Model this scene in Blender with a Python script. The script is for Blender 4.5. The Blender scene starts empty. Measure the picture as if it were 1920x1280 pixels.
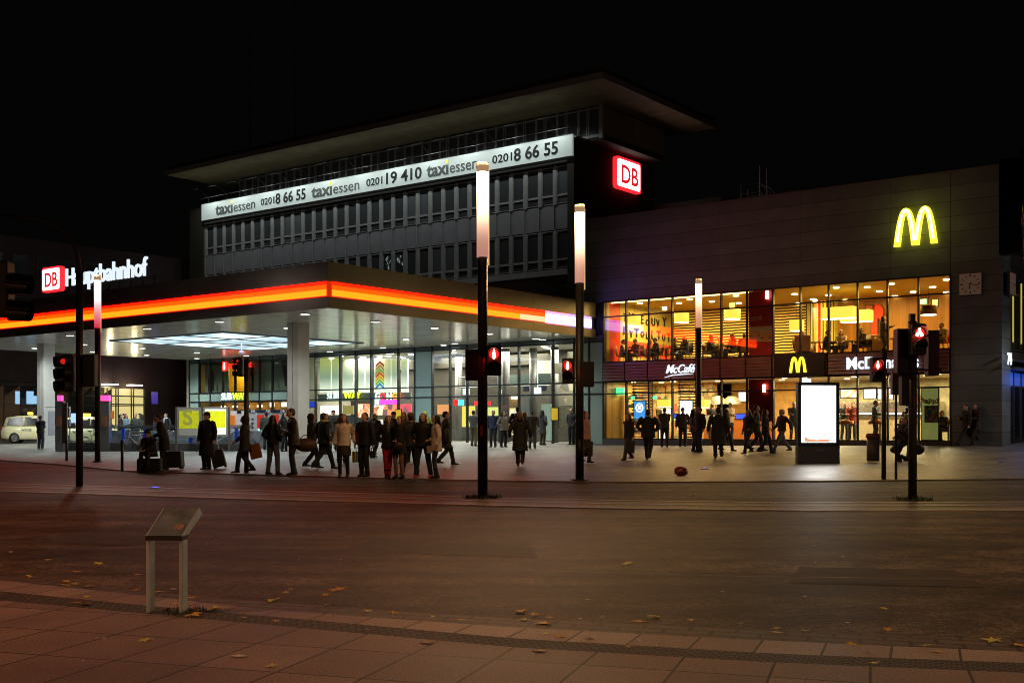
import bpy, math, random
from mathutils import Vector, Matrix
import numpy as np
R = math.radians
rnd = random.Random(7)
S = bpy.context.scene
COL = S.collection
# ------------------------------------------------------------------ camera
F = 2130.0            # focal length in photo pixels (photo 1920 wide)
HY = 798.0            # horizon row
CZ = 1.5
cd = bpy.data.cameras.new('camera'); cam = bpy.data.objects.new('camera', cd); COL.objects.link(cam)
cam.location = (0, 0, CZ); cam.rotation_euler = (R(90), 0, 0)
cd.sensor_width = 36; cd.lens = F/1920*36; cd.shift_y = (HY-640)/1920
cd.clip_start = .1; cd.clip_end = 2000
S.camera = cam
# ------------------------------------------------------------------ night sky and exposure
w = bpy.data.worlds.new('World'); S.world = w; w.use_nodes = True
bg = w.node_tree.nodes['Background']; bg.inputs[0].default_value = (1, .92, .85, 1); bg.inputs[1].default_value = .0012
S.view_settings.view_transform = 'Standard'; S.view_settings.look = 'None'
S.view_settings.exposure = 0; S.view_settings.gamma = 1
try:
    S.cycles.use_denoising = True; S.cycles.use_adaptive_sampling = False
    S.cycles.pixel_filter_type = 'BLACKMAN_HARRIS'; S.cycles.filter_width = 1.0
    S.cycles.max_bounces = 6; S.cycles.diffuse_bounces = 3; S.cycles.glossy_bounces = 3
    S.cycles.transparent_max_bounces = 12; S.cycles.transmission_bounces = 4
    S.cycles.sample_clamp_indirect = 3; S.cycles.caustics_reflective = False; S.cycles.caustics_refractive = False
except Exception: pass

# ------------------------------------------------------------------ materials
M = {}
def mat(name, col=(.5,.5,.5), rough=.6, metal=0, emit=None, es=0, spec=.5, noise=0, nscale=4, bump=0, bscale=30):
    if name in M: return M[name]
    m = bpy.data.materials.new(name); m.use_nodes = True; M[name] = m
    nt = m.node_tree; b = nt.nodes['Principled BSDF']
    b.inputs['Base Color'].default_value = (*col, 1); b.inputs['Roughness'].default_value = rough
    b.inputs['Metallic'].default_value = metal; b.inputs['Specular IOR Level'].default_value = spec
    if emit is not None:
        b.inputs['Emission Color'].default_value = (*emit, 1); b.inputs['Emission Strength'].default_value = es
    tc = None
    if noise or bump:
        tc = nt.nodes.new('ShaderNodeTexCoord')
    if noise:
        n = nt.nodes.new('ShaderNodeTexNoise'); n.inputs['Scale'].default_value = nscale; n.inputs['Detail'].default_value = 6
        nt.links.new(tc.outputs['Object'], n.inputs['Vector'])
        r = nt.nodes.new('ShaderNodeValToRGB'); r.color_ramp.elements[0].position = .3; r.color_ramp.elements[1].position = .7
        r.color_ramp.elements[0].color = (*[c*(1-noise) for c in col], 1); r.color_ramp.elements[1].color = (*[min(1, c*(1+noise)) for c in col], 1)
        nt.links.new(n.outputs['Fac'], r.inputs[0]); nt.links.new(r.outputs[0], b.inputs['Base Color'])
    if bump:
        n2 = nt.nodes.new('ShaderNodeTexNoise'); n2.inputs['Scale'].default_value = bscale; n2.inputs['Detail'].default_value = 4
        nt.links.new(tc.outputs['Object'], n2.inputs['Vector'])
        bp = nt.nodes.new('ShaderNodeBump'); bp.inputs['Strength'].default_value = bump; bp.inputs['Distance'].default_value = .02
        nt.links.new(n2.outputs['Fac'], bp.inputs['Height']); nt.links.new(bp.outputs[0], b.inputs['Normal'])
    return m
def emi(name, col, s):
    """something that gives off light: lamp, screen, lit sign, or a part painted with glow"""
    return mat(name, (.1,.1,.1), .5, emit=col, es=s)
def glass(name, tint=(1,1,1), gloss=1.0, ior=1.5):
    if name in M: return M[name]
    m = bpy.data.materials.new(name); m.use_nodes = True; M[name] = m; nt = m.node_tree; nt.nodes.clear()
    o = nt.nodes.new('ShaderNodeOutputMaterial'); t = nt.nodes.new('ShaderNodeBsdfTransparent'); t.inputs[0].default_value = (*tint, 1)
    g = nt.nodes.new('ShaderNodeBsdfGlossy'); g.inputs['Roughness'].default_value = .02; g.inputs[0].default_value = (gloss,)*3+(1,)
    fr = nt.nodes.new('ShaderNodeFresnel'); fr.inputs[0].default_value = ior
    mx = nt.nodes.new('ShaderNodeMixShader')
    nt.links.new(fr.outputs[0], mx.inputs[0]); nt.links.new(t.outputs[0], mx.inputs[1]); nt.links.new(g.outputs[0], mx.inputs[2]); nt.links.new(mx.outputs[0], o.inputs[0])
    return m
def paving(name, c1, c2, joint, bw, bh, rot, jw=.012, rough=.5, offset=.5, var=.5, specks=0, bumpy=.3, soft=False):
    """slabs with joints laid in the world's ground plane"""
    m = bpy.data.materials.new(name); m.use_nodes = True; M[name] = m; nt = m.node_tree; b = nt.nodes['Principled BSDF']
    ge = nt.nodes.new('ShaderNodeNewGeometry'); mp = nt.nodes.new('ShaderNodeMapping'); mp.inputs['Rotation'].default_value = (0, 0, rot)
    nt.links.new(ge.outputs['Position'], mp.inputs[0])
    br = nt.nodes.new('ShaderNodeTexBrick'); br.offset = offset; br.inputs['Scale'].default_value = 1
    br.inputs['Brick Width'].default_value = bw; br.inputs['Row Height'].default_value = bh; br.inputs['Mortar Size'].default_value = jw
    br.inputs['Color1'].default_value = (*c1, 1); br.inputs['Color2'].default_value = (*c2, 1); br.inputs['Mortar'].default_value = (*joint, 1)
    br.inputs['Mortar Smooth'].default_value = .1
    nt.links.new(mp.outputs[0], br.inputs['Vector'])
    n = nt.nodes.new('ShaderNodeTexNoise'); n.inputs['Scale'].default_value = .8; n.inputs['Detail'].default_value = 8; nt.links.new(ge.outputs['Position'], n.inputs['Vector'])
    n2 = nt.nodes.new('ShaderNodeTexNoise'); n2.inputs['Scale'].default_value = 70; n2.inputs['Detail'].default_value = 3; nt.links.new(ge.outputs['Position'], n2.inputs['Vector'])
    mr = nt.nodes.new('ShaderNodeMapRange'); mr.inputs[1].default_value = .3; mr.inputs[2].default_value = .7; mr.inputs[3].default_value = 1-var; mr.inputs[4].default_value = 1+var*.6
    nt.links.new(n.outputs['Fac'], mr.inputs[0])
    mr2 = nt.nodes.new('ShaderNodeMapRange'); mr2.inputs[1].default_value = .3; mr2.inputs[2].default_value = .7; mr2.inputs[3].default_value = .6; mr2.inputs[4].default_value = 1.4
    nt.links.new(n2.outputs['Fac'], mr2.inputs[0])
    ml = nt.nodes.new('ShaderNodeMath'); ml.operation = 'MULTIPLY'; nt.links.new(mr.outputs[0], ml.inputs[0]); nt.links.new(mr2.outputs[0], ml.inputs[1])
    mx = nt.nodes.new('ShaderNodeVectorMath'); mx.operation = 'SCALE'; nt.links.new(br.outputs['Color'], mx.inputs[0]); nt.links.new(ml.outputs[0], mx.inputs['Scale'])
    nt.links.new(mx.outputs[0], b.inputs['Base Color'])
    rr = nt.nodes.new('ShaderNodeMapRange'); rr.inputs[3].default_value = rough-.1; rr.inputs[4].default_value = rough+.2; nt.links.new(n.outputs['Fac'], rr.inputs[0]); nt.links.new(rr.outputs[0], b.inputs['Roughness'])
    bp = nt.nodes.new('ShaderNodeBump'); bp.inputs['Strength'].default_value = bumpy; bp.inputs['Distance'].default_value = .01
    ad = nt.nodes.new('ShaderNodeMath'); ad.operation = 'SUBTRACT'; nt.links.new(n2.outputs['Fac'], ad.inputs[0]); nt.links.new(br.outputs['Fac'], ad.inputs[1])
    nt.links.new(ad.outputs[0], bp.inputs['Height']); nt.links.new(bp.outputs[0], b.inputs['Normal'])
    return m
def planks(name, col, axis, width, rough=.3, metal=0, depth=.3, noise=.15, joint=.15, jc=None, spec=.5, wave=0):
    """boards/strips: joints across one local axis (0,1,2)"""
    m = bpy.data.materials.new(name); m.use_nodes = True; M[name] = m; nt = m.node_tree; b = nt.nodes['Principled BSDF']
    tc = nt.nodes.new('ShaderNodeTexCoord'); sp = nt.nodes.new('ShaderNodeSeparateXYZ'); nt.links.new(tc.outputs['Object'], sp.inputs[0])
    d = nt.nodes.new('ShaderNodeMath'); d.operation = 'DIVIDE'; d.inputs[1].default_value = width; nt.links.new(sp.outputs[axis], d.inputs[0])
    fr = nt.nodes.new('ShaderNodeMath'); fr.operation = 'FRACT'; nt.links.new(d.outputs[0], fr.inputs[0])
    fl = nt.nodes.new('ShaderNodeMath'); fl.operation = 'FLOOR'; nt.links.new(d.outputs[0], fl.inputs[0])
    wn = nt.nodes.new('ShaderNodeTexWhiteNoise'); wn.noise_dimensions = '1D'; nt.links.new(fl.outputs[0], wn.inputs['W'])
    lt = nt.nodes.new('ShaderNodeMath'); lt.operation = 'LESS_THAN'; lt.inputs[1].default_value = joint; nt.links.new(fr.outputs[0], lt.inputs[0])
    mr = nt.nodes.new('ShaderNodeMapRange'); mr.inputs[3].default_value = 1-noise; mr.inputs[4].default_value = 1+noise; nt.links.new(wn.outputs['Value'], mr.inputs[0])
    n = nt.nodes.new('ShaderNodeTexNoise'); n.inputs['Scale'].default_value = 1.3; n.inputs['Detail'].default_value = 6; nt.links.new(tc.outputs['Object'], n.inputs['Vector'])
    mr3 = nt.nodes.new('ShaderNodeMapRange'); mr3.inputs[3].default_value = .6; mr3.inputs[4].default_value = 1.4; nt.links.new(n.outputs['Fac'], mr3.inputs[0])
    mm = nt.nodes.new('ShaderNodeMath'); mm.operation = 'MULTIPLY'; nt.links.new(mr.outputs[0], mm.inputs[0]); nt.links.new(mr3.outputs[0], mm.inputs[1])
    sc = nt.nodes.new('ShaderNodeVectorMath'); sc.operation = 'SCALE'; sc.inputs[0].default_value = col; nt.links.new(mm.outputs[0], sc.inputs['Scale'])
    mx = nt.nodes.new('ShaderNodeMix'); mx.data_type = 'RGBA'; nt.links.new(lt.outputs[0], mx.inputs[0]); nt.links.new(sc.outputs[0], mx.inputs[6])
    mx.inputs[7].default_value = (*(jc or [c*.3 for c in col]), 1)
    nt.links.new(mx.outputs[2], b.inputs['Base Color'])
    b.inputs['Roughness'].default_value = rough; b.inputs['Metallic'].default_value = metal; b.inputs['Specular IOR Level'].default_value = spec
    bp = nt.nodes.new('ShaderNodeBump'); bp.inputs['Strength'].default_value = depth; bp.inputs['Distance'].default_value = .01; bp.invert = True
    if wave:
        hn = nt.nodes.new('ShaderNodeMath'); hn.operation = 'MULTIPLY_ADD'; hn.inputs[1].default_value = wave
        nt.links.new(wn.outputs['Value'], hn.inputs[0]); nt.links.new(lt.outputs[0], hn.inputs[2])
        m4 = nt.nodes.new('ShaderNodeMath'); m4.operation = 'MULTIPLY'; nt.links.new(hn.outputs[0], m4.inputs[0]); m4.inputs[1].default_value = 1
        # a slight tilt per strip
        tl = nt.nodes.new('ShaderNodeMath'); tl.operation = 'MULTIPLY'; nt.links.new(wn.outputs['Value'], tl.inputs[0]); nt.links.new(fr.outputs[0], tl.inputs[1])
        ad = nt.nodes.new('ShaderNodeMath'); ad.operation = 'MULTIPLY_ADD'; nt.links.new(tl.outputs[0], ad.inputs[0]); ad.inputs[1].default_value = wave; nt.links.new(lt.outputs[0], ad.inputs[2])
        nt.links.new(ad.outputs[0], bp.inputs['Height'])
    else:
        nt.links.new(lt.outputs[0], bp.inputs['Height'])
    nt.links.new(bp.outputs[0], b.inputs['Normal'])
    return m
def stripes(name, cols, axis, width, rough=.6, emit=0):
    """painted vertical/horizontal stripes in a repeating list of colours"""
    m = bpy.data.materials.new(name); m.use_nodes = True; M[name] = m; nt = m.node_tree; b = nt.nodes['Principled BSDF']
    tc = nt.nodes.new('ShaderNodeTexCoord'); sp = nt.nodes.new('ShaderNodeSeparateXYZ'); nt.links.new(tc.outputs['Object'], sp.inputs[0])
    d = nt.nodes.new('ShaderNodeMath'); d.operation = 'DIVIDE'; d.inputs[1].default_value = width; nt.links.new(sp.outputs[axis], d.inputs[0])
    fr = nt.nodes.new('ShaderNodeMath'); fr.operation = 'FRACT'; nt.links.new(d.outputs[0], fr.inputs[0])
    rp = nt.nodes.new('ShaderNodeValToRGB'); rp.color_ramp.interpolation = 'CONSTANT'; nt.links.new(fr.outputs[0], rp.inputs[0])
    e = rp.color_ramp.elements
    while len(e) < len(cols): e.new(.5)
    pos = 0
    tot = sum(c[1] for c in cols)
    for i, (c, wd) in enumerate(cols):
        e[i].position = pos/tot; e[i].color = (*c, 1); pos += wd
    nt.links.new(rp.outputs[0], b.inputs['Base Color']); b.inputs['Roughness'].default_value = rough
    return m

# ------------------------------------------------------------------ mesh builder
class MB:
    def __init__(s): s.v = []; s.f = []
    def add(s, vs, fs):
        n = len(s.v); s.v += [tuple(p) for p in vs]; s.f += [tuple(i+n for i in q) for q in fs]; return s
    def box(s, x0, x1, y0, y1, z0, z1):
        return s.add([(x0,y0,z0),(x1,y0,z0),(x1,y1,z0),(x0,y1,z0),(x0,y0,z1),(x1,y0,z1),(x1,y1,z1),(x0,y1,z1)],
                     [(0,3,2,1),(4,5,6,7),(0,1,5,4),(1,2,6,5),(2,3,7,6),(3,0,4,7)])
    def cbox(s, c, d, rz=0):
        """box centred in x,y with base at c.z, turned about z"""
        x, y, z = c; a, b, h = d[0]/2, d[1]/2, d[2]; cs, sn = math.cos(rz), math.sin(rz)
        pts = []
        for zz in (z, z+h):
            for px, py in ((-a,-b),(a,-b),(a,b),(-a,b)): pts.append((x+px*cs-py*sn, y+px*sn+py*cs, zz))
        return s.add(pts, [(0,3,2,1),(4,5,6,7),(0,1,5,4),(1,2,6,5),(2,3,7,6),(3,0,4,7)])
    def tube(s, pts, rad, n=8, side=None, cap=True):
        """loft through pts; rad = list of r or (rx, ry); side = preferred x axis of the ellipse"""
        P = [Vector(p) for p in pts]
        if not isinstance(rad, (list, tuple)): rad = [rad]*len(P)
        rings = []; up = Vector(side) if side else None
        for i, p in enumerate(P):
            t = (P[min(i+1, len(P)-1)]-P[max(i-1, 0)])
            if t.length < 1e-9: t = Vector((0,0,1))
            t.normalize()
            if up is None:
                up = Vector((1,0,0)) if abs(t.x) < .9 else Vector((0,1,0))
            x = up - t*up.dot(t)
            if x.length < 1e-6: x = t.orthogonal()
            x.normalize(); y = t.cross(x)
            if side is None: up = x
            r = rad[i]; rx, ry = (r if isinstance(r, (list, tuple)) else (r, r))
            rings.append([p + x*(rx*math.cos(2*math.pi*k/n)) + y*(ry*math.sin(2*math.pi*k/n)) for k in range(n)])
        vs = [q for rg in rings for q in rg]; fs = []
        for i in range(len(P)-1):
            for k in range(n):
                k2 = (k+1) % n; fs.append((i*n+k, i*n+k2, (i+1)*n+k2, (i+1)*n+k))
        if cap:
            fs.append(tuple(reversed(range(n)))); fs.append(tuple((len(P)-1)*n+k for k in range(n)))
        return s.add(vs, fs)
    def cyl(s, x, y, z0, z1, r, n=16, r2=None):
        return s.tube([(x,y,z0),(x,y,z1)], [r, r2 if r2 is not None else r], n)
    def ell(s, c, r, n=10, m=8):
        vs = [(c[0], c[1], c[2]-r[2])]
        for j in range(1, m):
            ph = -math.pi/2+math.pi*j/m
            for k in range(n):
                th = 2*math.pi*k/n; vs.append((c[0]+r[0]*math.cos(ph)*math.cos(th), c[1]+r[1]*math.cos(ph)*math.sin(th), c[2]+r[2]*math.sin(ph)))
        vs.append((c[0], c[1], c[2]+r[2])); fs = []
        for k in range(n): fs.append((0, 1+(k+1)%n, 1+k))
        for j in range(m-2):
            for k in range(n):
                a = 1+j*n; fs.append((a+k, a+(k+1)%n, a+n+(k+1)%n, a+n+k))
        a = 1+(m-2)*n
        for k in range(n): fs.append((a+k, a+(k+1)%n, len(vs)-1))
        return s.add(vs, fs)
    def prism(s, poly, axis, lo, hi):
        """extrude a 2D polygon (u,v) along axis 0/1/2"""
        def P(u, v, t): return {0:(t,u,v), 1:(u,t,v), 2:(u,v,t)}[axis]
        n = len(poly); vs = [P(u,v,lo) for u,v in poly]+[P(u,v,hi) for u,v in poly]
        fs = [tuple(reversed(range(n))), tuple(range(n, 2*n))]+[(i,(i+1)%n,n+(i+1)%n,n+i) for i in range(n)]
        return s.add(vs, fs)
    def torus(s, c, R_, r, axis=1, n=20, m=6, arc=None):
        vs = []; fs = []
        for i in range(n):
            t = 2*math.pi*i/n
            for j in range(m):
                u = 2*math.pi*j/m; rr = R_+r*math.cos(u); h = r*math.sin(u)
                p = (rr*math.cos(t), rr*math.sin(t), h)
                if axis == 1: p = (p[0], p[2], p[1])
                elif axis == 0: p = (p[2], p[0], p[1])
                vs.append((c[0]+p[0], c[1]+p[1], c[2]+p[2]))
        for i in range(n):
            for j in range(m): fs.append((i*m+j, ((i+1)%n)*m+j, ((i+1)%n)*m+(j+1)%m, i*m+(j+1)%m))
        return s.add(vs, fs)
    def ribbon(s, P, Q, zfun=None):
        """strip between two equally long lists of 3D points"""
        n = len(P); return s.add(list(P)+list(Q), [(i, i+1, n+i+1, n+i) for i in range(n-1)])
    def off(s, d):
        s.v = [(x-d[0], y-d[1], z-d[2]) for x, y, z in s.v]; return s
    def xf(s, m):
        s.v = [tuple(m @ Vector(p)) for p in s.v]; return s
def mesh(name, mb, m, smooth=False):
    me = bpy.data.meshes.new(name); me.from_pydata(mb.v, [], mb.f); me.materials.append(m)
    if smooth: me.polygons.foreach_set('use_smooth', [True]*len(me.polygons))
    me.update(); return me
def tag(o, label=None, cat=None, group=None, kind=None):
    if label: o['label'] = label
    if cat: o['category'] = cat
    if group: o['group'] = group
    if kind: o['kind'] = kind
    return o
def thing(name, label, cat, loc=(0,0,0), rz=0, group=None):
    o = bpy.data.objects.new(name, None); o.empty_display_size = .3; COL.objects.link(o)
    o.location = loc; o.rotation_euler = (0, 0, rz); return tag(o, label, cat, group)
def obj(name, me, parent=None, loc=None, rz=0):
    o = bpy.data.objects.new(name, me); COL.objects.link(o)
    if parent is not None: o.parent = parent
    if loc is not None: o.location = loc
    if rz: o.rotation_euler = (0, 0, rz)
    return o
def part(name, mb, m, parent, smooth=False, bevel=0):
    o = obj(name, mesh(name, mb, m, smooth), parent)
    if bevel:
        b = o.modifiers.new('bevel', 'BEVEL'); b.width = bevel; b.segments = 2; b.limit_method = 'ANGLE'; b.angle_limit = R(50)
    return o
def one(name, mb, m, label, cat, loc=(0,0,0), rz=0, group=None, smooth=False, bevel=0):
    o = part(name, mb, m, None, smooth, bevel); o.location = loc; o.rotation_euler = (0,0,rz); return tag(o, label, cat, group)
def struct(name, mb, m, smooth=False):
    o = part(name, mb, m, None, smooth); o['kind'] = 'structure'; return o
def copy_tree(o, parent=None):
    c = o.copy(); COL.objects.link(c)
    if parent is not None: c.parent = parent
    for ch in list(o.children): copy_tree(ch, c)
    return c
def light(kind, name, loc, power, col, parent=None, **kw):
    d = bpy.data.lights.new(name, kind); d.energy = power; d.color = col
    rot = kw.pop('rot', None)
    for k, v in kw.items(): setattr(d, k, v)
    o = bpy.data.objects.new(name, d); COL.objects.link(o); o.location = loc
    if rot: o.rotation_euler = rot
    if parent is not None: o.parent = parent
    return o
def text(name, body, size, m, parent, loc, rot=(R(90),0,0), bold=0, ext=.02, xs=1, shear=0, align='LEFT', space=1):
    cu = bpy.data.curves.new(name, 'FONT'); cu.body = body; cu.size = size; cu.extrude = ext; cu.offset = bold; cu.shear = shear
    cu.align_x = align; cu.space_character = space; cu.resolution_u = 3
    t = bpy.data.objects.new(name, cu); COL.objects.link(t)
    dg = bpy.context.evaluated_depsgraph_get(); me = bpy.data.meshes.new_from_object(t.evaluated_get(dg))
    bpy.data.objects.remove(t); me.materials.clear(); me.materials.append(m)
    o = obj(name, me, parent); o.location = loc; o.rotation_euler = rot; o.scale = (xs, 1, 1); return o

# ------------------------------------------------------------------ the lie of the land
KX = [(0,862),(125,871),(229,882),(330,885),(450,888),(740,896),(870,899),(1140,903),(1560,901),(1920,897)]
def at_z(x, y, z):                      # photo pixel on a level plane
    Y = (CZ-z)*F/(y-HY); return ((x-960)/F*Y, Y)
KP = [at_z(x, y, .1) for x, y in KX]
KP = [(-60, KP[0][1]+16)]+KP+[(20, 30.6), (40, 33), (80, 40)]
def lerp(P, X):
    if X <= P[0][0]: return P[0][1]
    for (a, b), (c, d) in zip(P, P[1:]):
        if X <= c: return b+(d-b)*(X-a)/(c-a)
    return P[-1][1]
def kerbY(X): return lerp(KP, X)
def G(X, Y):
    d = Y-kerbY(X)
    if d < 0: return 0.0
    d = min(d, 60)
    return .1+.0165*d*min(1, 30/max(d,30))+.0018*d*min(max(0, X-5), 14)*min(1, 16/max(d, 16))
def gp(x, y):
    """the ground point seen at a photo pixel"""
    lo, hi = 4.0, 140.0; k = (x-960)/F
    f = lambda Y: CZ-G(k*Y, Y)-(y-HY)/F*Y
    for _ in range(50):
        mid = (lo+hi)/2
        if f(mid) > 0: lo = mid
        else: hi = mid
    Y = (lo+hi)/2; return Vector((k*Y, Y, G(k*Y, Y)))
def zz(y, Y): return CZ+(HY-y)/F*Y
# the building frame: a runs along the station front, b into it
TH = math.atan2(-.6110, .7917); CT, ST = math.cos(TH), math.sin(TH)
F0 = Vector((4.522, 56.0, 0))
def W(a, b, z=0): return Vector((F0.x+a*CT-b*ST, F0.y+a*ST+b*CT, z))
def pa(x, b):                           # a at photo column x on the plane b
    k = (x-960)/F; bx, by = F0.x-b*ST, F0.y+b*CT
    return (k*by-bx)/(CT-k*ST)
def pb(x, a):
    k = (x-960)/F; bx, by = F0.x+a*CT, F0.y+a*ST
    return (k*by-bx)/(-ST-k*CT)
def depth(a, b): return F0.y+a*ST+b*CT
def sp(x, y, z):                        # pixel on a level plane above -> (a, b)
    Y = (CZ-z)*F/(y-HY); X = (x-960)/F*Y; dx, dy = X-F0.x, Y-F0.y
    return dx*CT+dy*ST, -dx*ST+dy*CT
# ------------------------------------------------------------------ ground
def asphalt(name, c):
    m = bpy.data.materials.new(name); m.use_nodes = True; M[name] = m; nt = m.node_tree; b = nt.nodes['Principled BSDF']
    ge = nt.nodes.new('ShaderNodeNewGeometry')
    def noise(s, d=6):
        n = nt.nodes.new('ShaderNodeTexNoise'); n.inputs['Scale'].default_value = s; n.inputs['Detail'].default_value = d; nt.links.new(ge.outputs['Position'], n.inputs['Vector']); return n
    n1, n2, n3 = noise(.35), noise(60, 3), noise(2.2, 8)
    st = nt.nodes.new('ShaderNodeMapping'); st.inputs['Rotation'].default_value = (0,0,R(5)); st.inputs['Scale'].default_value = (.06, 1.6, 1)
    nt.links.new(ge.outputs['Position'], st.inputs[0])
    n4 = nt.nodes.new('ShaderNodeTexNoise'); n4.inputs['Scale'].default_value = .7; nt.links.new(st.outputs[0], n4.inputs['Vector'])
    def mr(n, a, z):
        q = nt.nodes.new('ShaderNodeMapRange'); q.inputs[1].default_value = .38; q.inputs[2].default_value = .62; q.inputs[3].default_value = a; q.inputs[4].default_value = z; nt.links.new(n.outputs['Fac'], q.inputs[0]); return q
    n5 = noise(14, 5); a1, a2, a3, a4, a5 = mr(n1, .65, 1.3), mr(n2, .3, 1.8), mr(n3, .65, 1.35), mr(n4, .6, 1.5), mr(n5, .6, 1.5)
    last = a1
    for q in (a2, a3, a4, a5):
        mu = nt.nodes.new('ShaderNodeMath'); mu.operation = 'MULTIPLY'; nt.links.new(last.outputs[0], mu.inputs[0]); nt.links.new(q.outputs[0], mu.inputs[1]); last = mu
    sc = nt.nodes.new('ShaderNodeVectorMath'); sc.operation = 'SCALE'; sc.inputs[0].default_value = c; nt.links.new(last.outputs[0], sc.inputs['Scale'])
    # pale grit in the surface
    vo = nt.nodes.new('ShaderNodeTexVoronoi'); vo.inputs['Scale'].default_value = 2.6; nt.links.new(ge.outputs['Position'], vo.inputs['Vector'])
    lt = nt.nodes.new('ShaderNodeMath'); lt.operation = 'LESS_THAN'; lt.inputs[1].default_value = .05; nt.links.new(vo.outputs['Distance'], lt.inputs[0])
    wn = nt.nodes.new('ShaderNodeMath'); wn.operation = 'GREATER_THAN'; wn.inputs[1].default_value = .6
    sx = nt.nodes.new('ShaderNodeSeparateXYZ'); nt.links.new(vo.outputs['Color'], sx.inputs[0]); nt.links.new(sx.outputs[0], wn.inputs[0])
    an = nt.nodes.new('ShaderNodeMath'); an.operation = 'MULTIPLY'; nt.links.new(lt.outputs[0], an.inputs[0]); nt.links.new(wn.outputs[0], an.inputs[1])
    mx = nt.nodes.new('ShaderNodeMix'); mx.data_type = 'RGBA'; nt.links.new(an.outputs[0], mx.inputs[0]); nt.links.new(sc.outputs[0], mx.inputs[6]); mx.inputs[7].default_value = (.6,.52,.42,1)
    nt.links.new(mx.outputs[2], b.inputs['Base Color']); b.inputs['Roughness'].default_value = .6; b.inputs['Specular IOR Level'].default_value = .25
    bp = nt.nodes.new('ShaderNodeBump'); bp.inputs['Strength'].default_value = .7; bp.inputs['Distance'].default_value = .01; nt.links.new(n2.outputs['Fac'], bp.inputs['Height']); nt.links.new(bp.outputs[0], b.inputs['Normal'])
    return m
asphalt('asphalt', (.062,.045,.029))
paving('plaza_slabs', (.25,.235,.215), (.21,.2,.185), (.07,.065,.06), 1.2, .6, -TH+R(8), jw=.02, rough=.42, var=.6)
paving('near_slabs', (.31,.22,.185), (.19,.135,.115), (.025,.018,.016), .56, .75, R(17.5), jw=.009, rough=.5, offset=0, var=.45, bumpy=.6)
paving('kerb_slabs', (.38,.29,.245), (.27,.19,.16), (.04,.03,.025), .42, 50, R(20), jw=.009, rough=.5, var=.35, bumpy=.5)
paving('brick_gutter', (.13,.095,.075), (.1,.075,.06), (.03,.025,.02), .34, .16, R(17), jw=.016, rough=.55, var=.3)
paving('tactile', (.12,.105,.085), (.1,.085,.07), (.03,.025,.02), .06, .05, R(20), jw=.009, rough=.6, var=.3, bumpy=1)
paving('median_paving', (.2,.165,.14), (.17,.14,.12), (.05,.04,.03), .4, .25, R(4), jw=.012, rough=.5)
mat('kerb_stone', (.33,.29,.25), .5, noise=.25, nscale=3, bump=.2)
mat('kerb_dark', (.05,.042,.035), .6, noise=.3, nscale=3)
mat('seam', (.13,.085,.06), .5, noise=.5, nscale=2)

mb = MB(); mb.add([(-260,-40,0),(260,-40,0),(260,320,0),(-260,320,0)], [(0,1,2,3)]); struct('road', mb, M['asphalt'])
# plaza: follows the slope up to the station
xs = [-60+ i*1.5 for i in range(94)]; mb = MB(); nj = 48
for X in xs:
    ky = kerbY(X)
    for j in range(nj):
        d = .3+ (j/(nj-1))**1.6*85; mb.v.append((X, ky+d, G(X, ky+d)))
for i in range(len(xs)-1):
    for j in range(nj-1): a = i*nj+j; mb.f.append((a, a+nj, a+nj+1, a+1))
struct('plaza', mb, M['plaza_slabs'], True)
mb = MB()
for x0, x1 in zip(xs, xs[1:]):
    y0, y1 = kerbY(x0), kerbY(x1)
    mb.add([(x0,y0,0),(x1,y1,0),(x1,y1,.105),(x0,y0,.105),(x0,y0+.3,.105),(x1,y1+.3,.105)], [(0,1,2,3),(3,2,5,4)])
struct('kerb', mb, M['kerb_stone'])
# paved strip between the carriageways
UP = [at_z(x, y, .06) for x, y in [(0,902),(240,908.5),(480,915),(740,922),(920,928),(1140,932.5),(1440,936.5),(1710,936.5),(1920,935)]]
LOW = [at_z(x, y, .06) for x, y in [(0,917),(240,924.5),(480,931.5),(740,938),(920,943),(1140,948),(1500,952),(1710,951.5),(1920,950)]]
UP = [(-50, UP[0][1]+9)]+UP+[(30, 25.5)]; LOW = [(-50, LOW[0][1]+9)]+LOW+[(30, 23.2)]
def band(name, f0, f1, z, m, x0, x1, step=.5, side=True):
    mb = MB(); n = int((x1-x0)/step)+1; X = [x0+(x1-x0)*i/(n-1) for i in range(n)]
    mb.ribbon([(x, f0(x), z) for x in X], [(x, f1(x), z) for x in X])
    if side: mb.ribbon([(x, f0(x), 0) for x in X], [(x, f0(x), z) for x in X]); mb.ribbon([(x, f1(x), z) for x in X], [(x, f1(x), 0) for x in X])
    return struct(name, mb, m)
fl = lambda x: lerp(LOW, x); fu = lambda x: lerp(UP, x)
mixf = lambda t: (lambda x: fl(x)*(1-t)+fu(x)*t)
band('median', fl, fu, .012, M['median_paving'], -40, 28, .5, False)
band('median_kerb', mixf(.0), mixf(.11), .02, M['kerb_stone'], -40, 28)
band('median_joint', mixf(.11), mixf(.15), .016, M['kerb_dark'], -40, 28, .5, False)
band('median_joint', mixf(.44), mixf(.49), .016, M['kerb_dark'], -40, 28, .5, False)
band('median_kerb', mixf(.49), mixf(.58), .02, M['kerb_stone'], -40, 28, .5, False)
band('median_joint', mixf(.84), mixf(.89), .016, M['kerb_dark'], -40, 28, .5, False)
band('median_kerb', mixf(.89), mixf(1.0), .02, M['kerb_stone'], -40, 28)
# the lane between the strip and the plaza rises gently to the kerb
mb = MB(); X = [-40+i*.8 for i in range(86)]; mb.ribbon([(x, fu(x)+.02, .003) for x in X], [(x, kerbY(x)-.001, .068) for x in X]); struct('side_lane', mb, M['asphalt'])
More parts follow.
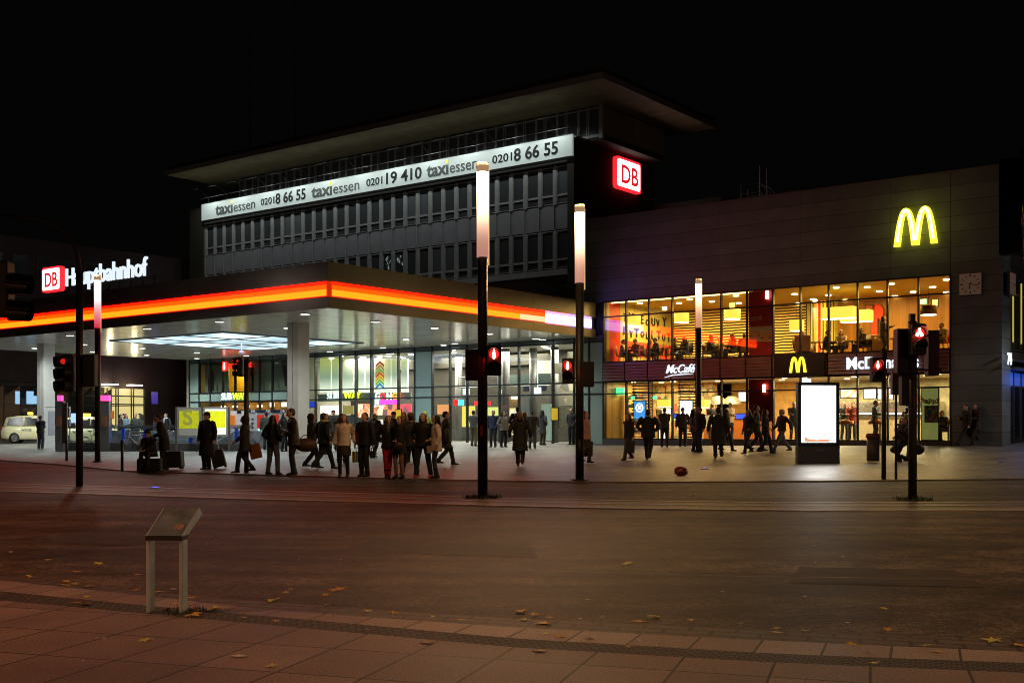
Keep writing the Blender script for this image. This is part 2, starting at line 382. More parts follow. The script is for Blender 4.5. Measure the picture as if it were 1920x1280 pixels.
# near side
def poly(pts, z): 
    P = [at_z(x, y, z) for x, y in pts]; a, b = P[0], P[1]; c, d = P[-2], P[-1]
    return [(-20, a[1]+(a[1]-b[1])/(a[0]-b[0])*(-20-a[0])*.6)]+P+[(14, d[1]+(d[1]-c[1])/(d[0]-c[0])*(14-d[0]))]
g0 = poly([(0,1076),(262,1104),(487,1124),(720,1140),(960,1156),(1280,1170),(1580,1183),(1920,1196)], .02)
g1 = poly([(0,1087),(262,1115),(487,1141),(720,1158),(960,1175),(1460,1201),(1920,1221)], .03)
g2 = poly([(0,1106),(262,1132),(562,1158),(960,1194),(1460,1223),(1920,1240)], .04)
g3 = poly([(0,1125),(262,1149),(600,1180),(960,1213),(1460,1242),(1920,1261)], .04)
L = lambda P: (lambda x: lerp(P, x))
band('gutter', L(g1), L(g0), .008, M['brick_gutter'], -18, 13, .3, False)
band('kerb_slab_row', L(g2), L(g1), .03, M['kerb_slabs'], -18, 13, .3, False)
band('tactile_strip', L(g3), L(g2), .034, M['tactile'], -18, 13, .3, False)
band('pavement', lambda x: -20, L(g3), .042, M['near_slabs'], -18, 13, .3, False)
# seams between the laid lanes of asphalt
def seam(pts, w_):
    P = [at_z(x, y, .004) for x, y in pts]; mb = MB(); mb.ribbon([(x, y, .004) for x, y in P], [(x, y+w_, .004) for x, y in P]); struct('road_seam', mb, M['seam'])
seam([(596,966),(720,945)], .05); seam([(900,975),(1200,982),(1500,987),(1900,992)], .05); seam([(960,1068),(1400,1080),(1900,1086)], .03)

mat('patch', (.035,.028,.02), .7, noise=.4, nscale=3)
for pts in ([(700,1010),(990,1022),(1010,1046),(640,1032)],[(1500,1062),(1790,1068),(1850,1100),(1480,1092)],[(120,1000),(300,1003),(260,1022),(70,1018)]):
    mb = MB(); mb.add([(*at_z(x, y, .003), .003) for x, y in pts], [(0,1,2,3)]); struct('road_patch', mb, M['patch'])
# fallen leaves, litter
mat('leaf_orange', (.85,.42,.07), .5, noise=.5, nscale=20); mat('leaf_yellow', (.85,.65,.14), .5, noise=.5, nscale=20); mat('litter', (.75,.72,.68), .6)
def leaf_mesh(seed):
    r = random.Random(seed); pts = []
    for k in range(10):
        a = 2*math.pi*k/10+r.uniform(-.12,.12); rad = (1 if k % 2 == 0 else .42)*r.uniform(.8,1.1)
        if k == 5: rad = .5
        pts.append((rad*math.cos(a), rad*math.sin(a), r.uniform(.02,.3)))
    mb = MB(); mb.add([(0,0,.03)]+pts, [(0, i+1, (i+1)%10+1) for i in range(10)])
    mb.tube([(0,0,.04),(-.6,.1,.1),(-1.25,.05,.05)], [.035,.03,.02], 4)
    return mb
lf = [mesh('leaf', leaf_mesh(i), M[['leaf_orange','leaf_yellow'][i % 3 == 1]]) for i in range(5)]
LV = [(90,1051,.07),(185,1058,.1),(144,1073,.07),(258,1079,.06),(166,1101,.1),(56,1083,.05),(140,1100,.07),(633,1107,.13),(610,1117,.07),(511,1128,.13),(617,1136,.07),(689,1147,.07),(358,1127,.07),(154,1142,.12),
      (404,1150,.17),(362,1164,.13),(272,1212,.08),(518,1172,.05),(457,1168,.04),(1177,1058,.12),(977,1148,.1),(982,1164,.08),(1020,1171,.12),(1030,1160,.05),(1228,1158,.1),(1457,1180,.05),(508,1262,.07),
      (1012,1233,.08),(1178,1221,.03),(1862,1203,.12),(1908,1212,.08),(1735,1219,.07),(1760,1231,.06),(1658,1143,.06),(1452,946,.16),(1300,932,.1),(1012,926,.09),(330,1139,.06),(345,1118,.07),(1640,1256,.06)]
for i in range(34):
    x = rnd.uniform(10, 1900); yy = lerp([(0,1080),(487,1128),(960,1160),(1920,1198)], x)+rnd.gauss(8, 22); LV.append((x, yy, rnd.uniform(.035, .085)))
for i, (x, y, s) in enumerate(LV):
    p = gp(x, y); o = obj('fallen_leaf', lf[i % 5]); o.location = (p.x, p.y, p.z+(.046 if y > lerp([(0,1125),(600,1180),(960,1213),(1920,1261)], x) else .036 if y > lerp([(0,1087),(960,1175),(1920,1221)], x) else .012) if y > 1000 else p.z+.024)
    s *= .8; o.scale = (s, s*.9, s*.45); o.rotation_euler = (rnd.uniform(-.15,.15), rnd.uniform(-.15,.15), rnd.uniform(0,6.28))
    tag(o, 'fallen maple leaf lying on the ground', 'leaf', 'fallen leaves')
LIT = [(325,1106,.09),(447,1243,.11),(182,1208,.03),(196,1208,.04),(156,1251,.03),(1130,1027+140,.03),(340,1077+15,.02),(20,1036,.08),(545,1106,.05),(1200,1212,.03),(1088,1170,.04),(300,1117,.03),(1495,1032,.04),(1580,1044,.05),(1529,1056,.04)]
for x, y, s in LIT:
    s *= .4
    p = gp(x, y); mb = MB(); q = [(-1,-.6,0),(.2,-.8,.1),(1,-.5,.02),(.9,.5,.15),(-.2,.7,.03),(-1,.5,.12)]
    mb.add([(a*s, b*s, c*s) for a, b, c in q], [(0,1,2,3,4,5)])
    one('paper_scrap', mb, M['litter'], 'white paper scrap littering the ground', 'litter', (p.x, p.y, p.z+(.046 if y > 1120 else .012)), rnd.uniform(0,6), 'scraps of litter')
# weeds at the feet of the posts: nobody could count the blades
mat('weed', (.05,.09,.02), .8, noise=.4, nscale=10)
def weeds(x, y, rad, n, h):
    p = gp(x, y); r = random.Random(int(x)); mb = MB()
    for i in range(n):
        a = r.uniform(0, 6.28); d = rad*math.sqrt(r.random()); bx, by = d*math.cos(a), d*math.sin(a); t = r.uniform(0,6.28); hh = h*r.uniform(.4,1); ww = h*.12
        dx, dy = math.cos(t), math.sin(t); ln = r.uniform(.2,.7)*hh
        mb.add([(bx-dy*ww,by+dx*ww,0),(bx+dy*ww,by-dx*ww,0),(bx+dx*ln,by+dy*ln,hh)], [(0,1,2)])
    o = part('weeds', mb, M['weed'], None); o.location = (p.x, p.y, p.z+(.045 if y > 1000 else .014)); tag(o, None, None, None, 'stuff'); return o
for q in ((905,934,.42,200,.1),(1710,937,.4,180,.1),(345,1156,.17,200,.035),(1088,902,.25,70,.07)):
    o = weeds(*q); o['label'] = 'dark green weeds growing round the foot of a post'; o['category'] = 'weeds'

# ------------------------------------------------------------------ leaning metal lectern on the near pavement
mat('galv', (.78,.97,1.0), .4, .35, noise=.15, nscale=8); mat('galv_dark', (.06,.06,.06), .5, .3)
mat('sign_face', (.20,.27,.31), .45, noise=.5, nscale=5, bump=.3, bscale=12); mat('sticker', (.5,.36,.26), .6, noise=.3, nscale=25)
p = gp(313, 1156); T = thing('information_lectern', 'grey metal information lectern on two legs at the edge of the near pavement', 'lectern', (p.x, p.y, .042), R(-3))
wd = .262
for sx in (-1, 1):
    mb = MB(); x0 = sx*wd/2 - (.018 if sx > 0 else 0) - (0 if sx > 0 else 0); x0 = sx*(wd/2)-.014
    mb.box(x0, x0+.028, -.06, .06, 0, .565); part('leg', mb, M['galv'], T, bevel=.003)
mb = MB(); mb.box(-wd/2-.016, wd/2+.016, -.068, .062, .565, .6); part('crossbar', mb, M['galv_dark'], T)
for sx in (-1, 1):
    x0 = sx*(wd/2+.012)-.006
    mb = MB(); mb.prism([(-.066,.6),(.062,.6),(.41,.735),(.34,.79)], 0, x0, x0+.012); part('side_plate', mb, M['galv'], T)
mb = MB(); mb.prism([(-.062,.602),(.055,.602),(.40,.735),(.336,.782)], 0, -wd/2-.004, wd/2+.004); part('board', mb, M['sign_face'], T)
mb = MB(); mb.add([(.075+.04*math.cos(t), .06+.05*math.sin(t), .602+ (.06+.05*math.sin(t)+.062)*.4523+.003) for t in [i*.45 for i in range(14)]], [tuple(range(14))]); part('sticker', mb, M['sticker'], T)

# ------------------------------------------------------------------ canopy over the forecourt
A0, B0 = -.4, -18.0                       # the near corner
ZS, ZT = 5.9, 7.57
AL = -33.0
mat('fascia_metal', (.17,.16,.15), .36, .6, noise=.12, nscale=.6)
planks('soffit_strips', (.82,.84,.8), 0, .2, rough=.16, metal=.0, depth=.25, noise=.05, joint=.06, wave=.35, spec=.6)
mat('column_paint', (.62,.62,.6), .45, noise=.06, nscale=2)
CN = thing('canopy', 'broad flat forecourt canopy with a glowing orange and red band along its edge', 'canopy', W(0,0,0), TH)
mb = MB(); mb.box(AL, A0-.15, B0+.15, -.06, 5.93, 7.4); part('roof', mb, mat('roof_grey', (.1,.1,.1), .8), CN)
mb = MB(); mb.add([(AL,B0+.02,ZS),(A0-.02,B0+.02,ZS),(A0-.02,-.06,ZS),(AL,-.06,ZS)], [(0,1,2,3)]); so = part('soffit', mb, M['soffit_strips'], CN)
so['_'] = 0; del so['_']
def fascia(zlo, zhi, out, name, m, step):
    gap = .012
    a = A0+out
    x = A0+out
    while x > AL:
        x2 = max(x-step, AL); mb = MB(); mb.box(x2+gap, x, B0-out, B0+.12, zlo, zhi); part(name, mb, m, CN); x = x2
    y = B0+.125
    while y < -.1:
        y2 = min(y+step, -.1); mb = MB(); mb.box(A0-.12, A0+out, y, y2-gap, zlo, zhi); part(name, mb, m, CN); y = y2
fascia(5.86, 6.27, .0, 'fascia_panel', M['fascia_metal'], 4.2)
fascia(6.84, 7.57, .0, 'fascia_panel', M['fascia_metal'], 4.2)
# LED band: red rim, orange row, yellow row, red rim; the far part of the right side goes over to white and violet
# camera-clipped light: far more red than green, so its reflections in glass and paving are red
led = {'red': emi('led_red', (1,.003,.0), 6), 'orange': emi('led_orange', (1,.016,.0), 8), 'yellow': emi('led_yellow', (1,.05,.001), 9.5), 'rim': emi('led_rim', (1,.0,.01), .7),
       'pale': emi('led_pale', (1,.10,.05), 8), 'pink': emi('led_pink', (1,.08,.14), 7), 'white': emi('led_white', (.4,.32,1), 6), 'violet': emi('led_violet', (.16,.10,1), 5)}
rows = [(6.27,6.31,'rim'),(6.31,6.55,'yellow'),(6.55,6.72,'orange'),(6.72,6.84,'red')]
mats_box = []
def ledseg(side, lo, hi, cols):
    g = .05
    for (z0, z1, c), cc in zip(rows, cols):
        mb = MB()
        if side == 'front': mb.box(lo+g, hi, B0-.03, B0+.1, z0, z1)
        else: mb.box(A0-.1, A0+.03, lo, hi-g, z0, z1)
        part('light_band', mb, led[cc], CN)
x = A0-.05
base = ['rim','yellow','orange','red']
k = 0
while x > AL+.1:
    x2 = max(x-2.1, AL); ledseg('front', x2, x, base); x = x2
y = B0+.15; n = 9
for k in range(9):
    y2 = y+1.93
    cols = base if k < 6 else (['rim','pale','orange','red'] if k == 6 else (['pink','white','white','pink'] if k == 7 else ['violet','white','white','violet']))
    ledseg('side', y, y2, cols); y = y2
# cover strip where the two runs meet; the band's red shine painted in as glow
mb = MB(); mb.box(A0-.06, A0+.034, B0-.034, B0+.15, 6.27, 6.84); part('corner_post', mb, mat('corner_red', (.4,.02,.01), .5, emit=(.8,.02,.0), es=.7), CN)
# recessed 3 x 3 skylight coffers, lit
sky_m = bpy.data.materials.new('skylight_glow'); sky_m.use_nodes = True; M['sky'] = sky_m; nt = sky_m.node_tree; b = nt.nodes['Principled BSDF']
tc = nt.nodes.new('ShaderNodeTexCoord'); n_ = nt.nodes.new('ShaderNodeTexNoise'); n_.inputs['Scale'].default_value = .6; nt.links.new(tc.outputs['Object'], n_.inputs[0])
rp = nt.nodes.new('ShaderNodeValToRGB'); rp.color_ramp.elements[0].position = .35; rp.color_ramp.elements[0].color = (.2,.36,.45,1); rp.color_ramp.elements[1].position = .62; rp.color_ramp.elements[1].color = (.72,.95,1.0,1)
nt.links.new(n_.outputs[0], rp.inputs[0]); nt.links.new(rp.outputs[0], b.inputs['Emission Color']); b.inputs['Emission Strength'].default_value = 1.25
mat('coffer_frame', (.08,.09,.1), .5)
for i in range(3):
    for j in range(3):
        a0, b0 = -21.5+i*3.02, -13.2+j*3.02; mb = MB()
        mb.add([(a0,b0,ZS-.02),(a0+2.85,b0,ZS-.02),(a0+2.85,b0+2.85,ZS-.02),(a0,b0+2.85,ZS-.02)], [(0,1,2,3)])
        part('skylight', mb, sky_m, CN)
mb = MB()
for i in range(4):
    mb.box(-21.67+i*3.02, -21.5+i*3.02, -13.37, -4.14, ZS-.05, ZS-.005)
    mb.box(-21.67, -12.44, -13.37+i*3.02, -13.2+i*3.02, ZS-.046, ZS-.008)
part('skylight_frame', mb, M['coffer_frame'], CN)
DL = [(572,588),(412,602),(539,614),(704,602),(815,614),(761,635),(718,651),(369,660),(369,671),(462,666),(276,615),(131,628),(157,645),(174,659),(65,652),(267,652),(275,665),(853,643),(917,625),(1005,634),(1052,639),(900,652),(640,660)]
dm = emi('downlight_glow', (.95,1,.93), 9); dr = mat('downlight_ring', (.7,.7,.7), .3, 1)
for i, (x, y) in enumerate(DL):
    a, b = sp(x, y, ZS); b = min(b, -.5)
    mb = MB(); mb.cyl(a, b, ZS-.035, ZS-.012, .17, 20); d = part('downlight', mb, dm, CN)
    mb = MB(); mb.torus((a, b, ZS-.02), .19, .022, 2, 20, 5); part('ring', mb, dr, d, True)
for a in (-31.5, -25, -17, -9, -3):
    for b in (-15.5, -9.5, -3):
        pw = 1300 if a < -30 else 560  # leftmost beams are added and boosted to brighten the taxis
        if -22 < a < -12 and -13 < b < -4: continue
        light('SPOT', 'downlight_beam', (a, b, ZS-.08), pw, (.93,1,.93), CN, spot_size=R(150), spot_blend=.8, shadow_soft_size=.2)
light('AREA', 'skylight_light', (-17, -8.7, ZS-.1), 700, (.78,.93,1), CN, shape='SQUARE', size=8.5)
# columns: two leaves with a shadow gap
for (a, b) in ((-6.3,-14.2),(-26.6,-14.0)):
    mb = MB(); g = G(*W(a,b).xy); mb.box(a-.33, a-.015, b-.33, b+.33, g-.1, ZS+.01); mb.box(a+.015, a+.33, b-.33, b+.33, g-.1, ZS+.008); mb.box(a-.03, a+.03, b-.29, b+.29, g-.1, ZS+.006)
    part('column', mb, M['column_paint'], CN, bevel=.01)

# ------------------------------------------------------------------ lamp columns
mat('post_dark', (.045,.04,.036), .45, .4, noise=.2, nscale=6)
def tube_mat(name, top, bot, s0, s1):
    """frosted tube lit by the lamp in its head: brightness falls off down the tube"""
    m = bpy.data.materials.new(name); m.use_nodes = True; nt = m.node_tree; b = nt.nodes['Principled BSDF']
    tc = nt.nodes.new('ShaderNodeTexCoord'); spx = nt.nodes.new('ShaderNodeSeparateXYZ'); nt.links.new(tc.outputs['Object'], spx.inputs[0])
    mr = nt.nodes.new('ShaderNodeMapRange'); mr.inputs[1].default_value = 5.05; mr.inputs[2].default_value = 6.95; nt.links.new(spx.outputs[2], mr.inputs[0])
    r1 = nt.nodes.new('ShaderNodeValToRGB'); e = r1.color_ramp.elements; e[0].color = (*bot,1); e[1].color = (*top,1); e[1].position = .8; nt.links.new(mr.outputs[0], r1.inputs[0])
    pw = nt.nodes.new('ShaderNodeMath'); pw.operation = 'POWER'; pw.inputs[1].default_value = 3.2; nt.links.new(mr.outputs[0], pw.inputs[0])
    ms = nt.nodes.new('ShaderNodeMapRange'); ms.inputs[3].default_value = s0; ms.inputs[4].default_value = s1; nt.links.new(pw.outputs[0], ms.inputs[0])
    nt.links.new(r1.outputs[0], b.inputs['Emission Color']); nt.links.new(ms.outputs[0], b.inputs['Emission Strength'])
    b.inputs['Base Color'].default_value = (.6,.55,.5,1); b.inputs['Roughness'].default_value = .3
    return m
tm_warm = tube_mat('lamp_tube_warm', (1,.76,.42), (.95,.42,.34), .5, 26)
tm_red = tube_mat('lamp_tube_red', (1,.95,.95), (1,.02,.08), .7, 8)
tm_peach = tube_mat('lamp_tube_peach', (1,.76,.45), (1,.42,.2), .6, 12)
cap_m = mat('tube_cap', (.25,.2,.15), .25, .2, emit=(1,.6,.3), es=.35)
def lamp_column(x, y, tm, label, power, pcol, sticker=False, Hc=7.0):
    p = gp(x, y); z = p.z + (.012 if y > 905 else 0)
    T = thing('lamp_column', label, 'street lamp', (p.x, p.y, z), 0, 'lamp columns')
    mb = MB(); mb.cyl(0,0,0,5.02,.105,20); mb.cyl(0,0,0,.04,.18,20); mb.box(-.055,.055,-.109,-.09,.55,1.05); part('post', mb, M['post_dark'], T, True)
    mb = MB(); mb.tube([(0,0,5.02),(0,0,5.4),(0,0,5.8),(0,0,6.2),(0,0,6.62),(0,0,6.8)], [.125]*6, 24); part('light_tube', mb, tm, T, True)
    mb = MB(); mb.cyl(0,0,6.8,7.0,.128,24); part('cap', mb, cap_m, T, True)
    mb = MB(); mb.tube([(.128,0,4.85),(.128,0,6.9)], .012, 6); part('conduit', mb, emi('conduit_glow', (1,.6,.25), .8), T)  # conduit is no lamp; its bright edge is painted as glow
    light('SPOT', 'lamp_light', (0,0,7.08), power, pcol, T, shadow_soft_size=.12, spot_size=R(158), spot_blend=.35)
    light('POINT', 'tube_light', (0,0,7.15), power*.07, pcol, T, shadow_soft_size=.1)
    if sticker:
        mb = MB(); mb.add([(.108*math.sin(t), -.108*math.cos(t), zz_) for zz_ in (1.28,1.5) for t in (-.45,-.2,.05)], [(0,1,4,3),(1,2,5,4)]); part('sticker', mb, mat('sticker_orange', (.8,.12,.03), .5), T)
    return T
WARM = (1,.56,.24)
lamp_column(905, 932, tm_warm, 'tallest lamp column standing on the paved strip in the middle of the road, orange sticker at its foot', 900, WARM, True)
lamp_column(1087, 901, tm_warm, 'glowing lamp column at the kerb in front of the woman in the beige pink jacket', 900, WARM)
lamp_column(183, 866, tm_red, 'lamp column whose tube fades from white to red, below the Hauptbahnhof lettering', 600, (1,.8,.65))
lamp_column(2290, 856, tm_peach, 'unseen lamp column added beyond the right edge of the view', 1800, (1,.85,.7))  # unseen column, added to light the stone pier
lamp_column(1310, 846, tm_peach, 'smallest lamp column, in front of the restaurant windows between the two storeys', 500, WARM)
# two unseen lamp columns on the near pavement, added to light the foreground
for X, Y, pw, lc in ((20, 6.0, 8200, (1,.58,.32)), (-18, 5.0, 6300, (1,.42,.2))):
    T = thing('lamp_column', 'added lamp column on the near pavement %s' % ('far to the right, out of view' if X > 0 else 'far to the left, out of view'), 'street lamp', (X, Y, .04), 0, 'lamp columns')
    mb = MB(); mb.cyl(0,0,0,7.02,.105,16); part('post', mb, M['post_dark'], T, True)
    mb = MB(); mb.tube([(0,0,7.02),(0,0,8.8)], [.125]*2, 20); part('light_tube', mb, emi('far_tube', (1,.5,.25), 2), T, True)
    light('POINT', 'tube_light', (0,0,9.2), pw*.05, (1,.45,.25), T, shadow_soft_size=.1)
    light('SPOT', 'lamp_light', (0,0,9.1), pw, lc, T, shadow_soft_size=.2, spot_size=R(146), spot_blend=.35)

# ------------------------------------------------------------------ restaurant block
MC = thing('restaurant_building', 'dark stone clad block with a two storey glass front lit yellow inside', 'building', W(0,0,0), TH)
AR, AW = 18.6, 16.63                      # right end, end of the glazing
ZR = 11.7
planks('stone_courses', (.13,.165,.19), 2, .62, rough=.55, depth=.6, noise=.14, joint=.035)
mat('dark_wall', (.05,.045,.05), .7, noise=.2, nscale=1)
mat('pier_edge', (.14,.135,.145), .6)
def clad(a0, a1, b0, b1, z0, z1, name='cladding'):
    mb = MB(); mb.box(a0, a1, b0, b1, z0, z1); return part(name, mb, M['stone_courses'], MC)
jn = [-1.6, 2.35, 6.3, 10.25, 14.2, AW]
for i, (a0, a1) in enumerate(zip(jn, jn[1:])): clad(a0+.008, a1, 0, .35, 7.62, ZR-.0)
clad(AW+.02, AR, 0, 1.3, .5, ZR)
mb = MB(); mb.box(-1.6, AR-.05, .35, 16, 8.0, ZR-.06); mb.box(-1.58, -.02, .3, .34, .4, 7.62); part('roof_mass', mb, M['dark_wall'], MC)
mb = MB(); mb.box(-1.6, AR, -.02, .5, ZR+.002, ZR+.09); mb.box(AR-.48, AR+.02, .505, 16, ZR+.002, ZR+.09); part('coping', mb, mat('coping', (.2,.2,.21), .4, .6), MC)
mb = MB(); mb.box(-.02, AW, -.06, .2, .3, .86); part('plinth', mb, mat('plinth', (.07,.07,.075), .5, noise=.2), MC)
# slatted brown band between the storeys
planks('brown_slats', (.16,.055,.045), 2, .15, rough=.4, depth=1, noise=.1, joint=.25, jc=(.02,.008,.008))
bays = [i*AW/13 for i in range(14)]
for i, (a0, a1) in enumerate(zip(bays, bays[1:])):
    if i in (6, 7, 8) and False: continue
    for k in range(6):
        pass
    mb = MB()
    for k in range(6):
        z0 = 3.7+k*.148; mb.prism([(-.14,z0),(-.04,z0),(-.04,z0+.135),(-.1,z0+.135)], 0, a0+.04, a1-.04)
    part('slat_panel', mb, mat('slat_brown', (.2,.075,.06), .45, noise=.15, nscale=2), MC)
mb = MB(); mb.box(0, AW, -.04, .25, 3.66, 4.6); part('band_backing', mb, mat('band_back', (.015,.008,.008), .7), MC)
# window frames
fr = mat('frame_dark', (.025,.024,.022), .4, .5)
g1 = glass('shop_glass', (1,1,1), 1.0, 1.85)
Z0, Z1, Z2, Z3 = .86, 3.66, 4.6, 7.62
mb = MB()
for a in bays: mb.box(a-.03, a+.03, -.03, .12, Z0, Z1); mb.box(a-.03, a+.03, -.03, .12, Z2, Z3)
for i, a in enumerate(bays[:-1]):
    b_ = bays[i+1]
    for z in (3.07, 6.85): mb.box(a+.03, b_-.03, -.02, .1, z-.03, z+.03)
    for z0, z1 in ((Z0, Z0+.04), (Z1-.05, Z1), (Z2, Z2+.05), (Z3-.06, Z3)): mb.box(a+.03, b_-.03, -.025, .1, z0, z1)
part('window_frame', mb, fr, MC)
for i in range(13):
    a0, a1 = bays[i]+.03, bays[i+1]-.03
    for z0, z1 in ((Z0+.04, 3.04), (3.1, Z1-.05), (Z2+.05, 6.82), (6.88, Z3-.06)):
        mb = MB(); mb.add([(a0,.02,z0),(a1,.02,z0),(a1,.02,z1),(a0,.02,z1)], [(0,1,2,3)]); part('window_pane', mb, g1, MC)
# the rooms behind
ID = 6.6
wood = planks('orange_wood', (.32,.16,.03), 0, .16, rough=.4, depth=.15, noise=.18, joint=.03)
wood_b = planks('orange_wood_side', (.38,.24,.05), 1, .16, rough=.4, depth=.15, noise=.18, joint=.03)
mb = MB(); mb.box(0, AW, .25, ID+.2, 3.72, 4.5); part('upper_floor', mb, mat('floor_brown', (.18,.1,.05), .35), MC)
mb = MB(); mb.box(0, AW, .2, ID+.2, .4, .85); part('lower_floor', mb, mat('floor_tile', (.25,.2,.15), .3), MC)
mb = MB(); mb.box(-.02, AW+.02, .36, ID+.2, 7.64, 7.9); part('upper_ceiling', mb, mat('ceiling_tan', (.42,.33,.05), .6), MC)
mb = MB(); mb.box(-.02, AW+.02, .26, ID+.18, 3.69, 3.715); part('lower_ceiling', mb, mat('ceiling_lower', (.5,.42,.28), .6), MC)
mb = MB(); mb.box(-.12, .02, .22, .5, .86, 3.66); mb.box(-.12,.02,.22,.5,4.5,7.64); mb.box(-.12,.02,.5,ID+.2,.86,3.68); part('side_wall', mb, wood_b, MC)
red = mat('red_wall', (.65,.02,.01), .5, noise=.1, nscale=2)
mb = MB(); mb.box(-.12,.02,.5,1.5,4.5,7.64); part('red_wall_panel', mb, red, MC)
mb = MB(); mb.box(-.12,.02,1.5,ID,4.5,7.64); part('letter_wall', mb, mat('olive_wall', (.42,.4,.14), .6, noise=.08, nscale=2), MC)
mb = MB(); mb.box(.022,.05,1.55,ID,5.05,5.8); part('red_stripe', mb, mat('red_stripe', (.75,.08,.03), .5), MC)
blk = mat('black_letter', (.01,.01,.01), .5)
rz90 = (R(90), 0, R(90))
rl = random.Random(4)
LW = [(ch, .62, 1.65+.52*i, 5.16+rl.uniform(-.08,.1)) for i, ch in enumerate('RESTAURAN')]+[(rl.choice('AYVITOENLU'), rl.uniform(.4,.7), 1.7+.55*(i%9)+rl.uniform(0,.1), 6.0+.7*(i//9)+rl.uniform(0,.15)) for i in range(17)]
for body, sz, b0, z0 in LW:
    text('wall_letter', body, sz, blk, MC, (.054, b0, z0), rz90, bold=.01)
def leafwall(nm, ysc):
    m = bpy.data.materials.new(nm); m.use_nodes = True; nt = m.node_tree; b = nt.nodes['Principled BSDF']
    tc = nt.nodes.new('ShaderNodeTexCoord'); wv = nt.nodes.new('ShaderNodeTexWave'); wv.bands_direction = 'Z'; wv.inputs['Scale'].default_value = 2.2; wv.inputs['Distortion'].default_value = 1.6; wv.inputs['Detail'].default_value = 2; wv.inputs['Detail Scale'].default_value = .8
    nt.links.new(tc.outputs['Object'], wv.inputs[0]); rp = nt.nodes.new('ShaderNodeValToRGB'); rp.color_ramp.interpolation = 'CONSTANT'; e = rp.color_ramp.elements
    e[0].color = (.01,.01,.005,1); e[1].position = .5; e[1].color = (.85,.72,.3,1); nt.links.new(wv.outputs['Fac'], rp.inputs[0]); nt.links.new(rp.outputs[0], b.inputs['Base Color']); b.inputs['Roughness'].default_value = .6; return m
mb = MB(); mb.box(0, 7.8, ID, ID+.15, 4.5, 7.64); part('patterned_wall', mb, leafwall('leaf_pattern', 1), MC)
mb = MB(); mb.box(9.3, AW, ID, ID+.15, 4.5, 7.64); part('back_wall', mb, wood, MC)
mb = MB(); mb.box(7.8, 9.3, ID-.3, ID+.1, 4.5, 7.64); part('striped_pillar', mb, stripes('curtain_stripes', [((.6,.55,.35),2),((.02,.02,.02),1),((.45,.5,.1),2),((.6,.55,.4),1),((.02,.02,.02),1)], 0, .35), MC)
mb = MB(); mb.box(AW-.02, AW+.1, .22, ID, 4.5, 7.64); mb.box(AW-.02, AW+.1, .22, ID, .86, 3.68); part('side_wall', mb, wood_b, MC)
def blobs(name, base, cols, scale, s):
    m = bpy.data.materials.new(name); m.use_nodes = True; nt = m.node_tree; b = nt.nodes['Principled BSDF']
    tc = nt.nodes.new('ShaderNodeTexCoord'); v = nt.nodes.new('ShaderNodeTexVoronoi'); v.inputs['Scale'].default_value = scale; nt.links.new(tc.outputs['Object'], v.inputs[0])
    sx = nt.nodes.new('ShaderNodeSeparateXYZ'); nt.links.new(v.outputs['Color'], sx.inputs[0]); rp = nt.nodes.new('ShaderNodeValToRGB'); rp.color_ramp.interpolation = 'CONSTANT'; e = rp.color_ramp.elements
    allc = [base, base]+cols
    while len(e) < len(allc): e.new(.5)
    for i, c in enumerate(allc): e[i].position = i/len(allc); e[i].color = (*c,1)
    nt.links.new(sx.outputs[0], rp.inputs[0])
    if s > 0: nt.links.new(rp.outputs[0], b.inputs['Emission Color']); b.inputs['Emission Strength'].default_value = s; b.inputs['Base Color'].default_value = (.1,.1,.1,1)
    else: nt.links.new(rp.outputs[0], b.inputs['Base Color']); b.inputs['Roughness'].default_value = .5
    M[name] = m; return m
# lower back wall: counter zone
mb = MB(); mb.box(0, 3.6, 4.8, 5, .86, 3.68); part('back_wall', mb, blobs('shelf_goods', (.35,.28,.12), [(.6,.45,.2),(.3,.1,.05),(.55,.5,.35),(.15,.2,.08),(.5,.3,.1)], 5, 0), MC)
mb = MB(); mb.box(3.6, 8.2, ID, ID+.15, .86, 3.68); part('back_wall', mb, mat('orange_wall', (.72,.42,.1), .5, noise=.2), MC)
mb = MB(); mb.box(8.2, AW, ID-.2, ID+.1, .86, 3.68); part('back_wall', mb, mat('kitchen_wall', (.6,.55,.35), .4, noise=.3, nscale=2.5), MC)
mb = MB(); mb.box(9.0, 14.5, ID-.32, ID-.21, 1.7, 2.5); part('kitchen_clutter', mb, blobs('kitchen_goods', (.5,.5,.42), [(.7,.6,.4),(.15,.15,.14),(.8,.75,.6),(.5,.15,.05),(.3,.35,.4)], 4, 0), MC)
cl = emi('warm_disc', (1,.78,.4), 8)
r = random.Random(3)
CLP = [(1200,569),(1246,577),(1273,569),(1293,562),(1380,555),(1385,569),(1490,552),(1498,569),(1524,562),(1553,554),(1568,540),(1585,563),(1626,539),(1649,547),(1671,533),(1678,556),(1712,548),(1749,539),(1775,525),(1774,549),(1335,566),(1220,583)]
for x, y in CLP:
    a, b = sp(x, y, 7.6); 
    if not (.4 < b < ID and 0 < a < AW): b = min(max(b,.8),5.8); a = min(max(a,.4),AW-.4)
    mb = MB(); mb.cyl(a, b, 7.59, 7.63, .13, 16); part('ceiling_lamp', mb, cl, MC)
for i in range(16):
    a, b = .8+i*1.0, r.uniform(.7, 4); mb = MB(); mb.cyl(a, b, 3.66, 3.686, .12, 14); part('ceiling_lamp', mb, cl, MC)
mb = MB(); mb.box(.1, 7.7, .5, .62, 7.56, 7.62); part('cove_light', mb, emi('cove', (1,.72,.25), 3.5), MC)
YEL = (1,.6,.14)
for a in (2, 5.6, 11, 14.8): light('AREA', 'room_light', (a, 3.2, 7.5), 430, YEL, MC, shape='SQUARE', size=2.5)
for a in (1.6, 5.5): light('AREA', 'room_light', (a, 2.8, 3.6), 300, (1,.72,.34), MC, shape='SQUARE', size=2)
